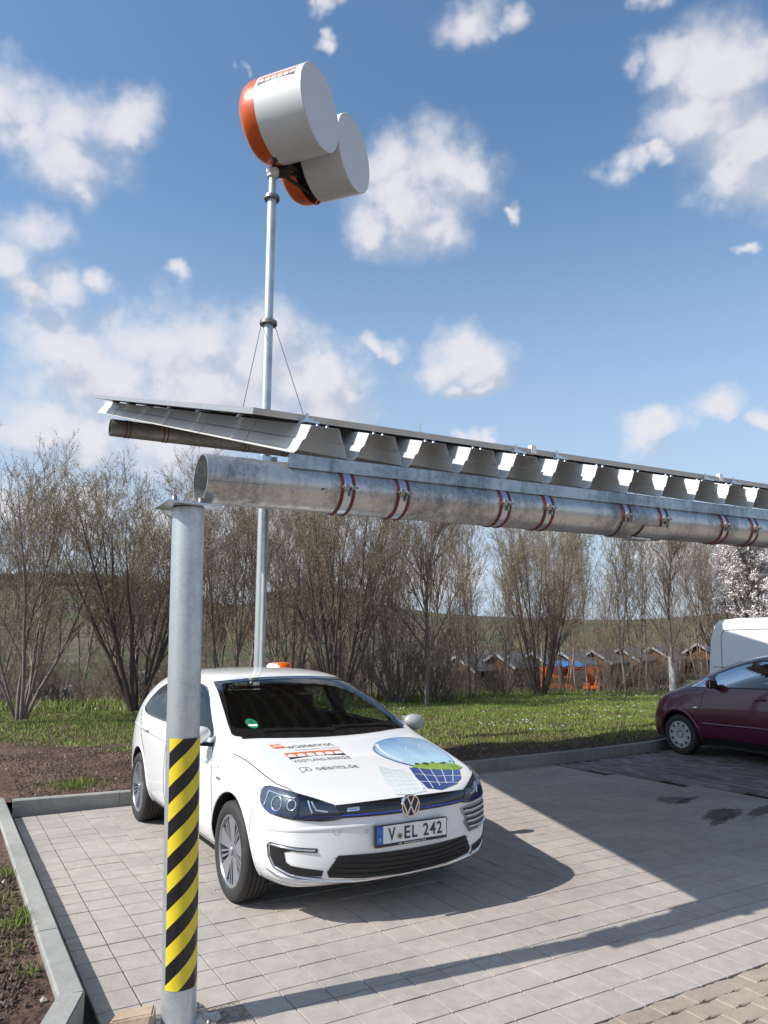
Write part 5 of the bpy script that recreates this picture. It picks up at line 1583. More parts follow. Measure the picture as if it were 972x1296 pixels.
# hood stickers --------------------------------------------------------
def hoodmap(o, ux, vx, off=.0025):
    """o: (x, y) of the lower left corner on the bonnet; text runs towards +y and its top points to -x"""
    return lambda u, v: GF.top(o[0] + ux[0] * u + vx[0] * v, o[1] + ux[1] * u + vx[1] * v, off)
b = MB()
fm = hoodmap((-.005, -.455), (.10, 1.0), (-1, -.25))
text_into(b, 'wüstenrot', 0.0, .355, 0.012, .072, fm, 1, bold=.0)
text_into(b, 'Wünsche werden Wirklichkeit', 0.02, .355, -.042, -.022, fm, 2)
fm = hoodmap((-.048, -.545), (.12, 1.0), (-1, -.22))
b.add([fm(0, 0), fm(.078, 0), fm(.078, .078), fm(0, .078)], [(0, 1, 2, 3)], 0)
text_into(b, 'ww', .008, .070, .02, .055, hoodmap((-.048, -.545), (.12, 1.0), (-1, -.22), .004), 3, bold=.03)
fm = hoodmap((.175, -.525), (.10, 1.0), (-1, .0))
arch_logo(b, lambda u, v: fm(u, v + .0), .415, .115, 6, 0, 1, 3)
text_into(b, 'VOGTLAND-ENERGIE', .005, .42, -.062, -.018, fm, 1, bold=.002, spacing=1.1)
fm = hoodmap((.395, -.43), (.11, 1.0), (-1, -.2))
text_into(b, 'oelsnitz.de', 0.01, .31, .0, .062, fm, 2, bold=.004)
# leaf-like swirl before the town name
for pts in ([(-.10, -.005), (-.095, .05), (-.06, .07), (-.02, .055), (-.02, .015), (-.055, .0), (-.06, .03), (-.04, .045)], [(-.115, -.015), (-.06, .012), (-.045, .05)]):
    ribbon(b, smooth_poly([(p[0], p[1]) for p in pts], 2, False), fm, .005, 2, step=.01)
raw_build(b, 'sponsor_lettering', [M['print_orange'], M['print_dark'], M['print_grey'], M['print_white']], gbody)
# landscape sticker on the car's left half of the bonnet: sky bubble, meadow, panels
M['st_sky'] = None
def grad_mat(name, ca, cb_, axis, lo, hi):
    m, t, bb = new_mat(name); nn, ll = t.nodes.new, t.links.new
    tcn = nn('ShaderNodeTexCoord'); sp = nn('ShaderNodeSeparateXYZ'); ll(tcn.outputs['Object'], sp.inputs[0])
    nz = nn('ShaderNodeTexNoise'); nz.inputs['Scale'].default_value = 7; ll(tcn.outputs['Object'], nz.inputs['Vector'])
    ad = nn('ShaderNodeMath'); ad.operation = 'MULTIPLY_ADD'; ad.inputs[1].default_value = (hi - lo) * .5
    ll(nz.outputs[0], ad.inputs[0]); ll(sp.outputs[axis], ad.inputs[2])
    mr = nn('ShaderNodeMapRange'); mr.inputs[1].default_value = lo; mr.inputs[2].default_value = hi; ll(ad.outputs[0], mr.inputs[0])
    mx = nn('ShaderNodeMix'); mx.data_type = 'RGBA'; ll(mr.outputs[0], mx.inputs[0]); mx.inputs[6].default_value = (*ca, 1); mx.inputs[7].default_value = (*cb_, 1)
    ll(mx.outputs[2], bb.inputs['Base Color']); bb.inputs['Roughness'].default_value = .3; bb.inputs['Coat Weight'].default_value = .8
    return m
M['st_sky'] = grad_mat('printed_sky', (0.055, 0.17, 0.40), (0.45, 0.66, 0.80), 0, .0, .50)
M['st_rim'] = mat('printed_bubble_edge', (0.05, 0.11, 0.28), .3, coat=.8)
M['st_green'] = mat('printed_meadow', (0.26, 0.42, 0.06), .3, var=.3, vscale=18, coat=.8)
M['st_blue'] = grad_mat('printed_dark_panel', (0.02, 0.035, 0.16), (0.07, 0.12, 0.34), 1, .15, .6)
M['st_pale'] = grad_mat('printed_pale_panel', (0.50, 0.62, 0.60), (0.72, 0.77, 0.76), 0, .40, .80)
M['st_line'] = mat('printed_line', (0.80, 0.84, 0.86), .3, coat=.8)
M['st_tree'] = mat('printed_trees', (0.035, 0.06, 0.04), .4, coat=.8)
bub = smooth_poly([(.14, .145), (.03, .235), (-.045, .36), (-.085, .50), (-.085, .64), (-.03, .73), (.10, .735), (.28, .715), (.44, .675), (.56, .60), (.56, .50), (.53, .37), (.46, .24), (.33, .15), (.22, .125)], 2)
b = MB()
patch(b, [(p.x, p.y) for p in bub], tp_(.0022), .05, .05, 1)
cxb, cyb = .22, .45
patch(b, [(cxb + (p.x - cxb) * .955, cyb + (p.y - cyb) * .96) for p in bub], tp_(.0036), .05, .05, 0)
patch(b, [(p[0], p[1]) for p in ((.500, .255), (.545, .36), (.575, .50), (.585, .60), (.545, .665), (.47, .645), (.46, .55), (.45, .45), (.452, .33))], tp_(.0048), .03, .03, 2)
patch(b, [(.50, .235), (.545, .34), (.578, .48), (.590, .605), (.70, .535), (.755, .45), (.80, .30), (.775, .20), (.64, .20)], tp_(.0052), .04, .04, 3)
patch(b, [(.43, .02), (.50, .10), (.53, .20), (.66, .19), (.80, .18), (.815, .05), (.80, -.06), (.66, -.06)], tp_(.0026), .04, .04, 4)
ll_ = []
for t in np.linspace(.18, .85, 4): ll_.append([(.50 + .10 * t + .18 * 0, .235 + .37 * t), (.72 + .08 * (1 - t), .19 + .30 * t)])
ll_ += [[(.60, .215), (.655, .37), (.67, .555)], [(.70, .20), (.735, .34), (.745, .47)]]
for l in ll_: ribbon(b, l, tp_(.0068), .005, 5, step=.03)
ribbon(b, [(.52, .19), (.62, .195), (.78, .165)], tp_(.0070), .013, 5, step=.03)
for t in np.linspace(.1, .9, 6): ribbon(b, [(.44 + .36 * t, .02 + -.06 * t), (.53 + .26 * t, .19)], tp_(.0040), .0035, 5, step=.03)
for t in np.linspace(.15, .85, 4): ribbon(b, [(.45 + .06 * t, .02 + .17 * t), (.79, -.04 + .21 * t)], tp_(.0040), .0035, 5, step=.03)
# bright crescent
ribbon(b, smooth_poly([(.10, .20), (.06, .24), (.08, .22), (.18, .185), (.30, .20), (.40, .25)], 2, False), tp_(.005), .024, 5, step=.02)
for (tx, ty, s_) in ((.455, .33, .018), (.462, .40, .026), (.450, .47, .014), (.468, .545, .020), (.455, .57, .012), (.44, .63, .012)):
    patch(b, [(tx + s_ * math.cos(a) * .8, ty + s_ * math.sin(a)) for a in np.linspace(0, 2 * math.pi, 11)[:-1]], tp_(.0062), .05, .05, 6)
# little wind wheels
for (wx_, wy_, s_) in ((.20, .40, .07), (.14, .56, .05), (.22, .64, .04)):
    ribbon(b, [(wx_, wy_), (wx_ + .24, wy_ + .03)], tp_(.0064), .0045, 5, step=.03)
    for a in (0.4, 2.5, 4.6): ribbon(b, [(wx_, wy_), (wx_ + s_ * math.cos(a), wy_ + s_ * math.sin(a))], tp_(.0064), .006, 5, step=.03)
raw_build(b, 'landscape_sticker', [M['st_sky'], M['st_rim'], M['st_green'], M['st_blue'], M['st_pale'], M['st_line'], M['st_tree']], gbody)
# grey printed coil below the left headlight
M['coil'] = grad_mat('printed_coil', (0.12, 0.12, 0.12), (0.34, 0.34, 0.33), 2, .46, .60)
b = MB()
patch(b, [(27.5, .600), (34, .606), (45, .606), (52, .604), (50.5, .55), (49, .50), (46, .455), (40, .435), (33, .432), (31, .47), (29.5, .50), (30.5, .53), (28.5, .56)], cy(.0035), .8, .008)
for k in range(4):
    z = .585 - .036 * k; s0_ = 29.5 + .9 * k
    ribbon(b, [(s0_, z), (s0_ + 5, z - .006), (s0_ + 12, z - .002), (49.5 - k, z + .002)], cy(.0050), .017, 1, step=.8)
    ribbon(b, [(s0_ + 1, z - .012), (s0_ + 6, z - .018), (s0_ + 12, z - .014), (49 - k, z - .010)], cy(.0050), .008, 2, step=.8)
raw_build(b, 'coil_sticker', [M['coil'], M['print_dark'], M['print_white']], gbody)
# orange lamp on the roof's far edge?  it stands behind the car: built with the background things

# ================= dark red small car and white van =================
M['glass_clear'] = glass_mat('side_glass', (0.72, 0.80, 0.78), .55, 0.0)
a2 = empty('parked_car', (5.235, 12.235, 0.0), R(118.5))
tag(a2, 'dark red rounded compact car with silver wheel covers, nose towards the lawn kerb', 'car')
def sec2(x, wb, zb, p1, p2, p3, p4, p5, p6, p7, p8, dx=None): return sec(x, wb, zb, p1, p2, p3, p4, p5, p6, p7, p8, dx)
A = []
A.append([(.69, 0, .20), (.685, .25, .20), (.67, .42, .20), (.63, .56, .20), (.57, .66, .22), (.58, .70, .36), (.575, .70, .50), (.54, .69, .64), (.48, .65, .78), (.52, .58, .80), (.56, .46, .815), (.60, .27, .82), (.615, 0, .82)])
A.append(sec(.33, .74, .20, (.80, .36), (.815, .52), (.805, .70), (.75, .865), (.68, .895), (.56, .92), (.30, .935), (0, .94)))
A.append(sec(.05, .75, .20, (.82, .36), (.835, .54), (.825, .74), (.775, .935), (.70, .975), (.60, 1.00), (.33, 1.01), (0, 1.015)))
A.append(sec(-.22, .75, .20, (.825, .36), (.838, .55), (.83, .77), (.79, .965), (.745, 1.03), (.68, 1.09), (.36, 1.12), (0, 1.125), {12: .08, 11: .06}))
A.append(sec(-.55, .75, .20, (.825, .36), (.838, .55), (.832, .78), (.795, .985), (.74, 1.12), (.645, 1.26), (.35, 1.30), (0, 1.305), {12: .06, 11: .05}))
A.append(sec(-.92, .75, .20, (.825, .36), (.838, .55), (.832, .79), (.80, 1.00), (.725, 1.20), (.60, 1.40), (.34, 1.445), (0, 1.452), {12: .05, 11: .04}))
A.append(sec(-1.35, .75, .20, (.825, .36), (.838, .55), (.832, .80), (.80, 1.01), (.715, 1.25), (.575, 1.485), (.33, 1.53), (0, 1.538)))
A.append(sec(-1.85, .75, .20, (.825, .36), (.838, .56), (.832, .80), (.80, 1.02), (.71, 1.25), (.565, 1.495), (.32, 1.54), (0, 1.55)))
A.append(sec(-2.35, .75, .21, (.82, .36), (.832, .57), (.825, .82), (.79, 1.03), (.695, 1.24), (.545, 1.44), (.31, 1.49), (0, 1.50)))
A.append(sec(-2.75, .73, .23, (.79, .38), (.80, .60), (.795, .84), (.75, 1.03), (.66, 1.18), (.52, 1.32), (.30, 1.37), (0, 1.38)))
A.append([(-3.0, 0, .26), (-3.0, .25, .26), (-2.99, .42, .26), (-2.97, .56, .26), (-2.94, .66, .27), (-2.97, .74, .38), (-2.98, .75, .60), (-2.96, .73, .84), (-2.93, .68, 1.0), (-2.90, .60, 1.12), (-2.87, .46, 1.22), (-2.86, .28, 1.26), (-2.86, 0, 1.27)])
V, F = loft_body(A, 5, 5, lambda y, z, k: ({1: .745, 2: .75, 3: .71}[k] - .16 * (abs(y) / .70) ** 2.4, y, z), lambda y, z, k: ({1: -3.06, 2: -3.07, 3: -3.03}[k] + .10 * (abs(y) / .7) ** 3, y, z))
form = subd(V, F, 2); form.materials.clear()
mA = [M['wine_paint'], M['car_dark'], M['interior_light'], M['interior']]
for m_ in mA: form.materials.append(m_)
form.polygons.foreach_set('material_index', [0] * len(form.polygons))
AF = Form(form)
cuts = []
for wx in (0.0, -2.405):
    for sg in (1, -1): cuts.append(cutter(MB().lathe([(0, sg * .56), (.335, sg * .56), (.335, sg * 1.1), (0, sg * 1.1)], 48, 'Y', (wx, 0, .31)), mA, 1))
cuts.append(cutter(cabin([(-.55, .34), (-.40, 1.0), (-.62, 1.20), (-.95, 1.36), (-1.35, 1.46), (-1.85, 1.475), (-2.3, 1.42), (-2.65, 1.28), (-2.75, 1.0), (-2.75, .6), (-2.6, .34)], .74, .50, 1.02, 1.475), mA, 3))
AWS = smooth_poly([(-.62, 1.13), (0, 1.125), (.62, 1.13), (.64, 1.16), (.53, 1.36), (.49, 1.42), (0, 1.455), (-.49, 1.42), (-.53, 1.36), (-.64, 1.16)], 1)
cuts.append(cutter(MB().prism([(p.x, p.y) for p in AWS], .4, -1.08, 'X'), mA, 1))
AW = [smooth_poly([(-.18, 1.015), (-.60, 1.035), (-.66, 1.045), (-.62, 1.08), (-.50, 1.185), (-.42, 1.155), (-.25, 1.07)], 0),
      smooth_poly([(-.74, 1.035), (-1.55, 1.05), (-1.58, 1.07), (-1.58, 1.40), (-1.54, 1.43), (-1.30, 1.42), (-1.00, 1.36), (-.78, 1.27), (-.60, 1.20), (-.70, 1.08)], 1),
      smooth_poly([(-1.66, 1.05), (-2.35, 1.08), (-2.62, 1.14), (-2.50, 1.30), (-2.3, 1.38), (-2.0, 1.43), (-1.68, 1.44), (-1.65, 1.42), (-1.64, 1.07)], 1)]
for poly in AW: cuts.append(cutter(MB().prism([(p.x, p.y) for p in poly], -1.2, 1.2, 'Y'), mA, 1))
abody = boolean(form, cuts); abody.polygons.foreach_set('use_smooth', [True] * len(abody.polygons)); abody.set_sharp_from_angle(angle=R(32))
ab = link('body', abody, a2)
b = MB(); patch(b, [(p.x, p.y) for p in AWS], lambda y, z: AF.front(y, z, .001), .1, .04); raw_build(b, 'windscreen', M['glass_clear'], a2)
b = MB(); ring_ = [(p.x, p.y) for p in AWS]
band(b, ring_, inset(ring_, .03, .15), lambda y, z: AF.front(y, z, .003)); raw_build(b, 'windscreen_seal', M['gloss_black'], a2)
acy = lambda off: (lambda p, z: AF.cyl(p, z, off))
for sg in (1, -1):
    for poly in AW:
        pl_ = [(p.x, p.y) for p in poly]
        b = MB(); patch(b, pl_, lambda x, z: AF.side(x, z, sg, 0), .08, .05); raw_build(b, 'side_window', M['glass_clear'], a2)
        b = MB(); band(b, inset(pl_, -.02, -.05), inset(pl_, .008, .03), lambda x, z: AF.side(x, z, sg, .003)); raw_build(b, 'window_seal', M['car_dark'], a2)
    b = MB(); patch(b, [(sg * p[0], p[1]) for p in ((60, .70), (45, .68), (34, .70), (40, .765), (52, .80), (60, .80))], acy(.006), 1.5, .015)
    hl = raw_build(b, 'headlight', M['lamp_dark'], a2)
    b = MB(); patch(b, [(sg * p[0], p[1]) for p in ((58, .715), (50, .705), (48, .765), (58, .785))], acy(.009), 1.5, .015); raw_build(b, 'reflector', M['lamp_bright'], hl)
    # wheel arch flares, rubbing strip, repeater, gaps, sill
    for wx in (0, -2.405):
        b = MB(); ribbon(b, [(wx + .365 * math.cos(a), .31 + .365 * math.sin(a)) for a in np.linspace(R(-8), R(188), 40)], lambda x, z: AF.side(x, z, sg, 0), .060, h=.014, step=.05)
        raw_build(b, 'arch_flare', M['wine_paint'], ab)
    b = MB(); ribbon(b, [(-.46, .50), (-2.0, .52)], lambda x, z: AF.side(x, z, sg, 0), .035, h=.008, step=.06); raw_build(b, 'rubbing_strip', M['wine_paint'], ab)
    b = MB(); ribbon(b, [(-.37, .26), (-2.03, .26)], lambda x, z: AF.side(x, z, sg, .001), .10, step=.06); raw_build(b, 'sill_strip', M['car_dark'], ab)
    b = MB(); ribbon(b, [(-.31, .72), (-.375, .72)], lambda x, z: AF.side(x, z, sg, .002), .028, h=.006, step=.02); raw_build(b, 'side_repeater', M['lamp_bright'], a2)
    for pl_ in ([(-.40, .30), (-.42, .70), (-.50, 1.0)], [(-1.62, .30), (-1.62, 1.03)], [(.30, .86), (-.15, .95), (-.42, .985)]): gap(pl_, lambda x, z: AF.side(x, z, sg, .0016), .007, ab, step=.04)
    p = AF.side(-1.42, .90, sg, .004)
    MB().tube([(-1.34, p.y, .895), (-1.36, p.y + sg * .026, .90), (-1.48, p.y + sg * .026, .905), (-1.50, p.y, .905)], .014, 8).build('door_handle', M['wine_paint'], a2)
    bm = bmesh.new(); bmesh.ops.create_uvsphere(bm, u_segments=16, v_segments=10, radius=1)
    for v in bm.verts: v.co = (v.co.x * (.06 if v.co.x > 0 else .03) - .70, sg * .895 + v.co.y * .10, 1.085 + v.co.z * .07)
    me = bpy.data.meshes.new('mirror'); bm.to_mesh(me); bm.free(); me.materials.append(M['wine_paint']); me.polygons.foreach_set('use_smooth', [True] * len(me.polygons))
    mo = link('mirror', me, a2); MB().bar((-.69, sg * .78, 1.03), (-.71, sg * .86, 1.04), .07, .03).build('mirror_foot', M['car_dark'], mo)
    MB().box((-.742, sg * .895 - .08, 1.04), (-.733, sg * .895 + .08, 1.13)).build('mirror_glass', M['chrome'], mo)
    for wx in (0, -2.405): wheel(a2, (wx, sg * .715, .297), sg, .297, .175, 'cover', .192)
b = MB(); patch(b, [(-26, .60), (26, .60), (24, .69), (-24, .69)], acy(.005), 1.5, .015); raw_build(b, 'grille', M['car_dark'], a2)
MB().box((-2.8, -.66, .16), (.3, .66, .24)).build('underbody', M['car_dark'], a2)
for yy in (.34, -.34):
    b = MB().box((-1.75, yy - .24, .42), (-1.25, yy + .24, .60), bevel=.05); Mx = Matrix.Translation((-1.72, yy, .60)) @ Matrix.Rotation(R(-16), 4, 'Y')
    b.box((-.06, -.23, 0), (.07, .23, .56), bevel=.05, M=Mx); b.box((-.04, -.12, .60), (.05, .12, .80), bevel=.04, M=Mx); b.build('seat', M['interior'], a2)
MB().box((-.95, -.70, .62), (-.45, .70, 1.04), bevel=.06).build('dashboard', M['interior'], a2)
cw = Matrix.Translation((-1.05, .34, 1.03)) @ Matrix.Rotation(R(-60), 4, 'Y')
MB().tube([cw @ Vector((.18 * math.cos(t), .18 * math.sin(t), 0)) for t in np.linspace(0, 2 * math.pi, 25)[:-1]], .014, 8, closed=True).build('steering_wheel', M['interior'], a2)

# white panel van behind it: seen from its rear corner
vpos = lw(12.15, 5.45)
van = empty('van', (vpos.x, vpos.y, 0), ANG - math.pi / 2)      # +x of the van points away from the kerb (its nose)
tag(van, 'white windowless panel van parked beyond the dark red car', 'van')
def van_body():
    # rear end at x=0, nose at x=4.9; its right side (towards -y in the carport frame) is y=0 here after shift
    side_ = [(0.02, .32), (0.0, .60), (0.0, 1.05), (0.06, 1.70), (0.13, 1.98), (0.24, 2.08), (0.6, 2.11), (3.2, 2.11), (3.45, 2.06), (4.05, 1.45), (4.75, 1.15), (4.92, .95), (4.95, .40), (4.8, .30)]
    b = MB(); n = len(side_)
    vs_ = []
    prof = [(-.0, 0), ]
    levels = [(-.95, 1), (.95, 1)]
    V = []; F = []
    ys = [-.95, -.92, .92, .95]
    def tuck(z): return .0 if z < 1.2 else .10 * ((z - 1.2) / .9) ** 1.6
    for yy in (-1, 1):
        for (x, z) in side_: V.append((x, yy * (.95 - tuck(z)), z))
    F.append(tuple(range(n))); F.append(tuple(range(2 * n - 1, n - 1, -1)))
    F += [(i, (i + 1) % n, n + (i + 1) % n, n + i) for i in range(n)]
    me = rawmesh('body', V, F, [M['van_paint'], M['car_dark']])
    bm = bmesh.new(); bm.from_mesh(me); bmesh.ops.recalc_face_normals(bm, faces=bm.faces[:])
    bmesh.ops.bevel(bm, geom=[e for e in bm.edges if len(e.link_faces) == 2 and any(len(f.verts) > 6 for f in e.link_faces)], offset=.055, segments=4, affect='EDGES')
    bm.to_mesh(me); bm.free(); me.polygons.foreach_set('use_smooth', [True] * len(me.polygons)); me.set_sharp_from_angle(angle=R(28))
    return me
vb = van_body()
cuts = [cutter(MB().lathe([(0, sg * .62), (.37, sg * .62), (.37, sg * 1.2), (0, sg * 1.2)], 40, 'Y', (wx, 0, .35)), [M['van_paint'], M['car_dark']], 1) for wx in (.95, 4.0) for sg in (1, -1)]
vb = boolean(vb, cuts); vo = link('body', vb, van)
vo.data.set_sharp_from_angle(angle=R(28))
VF = Form(vb, 2.5)
for sg in (1, -1):
    b = MB()
    for pl_ in ([(.30, .70), (.30, 1.80), (.36, 1.90), (1.75, 1.92), (1.75, .70)], [(.0, 1.24), (3.4, 1.24)], [(1.85, .35), (1.85, 1.98)], [(2.95, .35), (2.95, 1.98)]):
        ribbon(b, pl_, lambda x, z: VF.side(x, z, sg, .002), .012, step=.06)
    raw_build(b, 'panel_grooves', M['gap'], vo)
    for z in (.75, 1.52):
        MB().box((.015, sg * .93 - .02, z), (.075, sg * .93 + .03, z + .09), bevel=.008).build('hinge', M['grey_paint'], van)
    b = MB(); patch(b, [(3.05, 1.28), (3.9, 1.28), (3.5, 1.85), (3.05, 1.88)], lambda x, z: VF.side(x, z, sg, .003), .1, .08); raw_build(b, 'side_window', M['gloss_black'], van)
    b = MB(); ribbon(b, [(.35, .62), (3.5, .62)], lambda x, z: VF.side(x, z, sg, .002), .09, h=.012, step=.1); raw_build(b, 'rubbing_strip', M['car_dark'], van)
    for wx in (.95, 4.0): wheel(van, (wx, sg * .83, .335), sg, .335, .21, 'cover', .205)
b = MB().box((-.035, -.90, .36), (.10, .90, .56), bevel=.03); b.build('rear_bumper', M['car_dark'], van)
for sg in (1, -1): MB().box((-.012, sg * .84 - .05, .95), (.02, sg * .84 + .05, 1.35), bevel=.01).build('tail_light', M['red_rubber'], van)
b = MB(); patch(b, [(-.72, 1.52), (.72, 1.52), (.72, 1.95), (-.72, 1.95)], lambda y, z: Vector((3.30 + (2.11 - z) * .80 + .35, y, z - .12)), .2, .2); raw_build(b, 'windscreen', M['gloss_black'], van)
MB().box((.2, -.8, .2), (4.7, .8, .42)).build('underbody', M['car_dark'], van)

# ------------------------------------------------------------------ garden huts far behind
M['hut_wood'] = mat('dark_stained_boards', (0.040, 0.022, 0.014), .85, var=.35, vscale=6)
M['hut_gable'] = mat('orange_brown_boards', (0.12, 0.052, 0.022), .8, var=.3, vscale=6)
M['hut_roof'] = mat('grey_roof_felt', (0.085, 0.085, 0.088), .9, var=.25, vscale=5)
M['barge'] = mat('white_bargeboard', (0.27, 0.26, 0.26), .7)
def make_hut(label):
    h = empty('garden_hut'); tag(h, label, 'hut', 'row of wooden garden huts')
    W_, D_, e_, r_ = 2.6, 3.6, 2.15, 2.98
    for k in range(13):
        x0 = -W_ / 2 + k * W_ / 13
        xm = x0 + W_ / 26; zt = e_ + (r_ - e_) * (1 - abs(xm) / (W_ / 2)) * .98
        zt2 = e_ * .80
        c = link('board', None) if False else None
        MB().box((x0 + .006, -D_ / 2, 0), (x0 + W_ / 13 - .006, -D_ / 2 + .03 + .006 * (k % 2), zt2)).build('board', M['hut_wood'], h)
        MB().box((x0 + .006, -D_ / 2 - .012, zt2), (x0 + W_ / 13 - .006, -D_ / 2 + .03, zt)).build('board', M['hut_gable'], h)
    MB().box((-W_ / 2, -D_ / 2 + .04, 0), (W_ / 2, D_ / 2, e_)).prism([(-W_ / 2, e_), (W_ / 2, e_), (0, r_ - .03)], -D_ / 2 + .04, D_ / 2, 'Y').build('wall', M['hut_wood'], h)
    ov = .28
    for sg in (1, -1):
        MB().add([(0, -D_ / 2 - ov, r_ + .02), (sg * (W_ / 2 + ov), -D_ / 2 - ov, e_ - .14), (sg * (W_ / 2 + ov), D_ / 2 + ov, e_ - .14), (0, D_ / 2 + ov, r_ + .02),
                  (0, -D_ / 2 - ov, r_ + .09), (sg * (W_ / 2 + ov), -D_ / 2 - ov, e_ - .07), (sg * (W_ / 2 + ov), D_ / 2 + ov, e_ - .07), (0, D_ / 2 + ov, r_ + .09)],
                 [(0, 1, 2, 3), (4, 5, 6, 7), (0, 1, 5, 4), (1, 2, 6, 5), (2, 3, 7, 6)]).build('roof', M['hut_roof'], h)
        MB().bar((0, -D_ / 2 - ov - .02, r_ + .02), (sg * (W_ / 2 + ov), -D_ / 2 - ov - .02, e_ - .14), .03, .17).build('bargeboard', M['barge'], h)
    MB().box((-.45, -D_ / 2 - .03, .05), (.45, -D_ / 2, 1.75)).build('door', M['hut_wood'], h)
    return h
def copy_tree(o, parent=None):
    c = o.copy(); COL.objects.link(c); c.parent = parent
    for ch in list(o.children): copy_tree(ch, c)
    return c
HUTS = [(576, 830, 51, 'leftmost brown garden hut, its white-edged gable left of the bare tree clump'), (626, 826, 52, 'second garden hut from the left with an orange-brown gable panel'),
        (672, 825.5, 54, 'third garden hut, half hidden behind the vase-shaped shrub and the blue cover'), (709, 825, 56, 'fourth garden hut, its white gable edge right above the blue cover'),
        (749, 822.5, 58, 'fifth garden hut directly behind the slim white birch'), (784, 820, 60, 'sixth garden hut with a grey roof between the two birches'),
        (824, 818, 62, 'seventh garden hut with a reddish gable behind the whitewashed trunk'), (882, 814, 64, 'rightmost garden hut just left of the white van')]
hut0 = None
for i, (px, py, Y, lab) in enumerate(HUTS):
    if hut0 is None: hut0 = make_hut(lab); h = hut0
    else: h = copy_tree(hut0); h['label'] = lab
    P = world_at(px, py, Y); sc_ = 1.0
    h.location = (P.x + 1.34, P.y + 1.59, P.z - 3.05); h.rotation_euler = (0, 0, R(-40))
# orange box trailer with grey mesh side and a blue cover
M['orange'] = mat('orange_machine_paint', (0.62, 0.12, 0.015), .45, var=.12, vscale=5)
M['blue_tarp'] = mat('blue_tarpaulin', (0.045, 0.14, 0.33), .55, var=.3, vscale=4)
M['mesh_grey'] = mat('dark_grey_load', (0.075, 0.062, 0.062), .8, var=.4, vscale=8)
P = world_at(688, 872.5, 46); 
tr = empty('orange_trailer', (P.x, P.y, P.z), R(3)); tag(tr, 'orange open work trailer with shelves under a blue cover in front of the huts', 'trailer')
tr.scale = (.95, .9, .86)
b = MB()
for x in (0, 1.0, 1.75, 3.55): b.box((x, 0, 0), (x + .10, .10, 1.55 if x < 3 else 1.45))
b.box((0, 0, 1.42), (3.65, .08, 1.56))
b.box((0, 1.3, 0), (3.65, 1.4, 1.5)); b.build('frame', M['orange'], tr)
for z, h_ in ((.10, .28), (.78, .10)): MB().box((.1, .05, z), (1.75, 1.3, z + h_)).build('shelf', M['orange'], tr)
MB().box((.1, .5, .38), (1.7, .6, .72)).build('back_panel', M['orange'], tr)
MB().box((1.85, .02, .15), (2.9, 1.3, 1.30), bevel=.02).build('load', M['mesh_grey'], tr)
b = MB().bar((3.3, 0, .2), (3.62, 0, 1.5), .09, .09).box((2.55, -.1, .0), (2.95, .3, .42), bevel=.03).box((3.0, -.1, .0), (3.6, .2, .22), bevel=.03); b.build('drawbar', M['orange'], tr)
b = MB(); n = 12; vs_ = []
rr = random.Random(3)
for i in range(n + 1):
    for j in range(5):
        vs_.append((.35 + 2.4 * i / n, -.05 + 1.6 * j / 4, 1.58 + .36 * math.sin(math.pi * j / 4) ** .6 * (0.6 + .4 * math.sin(math.pi * i / n)) + rr.uniform(-.04, .04)))
b.add(vs_, [(i * 5 + j, (i + 1) * 5 + j, (i + 1) * 5 + j + 1, i * 5 + j + 1) for i in range(n) for j in range(4)], 0, True); b.build('cover', M['blue_tarp'], tr)
# orange beacon seen over the hatchback's roof
P = world_at(351, 843, 8.9)
M['beacon'] = mat('orange_beacon_cap', (0.75, 0.14, 0.01), .3, coat=.5)
# on the car roof: round puck
bc = tag(empty('roof_beacon', golf.matrix_basis @ Vector((-2.33, .42, 1.375)), 0), 'orange round beacon with a white foot standing on the hatchback roof', 'beacon')
MB().lathe([(0, 0), (.115, 0), (.118, .02), (.112, .075), (.09, .098), (0, .10)], 28).build('foot', M['print_white'], bc)
b = MB().lathe([(.118, .02), (.12, .04), (.116, .085), (.09, .108), (0, .112)], 28, c=(.03, 0.012, 0)); b.build('dome', M['beacon'], bc)
# grey boulder heap and a pale low building behind the left lawn
M['boulder'] = mat('grey_rubble', (0.16, 0.17, 0.165), .9, var=.4, vscale=3, bump=.6, bscale=8)
P = world_at(78, 886, 30)
hp = empty('rubble_heap', (P.x, P.y, P.z), 0); tag(hp, 'low grey heap of rubble behind the lawn left of the big shrub', 'rubble heap')
for k in range(26):
    rr = random.Random(100 + k); a = rr.uniform(0, 6.28); d_ = rr.random() ** .6 * 1.25
    o = rock('boulder', (d_ * math.cos(a) * 1.15, d_ * math.sin(a) * .8, max(.0, .42 - d_ * .30)), (rr.uniform(.3, .7), rr.uniform(.3, .6), rr.uniform(.25, .45)), 200 + k, M['boulder']); o.parent = hp
M['wall_pink'] = mat('pale_rendered_wall', (0.46, 0.33, 0.27), .9, var=.1, vscale=3)
P = world_at(163, 893, 62)
sh = empty('low_building', (P.x, P.y, P.z), R(8)); tag(sh, 'low pale building with a light flat roof seen between the stems of the big shrub', 'building')
MB().box((0, 0, 0), (4.4, 3, 2.3)).build('wall', M['wall_pink'], sh); MB().box((-.2, -.2, 2.3), (4.6, 3.2, 2.62)).build('roof', M['barge'], sh)
MB().box((.7, -.03, .9), (1.6, .02, 1.8)).build('window', M['gloss_black'], sh); MB().box((2.7, -.03, 0), (3.5, .02, 2.0)).build('door', M['car_dark'], sh)

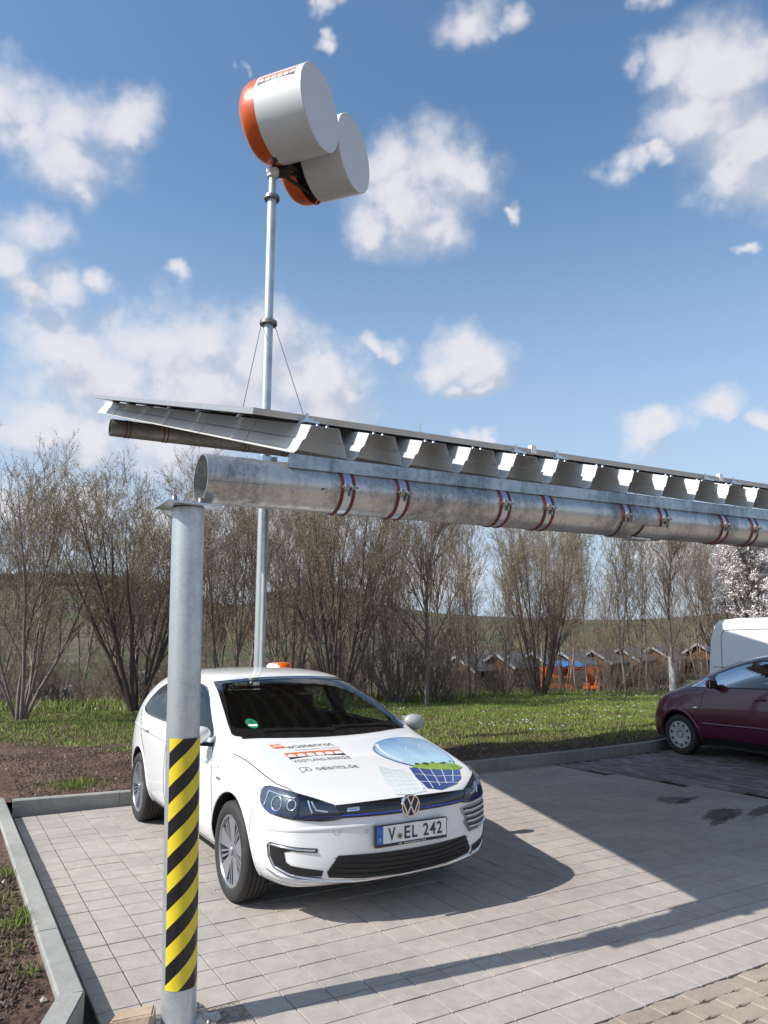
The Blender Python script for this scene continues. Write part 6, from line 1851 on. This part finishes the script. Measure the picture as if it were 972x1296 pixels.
# ------------------------------------------------------------------ trees
M['bark'] = mat('grey_brown_bark', (0.20, 0.165, 0.14), .9, var=.3, vscale=6)
M['bark_dark'] = mat('dark_bark', (0.105, 0.080, 0.068), .9, var=.3, vscale=6)
M['twig'] = mat('brown_twigs', (0.235, 0.178, 0.135), .85, var=.25, vscale=2)
M['birch'] = mat('birch_bark', (0.42, 0.37, 0.33), .8, col2=(0.16, 0.12, 0.10), vscale=9, detail=6)
M['limed'] = mat('whitewashed_trunk', (0.40, 0.39, 0.38), .8)
M['bud'] = mat('olive_spring_leaves', (0.30, 0.26, 0.11), .7, rnd=.35)
M['bud_brown'] = mat('brown_catkins', (0.20, 0.15, 0.095), .8, rnd=.35)
M['blossom'] = mat('white_pink_blossom', (0.78, 0.72, 0.70), .7, rnd=.15)
M['brush'] = mat('brown_brushwood', (0.17, 0.125, 0.080), .9, rnd=.4, var=.4, vscale=.15)

class Tubes:
    def __init__(s): s.V = []; s.F = []; s.n = 0
    def add(s, P, Rr, k):
        P = np.asarray(P, float); m_ = len(P)
        T = np.gradient(P, axis=0); T /= np.linalg.norm(T, axis=1)[:, None] + 1e-9
        ref = np.array([0.0, 0, 1]) if abs(T[0][2]) < .9 else np.array([1.0, 0, 0])
        X = np.cross(T, ref); X /= np.linalg.norm(X, axis=1)[:, None] + 1e-9; Y = np.cross(T, X)
        an = np.arange(k) * 2 * np.pi / k
        ring = P[:, None, :] + (X[:, None, :] * np.cos(an)[None, :, None] + Y[:, None, :] * np.sin(an)[None, :, None]) * np.asarray(Rr)[:, None, None]
        s.V.append(ring.reshape(-1, 3))
        i = np.arange(m_ - 1)[:, None] * k; j = np.arange(k)[None, :]; j2 = (j + 1) % k
        f = np.stack([i + j, i + j2, i + k + j2, i + k + j], -1).reshape(-1, 4) + s.n
        s.F.append(f); s.n += m_ * k
    def mesh(s, name, m): return rawmesh(name, np.concatenate(s.V), np.concatenate(s.F), m, smooth=True)

def leaf_mesh(name, pts, size, m, rs_, k=1):
    """small folded faces scattered round twig ends"""
    pts = np.repeat(np.asarray(pts), k, axis=0); n = len(pts)
    c = pts + rs_.normal(0, size * 1.2, (n, 3))
    u = rs_.normal(0, 1, (n, 3)); u /= np.linalg.norm(u, axis=1)[:, None]
    w = rs_.normal(0, 1, (n, 3)); w = np.cross(u, w); w /= np.linalg.norm(w, axis=1)[:, None]
    sz = size * rs_.uniform(.6, 1.5, (n, 1))
    V_ = np.stack([c - u * sz, c + w * sz * .5, c + u * sz, c - w * sz * .5], 1).reshape(-1, 3)
    F_ = np.arange(n * 4).reshape(n, 4)
    return rawmesh(name, V_, F_, m)

def grow(seed, H_, stems, spread, rbase, n2=9, n3=5, n4=3, up=.6, droop=0.0, crook=.10, first=.18, tips=True, k0=6, twig_r=.0055, straight=False):
    rs_ = np.random.RandomState(seed); big, fine = Tubes(), Tubes(); ends = []
    def branch(p, d, L_, r, level):
        m_ = 9 if level == 0 else (6 if level == 1 else 4 if level == 2 else 3)
        P = [p]; dd = d.copy(); st = L_ / (m_ - 1)
        for i in range(m_ - 1):
            dd = dd + rs_.normal(0, crook * (1 if level else .55), 3) + np.array([0, 0, up * (.18 if level else .10)])
            if level >= 2: dd[2] -= droop
            dd /= np.linalg.norm(dd); P.append(P[-1] + dd * st)
        P = np.array(P); t = np.linspace(0, 1, m_)
        if level == 0: Rr = r * (1 - t) ** .8 * .94 + r * .06
        else: Rr = r * (1 - t * .8)
        Rr = np.maximum(Rr, twig_r * (.8 if level < 3 else .55))
        (big if level == 0 else fine).add(P, Rr, k0 if level == 0 else (4 if level == 1 else 3))
        if level == 3 or (level == 2 and n4 == 0): ends.append(P[-1]); ends.append(P[-2]); return
        nn_ = (n2, n3, n4)[level]
        for q in range(nn_):
            tt = rs_.uniform(first if level == 0 else .15, 1.0) ** (.9 if level == 0 else 1)
            f_ = tt * (m_ - 1); i = min(int(f_), m_ - 2); pos = P[i] + (P[i + 1] - P[i]) * (f_ - i); tv_ = P[i + 1] - P[i]; tv_ /= np.linalg.norm(tv_)
            side = rs_.normal(0, 1, 3); side -= tv_ * side.dot(tv_); side /= np.linalg.norm(side)
            an = R(rs_.uniform(15, 42) if level == 0 else rs_.uniform(18, 52))
            nd = tv_ * math.cos(an) + side * math.sin(an)
            rr_ = np.interp(tt, t, Rr)
            LL = L_ * ((.48 - .26 * tt) if level == 0 else (.50 - .2 * tt)) * rs_.uniform(.65, 1.25)
            branch(pos, nd, LL, max(twig_r, rr_ * .55), level + 1)
    for s_ in range(stems):
        a = rs_.uniform(0, 6.28) if stems > 1 else 0; tl = spread * (rs_.uniform(.15, 1) ** .7) if stems > 1 else rs_.uniform(0, .04)
        if stems > 1: a = 2 * math.pi * (s_ + rs_.uniform(-.4, .4)) / stems
        d = np.array([math.cos(a) * tl, math.sin(a) * tl, 1.0]); d /= np.linalg.norm(d)
        p = np.array([math.cos(a) * .16 * min(1, stems - 1), math.sin(a) * .16 * min(1, stems - 1), -.15])
        branch(p, d, H_ * rs_.uniform(.82, 1.05) if stems > 1 else H_, rbase * rs_.uniform(.7, 1.15), 0)
    return big, fine, np.array(ends), rs_
KINDS = {}
def kind(name, leafm, leafsize, leafk, barkm, twigm, **kw):
    big, fine, ends, rs_ = grow(**kw)
    KINDS[name] = (big.mesh('trunk', barkm), fine.mesh('crown', twigm), leaf_mesh('leaves', ends, leafsize, leafm, rs_, leafk) if leafk else None)
kind('vase', M['bud'], .019, 2, M['bark_dark'], M['twig'], seed=3, H_=7.0, stems=13, spread=.60, rbase=.062, n2=13, n3=8, n4=5, crook=.12)
kind('vase2', M['bud'], .019, 2, M['bark'], M['twig'], seed=8, H_=7.0, stems=8, spread=.45, rbase=.055, n2=13, n3=8, n4=4, crook=.13)
kind('clump', M['bud_brown'], .017, 1, M['bark'], M['twig'], seed=21, H_=7.0, stems=5, spread=.30, rbase=.048, n2=14, n3=7, n4=4)
kind('single', M['bud_brown'], .017, 1, M['bark'], M['twig'], seed=33, H_=7.0, stems=1, spread=0, rbase=.085, n2=38, n3=9, n4=5, first=.2)
kind('single2', M['bud'], .019, 2, M['bark'], M['twig'], seed=37, H_=7.0, stems=2, spread=.16, rbase=.055, n2=22, n3=8, n4=4, first=.15)
kind('birch', M['bud_brown'], .018, 2, M['birch'], M['twig'], seed=44, H_=7.0, stems=1, spread=0, rbase=.055, n2=34, n3=8, n4=4, first=.30, droop=.12)
kind('low', M['bud_brown'], .018, 1, M['bark'], M['twig'], seed=52, H_=3.2, stems=14, spread=.9, rbase=.032, n2=7, n3=5, n4=3, first=.05)
kind('blossom', M['blossom'], .040, 9, M['bark'], M['twig'], seed=61, H_=6.0, stems=2, spread=.3, rbase=.12, n2=20, n3=8, n4=5)
def tree(kname, label, px, py, Y, top_py, rz=0.0, group=None, name='tree', cat='tree', wide=1.0):
    t = empty(name); tag(t, label, cat, group)
    P = world_at(px, py, Y); T = world_at(px, top_py, Y); H_ = T.z - P.z
    base = {'low': 3.2, 'blossom': 6.0}.get(kname, 7.0)
    t.location = P; t.rotation_euler = (0, 0, rz); s_ = H_ / (base * (1.02)); t.scale = (s_ * wide, s_ * wide, s_)
    tr_, cr_, lv_ = KINDS[kname]
    link('trunk', tr_, t); link('crown', cr_, t)
    if lv_: link({'blossom': 'blossom'}.get(kname, 'leaves'), lv_, t)
    return t
TREES = [
 ('vase2', 'bare young tree with pale leaf buds cut off by the left edge of the photo', 26, 903, 16.0, 606, 2.9, 'tree', .95),
 ('vase', 'large many-stemmed bare shrub with dark trunks left of the striped post', 172, 893, 17.5, 622, 2.1, 'tree', 1.12),
 ('clump', 'slim bare trees right of the carport post', 285, 890, 20, 610, .9, 'tree', 1.0),
 ('single2', 'bare twin-stemmed tree just left of the mast', 303, 890, 22, 600, 2.9, 'tree', 1.0),
 ('vase2', 'spreading bare shrub right of the mast above the hatchback roof', 368, 890, 21, 625, 4.0, 'tree', .8),
 ('vase', 'tall fan of bare stems above the right half of the hatchback roof', 425, 889, 19.5, 600, .2, 'tree', .85),
 ('clump', 'bare clump of upright stems behind the hatchback windscreen corner', 470, 889, 22, 615, 3.3, 'tree', .9),
 ('single', 'bare tree with one straight dark trunk right of the hatchback mirror', 540, 889, 20.5, 610, 1.3, 'tree', 1.05),
 ('clump', 'thin bare tree left of the first garden hut', 514, 889, 24, 640, 5.1, 'tree', .9),
 ('single2', 'bare two-stemmed tree standing in front of the first garden hut', 596, 887, 23, 650, .6, 'tree', .9),
 ('low', 'knee-high tangle of bare twigs at the foot of the first garden hut', 632, 884, 24, 770, .6, 'shrub', .8),
 ('vase', 'vase-shaped bare shrub in front of the orange trailer', 684, 881, 25, 655, 5.4, 'tree', .85),
 ('birch', 'slim white-barked birch beside the orange trailer', 744, 876, 27, 640, .3, 'tree', .7),
 ('single2', 'bare tree between the two birches', 795, 874, 28, 655, 4.4, 'tree', .8),
 ('birch', 'pale birch with a beige trunk left of the whitewashed tree', 820, 872, 29, 640, 2.2, 'tree', .7),
 ('single', 'bare tree with a whitewashed lower trunk left of the van', 852, 871, 30, 650, 1.0, 'tree', .9),
 ('clump', 'bare upright trees behind the rear of the white van', 890, 868, 33, 655, 2.6, 'tree', 1.0),
 ('vase2', 'bare branching trees above the white van roof', 925, 866, 36, 665, 5.9, 'tree', 1.1),
 ('blossom', 'fruit tree in white blossom above the van at the right edge', 966, 866, 30, 685, .8, 'tree', 1.15),
 ('birch', 'small thin birch leaning at the far left in front of the field', 22, 893, 24, 770, .8, 'tree', .8),
 ('single2', 'bare tree behind the shrub left of the mast', 232, 890, 27, 640, 3.9, 'tree', .9),
 ('single', 'bare tree whose crown fills the gap right of the mast', 345, 888, 26, 640, 2.0, 'tree', .9),
 ('clump', 'bare stems between the straight dark trunk and the garden hut', 570, 887, 28, 655, 1.7, 'tree', .85),
 ('vase2', 'bare thin-stemmed tree just left of the first birch', 716, 878, 31, 665, .1, 'tree', .6),
 ('low', 'dry brown bush on the grass edge left of the dark shrub trunks', 112, 893, 22, 838, .5, 'shrub', 1.2),
 ('low', 'low bare bush behind the lawn just right of the windscreen', 560, 888, 22, 800, 1.5, 'shrub', 1.0),
 ('low', 'low brown bush under the tall fan of bare stems', 440, 889, 23, 790, 3.2, 'shrub', 1.0),
 ('low', 'low bare bush between the birch trunks', 775, 874, 30, 800, 4.0, 'shrub', 1.0),
 ('low', 'low bare bush left of the whitewashed trunk', 836, 871, 31, 805, 2.0, 'shrub', 1.0),
 ('low', 'low bare bush at the foot of the single dark trunk', 500, 889, 21, 800, 5.0, 'shrub', 1.0),
 ('low', 'low bare bush right of the mast foot', 395, 889, 24, 800, 2.5, 'shrub', 1.1),
 ('low', 'low bare bush in front of the low pale building', 225, 891, 26, 810, 1.1, 'shrub', 1.0),
]
for (k_, lab, px, py, Y, tp2, rz, nm, wd) in TREES:
    t = tree(k_, lab, px, py, Y, tp2, rz, 'bare trees and bushes behind the lawn', nm, nm, wd)
    if 'whitewashed lower' in lab:
        b = MB().tube([(0, 0, -.1), (0.0, 0.0, 1.25)], [.16, .125], 12); b.build('painted_band', M['limed'], t)

# brushwood mass of the valley: joined, nobody could count it
def brush_mass(name, n, rmin, rmax, az0, az1, hmin, hmax, m, seed, tri=.09, per=60):
    rs_ = np.random.RandomState(seed); V_, k = [], 0
    r = np.sqrt(rs_.uniform(rmin ** 2, rmax ** 2, n)); az = rs_.uniform(az0, az1, n)
    allV = []
    for i in range(n):
        h = rs_.uniform(hmin, hmax); z = terr(r[i], az[i]); w = h * rs_.uniform(.35, .6)
        c = rs_.normal(0, 1, (per, 3)); c /= np.linalg.norm(c, axis=1)[:, None]; c *= (rs_.uniform(0.1, 1, (per, 1)) ** .45)
        c = c * np.array([w, w, h * .5]) + np.array([r[i] * math.cos(az[i]), r[i] * math.sin(az[i]), z + h * .5])
        u = rs_.normal(0, 1, (per, 3)) * np.array([.5, .5, 1.6]); u /= np.linalg.norm(u, axis=1)[:, None]
        wv = np.cross(u, rs_.normal(0, 1, (per, 3))); wv /= np.linalg.norm(wv, axis=1)[:, None]
        L_ = h * .16 * rs_.uniform(.5, 1.5, (per, 1)); t_ = tri * rs_.uniform(.5, 1.3, (per, 1))
        allV.append(np.stack([c - u * L_, c + wv * t_, c + u * L_], 1).reshape(-1, 3))
    V_ = np.concatenate(allV); F_ = np.arange(len(V_)).reshape(-1, 3)
    return tag(link(name, rawmesh(name, V_, F_, m)), kind='stuff')
A0, A1 = R(90 - 34), R(90 + 34)
brush_mass('near_thicket', 80, 25, 46, R(84.5), R(118), .8, 2.4, M['brush'], 1, tri=.011, per=200)
brush_mass('hut_side_thicket', 26, 27, 40, R(62), R(84), .8, 1.7, M['brush'], 12, tri=.010, per=200)
rk = random.Random(41)
ORD = ['leftmost', 'second from the left', 'third from the left', 'fourth from the left', 'fifth from the left', 'sixth from the left', 'seventh from the left', 'eighth from the left', 'ninth from the left',
       'tenth from the left', 'eleventh from the left', 'twelfth from the left', 'thirteenth from the left', 'fourteenth from the left', 'fifteenth from the left', 'sixteenth from the left']
for i in range(15):      # hedge of bushes under the trees, in one ragged row
    px = -45 + i * 42 + rk.uniform(-12, 12); Y = rk.uniform(20.5, 26)
    tree('low', 'bare tangled bush of the hedge behind the lawn, ' + ORD[i], px, 889, Y, 889 - rk.uniform(55, 115) * 22 / Y, rk.uniform(0, 6.2), 'tangled bushes of the hedge behind the lawn', 'shrub', 'shrub', rk.uniform(.8, 1.15))
for i in range(9):
    px = 585 + i * 38 + rk.uniform(-9, 9); Y = rk.uniform(27, 34)
    tree('low', 'small bare bush between lawn and huts, ' + ORD[i], px, 880 - i, Y, 880 - i - rk.uniform(30, 55), rk.uniform(0, 6.2), 'small bushes between the lawn and the huts', 'shrub', 'shrub', rk.uniform(.8, 1.1))
for i in range(11):
    px = -10 + i * 56 + rk.uniform(-12, 12); Y = rk.uniform(26, 33)
    tree(rk.choice(['clump', 'single', 'single2', 'clump']), 'slender bare tree in the second row left of the huts, ' + ORD[i], px, 889, Y, rk.uniform(620, 665) if px > 250 else rk.uniform(585, 640), rk.uniform(0, 6.2), 'second row of slender bare trees left of the huts', 'tree', 'tree', rk.uniform(.75, 1.0))
for i in range(8):
    px = 640 + i * 42 + rk.uniform(-8, 8); Y = rk.uniform(34, 42)
    tree(rk.choice(['clump', 'single2', 'birch', 'single']), 'slender bare tree in the second row near the huts, ' + ORD[i], px, 877 - i * .7, Y, rk.uniform(665, 705), rk.uniform(0, 6.2), 'second row of slender bare trees near the huts', 'tree', 'tree', rk.uniform(.65, .9))
brush_mass('valley_brushwood', 520, 75, 300, R(48), R(130), 2.5, 6.5, M['brush'], 2, tri=.08, per=110)
brush_mass('hill_hedges', 380, 280, 1150, R(44), R(136), 3.5, 8, M['brush'], 3, tri=.45, per=36)
M['conifer'] = mat('dark_conifer_wood', (0.020, 0.026, 0.024), .9, rnd=.3)
def wood(seed, px0, px1, n, r0, r1, h0_, h1_):
    rs_ = np.random.RandomState(seed); V_, F_ = [], []
    for i in range(n):
        px = rs_.uniform(px0, px1); az = math.pi / 2 - math.atan((px - 486) / 945.0); r = rs_.uniform(r0, r1); z = terr(r, az); h = rs_.uniform(h0_, h1_); w = h * .34
        c = np.array([r * math.cos(az), r * math.sin(az), z]); k = len(V_) * 1
        a = rs_.uniform(0, 6.28, 1)[0] + np.arange(5) * 1.2566
        base_ = [c + np.array([w * math.cos(q), w * math.sin(q), h * .12]) for q in a]; mid = [c + np.array([w * .8 * math.cos(q + .6), w * .8 * math.sin(q + .6), h * .6]) for q in a]
        o_ = len(V_); V_ += base_ + mid + [c + np.array([0, 0, h])]
        F_ += [(o_ + q, o_ + (q + 1) % 5, o_ + 5 + q) for q in range(5)] + [(o_ + (q + 1) % 5, o_ + 5 + (q + 1) % 5, o_ + 5 + q) for q in range(5)] + [(o_ + 5 + q, o_ + 5 + (q + 1) % 5, o_ + 10) for q in range(5)]
    return rawmesh('far_wood', np.array(V_), np.array(F_), M['conifer'])
tag(link('far_wood', wood(5, -420, 255, 2200, 1130, 1420, 13, 22)), kind='stuff')
tag(link('far_copse', wood(6, 330, 460, 420, 1250, 1400, 9, 17)), kind='stuff')

# ------------------------------------------------------------------ grass
M['grass'] = mat('lawn_grass', (0.175, 0.235, 0.042), .75, rnd=.38, var=.25, vscale=.6)
M['dry'] = mat('dry_straw', (0.30, 0.24, 0.14), .85, rnd=.3)
def vnoise(x, y, seed=0):
    rs_ = np.random.RandomState(seed); v = np.zeros_like(x)
    for k in range(7):
        fx_, fy_, ph = rs_.uniform(-1, 1), rs_.uniform(-1, 1), rs_.uniform(0, 6.28); f = 2 ** (k / 2.0) * .55
        v += np.sin((x * fx_ + y * fy_) * f * 2 + ph) / (1 + k * .3)
    return v
def so_arr(s, o):
    return BASE.x + LE.x * s + LN.x * o, BASE.y + LE.y * s + LN.y * o
def blades(name, s, o, h, w, m, seed):
    rs_ = np.random.RandomState(seed); n = len(s); x, y = so_arr(s, o)
    z = np.array([lawn_z(a, c) for a, c in zip(s, o)])
    th = rs_.uniform(0, 6.28, n); hh = h * rs_.uniform(.5, 1.4, n); ln = rs_.normal(0, .35, (n, 2)) * hh[:, None]
    dx, dy = np.cos(th) * w * rs_.uniform(.6, 1.3, n), np.sin(th) * w * rs_.uniform(.6, 1.3, n)
    V_ = np.stack([np.stack([x - dx, y - dy, z - .01], 1), np.stack([x + dx, y + dy, z - .01], 1), np.stack([x + ln[:, 0], y + ln[:, 1], z + hh], 1)], 1).reshape(-1, 3)
    return tag(link(name, rawmesh(name, V_, np.arange(3 * n).reshape(n, 3), m)), kind='stuff')
rs0 = np.random.RandomState(77)
def scatter(n, s0, s1, o0, o1): return rs0.uniform(s0, s1, n), rs0.uniform(o0, o1, n)
def inview(s, o, m_=60):
    x, y = so_arr(s, o); d = y * math.cos(PITCH) - 1.6 * math.sin(PITCH); px = 486 + 945 * x / np.maximum(d, .1)
    return (px > -m_) & (px < 972 + m_) & (y > .5)
s, o = scatter(900000, -16, 34, 4.9, 30)
k_edge = np.interp(s, [-0.28, 1.0, 3.0, 5.1, 7.2, 8.6, 9.2, 9.8, 11.5, 30], [4.92, 4.80, 4.62, 4.55, 4.60, 4.68, 4.80, 5.05, 5.9, 6.2])
dist = o - k_edge
nz = vnoise(s, o, 3)
soil_w = np.interp(s, [-16, -1, 2.0, 4, 6.5, 8.5, 11], [9.0, 8.2, 5.0, 2.6, 1.2, .5, .15])
pr_ = np.clip((dist - soil_w) / 1.0 + .55 + nz * .14, 0.0, 1.0)
patchy = np.clip((vnoise(s, o, 9) - 0.6) * .7, 0, .75) * (dist > .7)
pr_ = np.maximum(pr_, patchy) 
keep = (rs0.uniform(0, 1, len(s)) < pr_) & (dist > .13) & inview(s, o)
blades('grass', s[keep], o[keep], .048, .0085, M['grass'], 4)
s, o = scatter(60000, -16, 30, 4.9, 26); dd_ = o - np.interp(s, [-0.28, 5.1, 9.2, 11.5, 30], [4.92, 4.55, 4.80, 5.9, 6.2])
keep = (dd_ > .12) & inview(s, o) & (rs0.uniform(0, 1, len(s)) < .55)
blades('dry_stalks', s[keep], o[keep], .035, .010, M['dry'], 5)
# taller rough edge at the back of the lawn
s, o = scatter(90000, -14, 30, 9, 34); x, y = so_arr(s, o)
back = np.interp(x, [-12, -9.7, -4.1, 1.9, 11.8, 18], [18.8, 19.3, 20.6, 23.2, 31, 36])
keep = (np.abs(y - back) < 1.3 + .4 * vnoise(s, o, 2)) & inview(s, o)
blades('rough_grass', s[keep], o[keep], .22, .014, M['grass'], 6)
keep2 = keep & (rs0.uniform(0, 1, len(s)) < .3)
blades('rough_straw', s[keep2], o[keep2], .30, .010, M['dry'], 7)
# tufts on the soil beds
tuft_s, tuft_o = [], []
for (ts, to, r_, n) in ((-.56, 1.28, .07, 150), (-.62, 1.75, .07, 70), (-.52, 2.35, .05, 90), (-.58, .95, .04, 30), (-.75, 2.9, .10, 60), (.35, 5.45, .12, 500), (-.9, .35, .05, 60), (-.55, .62, .02, 30), (-.50, 1.40, .03, 60), (1.1, 5.3, .05, 80), (2.9, 5.9, .15, 250)):
    tuft_s.append(rs0.normal(ts, r_, n)); tuft_o.append(rs0.normal(to, r_, n))
ts, to = np.concatenate(tuft_s), np.concatenate(tuft_o); k = (ts < -.47) | (to > 5.05)
blades('weed_tufts', ts[k], to[k], .06, .0035, M['grass'], 8)
# crumbs of soil and small stones
def crumbs(name, s, o, smin, smax, m, seed):
    rs_ = np.random.RandomState(seed); n = len(s); x, y = so_arr(s, o); z = np.array([lawn_z(a, c) for a, c in zip(s, o)])
    oct_ = np.array([(1, 0, 0), (-1, 0, 0), (0, 1, 0), (0, -1, 0), (0, 0, 1), (0, 0, -1)], float)
    f = np.array([(0, 2, 4), (2, 1, 4), (1, 3, 4), (3, 0, 4), (2, 0, 5), (1, 2, 5), (3, 1, 5), (0, 3, 5)])
    sz = rs_.uniform(0, 1, (n, 1, 1)) ** 2.5 * (smax - smin) + smin
    V_ = oct_[None] * sz * rs_.uniform(.5, 1.2, (n, 6, 1)); V_ += np.stack([x, y, z + .004], 1)[:, None]
    F_ = f[None] + (np.arange(n) * 6)[:, None, None]
    return tag(link(name, rawmesh(name, V_.reshape(-1, 3), F_.reshape(-1, 3), m)), kind='stuff')
M['crumb'] = mat('soil_crumbs', (0.105, 0.068, 0.052), .95, rnd=.45)
M['pebble'] = mat('pale_pebbles', (0.34, 0.30, 0.26), .9, rnd=.3)
s1, o1 = scatter(26000, -2.6, -.47, -1.5, 6); s2, o2 = scatter(22000, -4, 9, 4.95, 9)
s, o = np.concatenate([s1, s2]), np.concatenate([o1, o2]); ke = np.interp(s, [-0.28, 5.1, 9.2], [4.92, 4.55, 4.8]) + .12
k = (((s < -.49) & ~((o < .25) & (s > -.62 - (.25 - o) * .38))) | ((o > ke) & (s > -.2))) & inview(s, o)
crumbs('soil_crumbs', s[k], o[k], .003, .024, M['crumb'], 11)
k2 = k & (rs0.uniform(0, 1, len(s)) < .035)
crumbs('pebbles', s[k2], o[k2], .004, .020, M['pebble'], 12)
# daisies and dandelions
def flowers(name, n, m, seed, sel):
    rs_ = np.random.RandomState(seed); s, o = rs_.uniform(-12, 30, n * 6), rs_.uniform(6.5, 28, n * 6)
    k = sel(s, o) & inview(s, o); s, o = s[k][:n], o[k][:n]; x, y = so_arr(s, o); z = np.array([lawn_z(a, c) for a, c in zip(s, o)]) + rs_.uniform(.05, .085, len(s))
    V_, F_ = [], []
    r = rs_.uniform(.015, .028, len(s))
    an = np.arange(6) * np.pi / 3
    P = np.stack([x[:, None] + r[:, None] * np.cos(an), y[:, None] + r[:, None] * np.sin(an), z[:, None] + .006 * np.sin(an * 2) + 0 * x[:, None]], -1)
    C = np.stack([x, y, z + .012], 1)[:, None]; V_ = np.concatenate([P, C], 1).reshape(-1, 3)
    f = np.array([(i, (i + 1) % 6, 6) for i in range(6)]); F_ = (f[None] + (np.arange(len(s)) * 7)[:, None, None]).reshape(-1, 3)
    return tag(link(name, rawmesh(name, V_, F_, m)), kind='stuff')
M['daisy'] = mat('daisy_white', (0.8, 0.8, 0.78), .7); M['dandelion'] = mat('dandelion_yellow', (0.75, 0.60, 0.03), .7)
flowers('daisies', 800, M['daisy'], 21, lambda s, o: (s > 2) & (vnoise(s, o, 5) > .5))
flowers('dandelions', 60, M['dandelion'], 22, lambda s, o: (s < 2) & (o > 9.5))
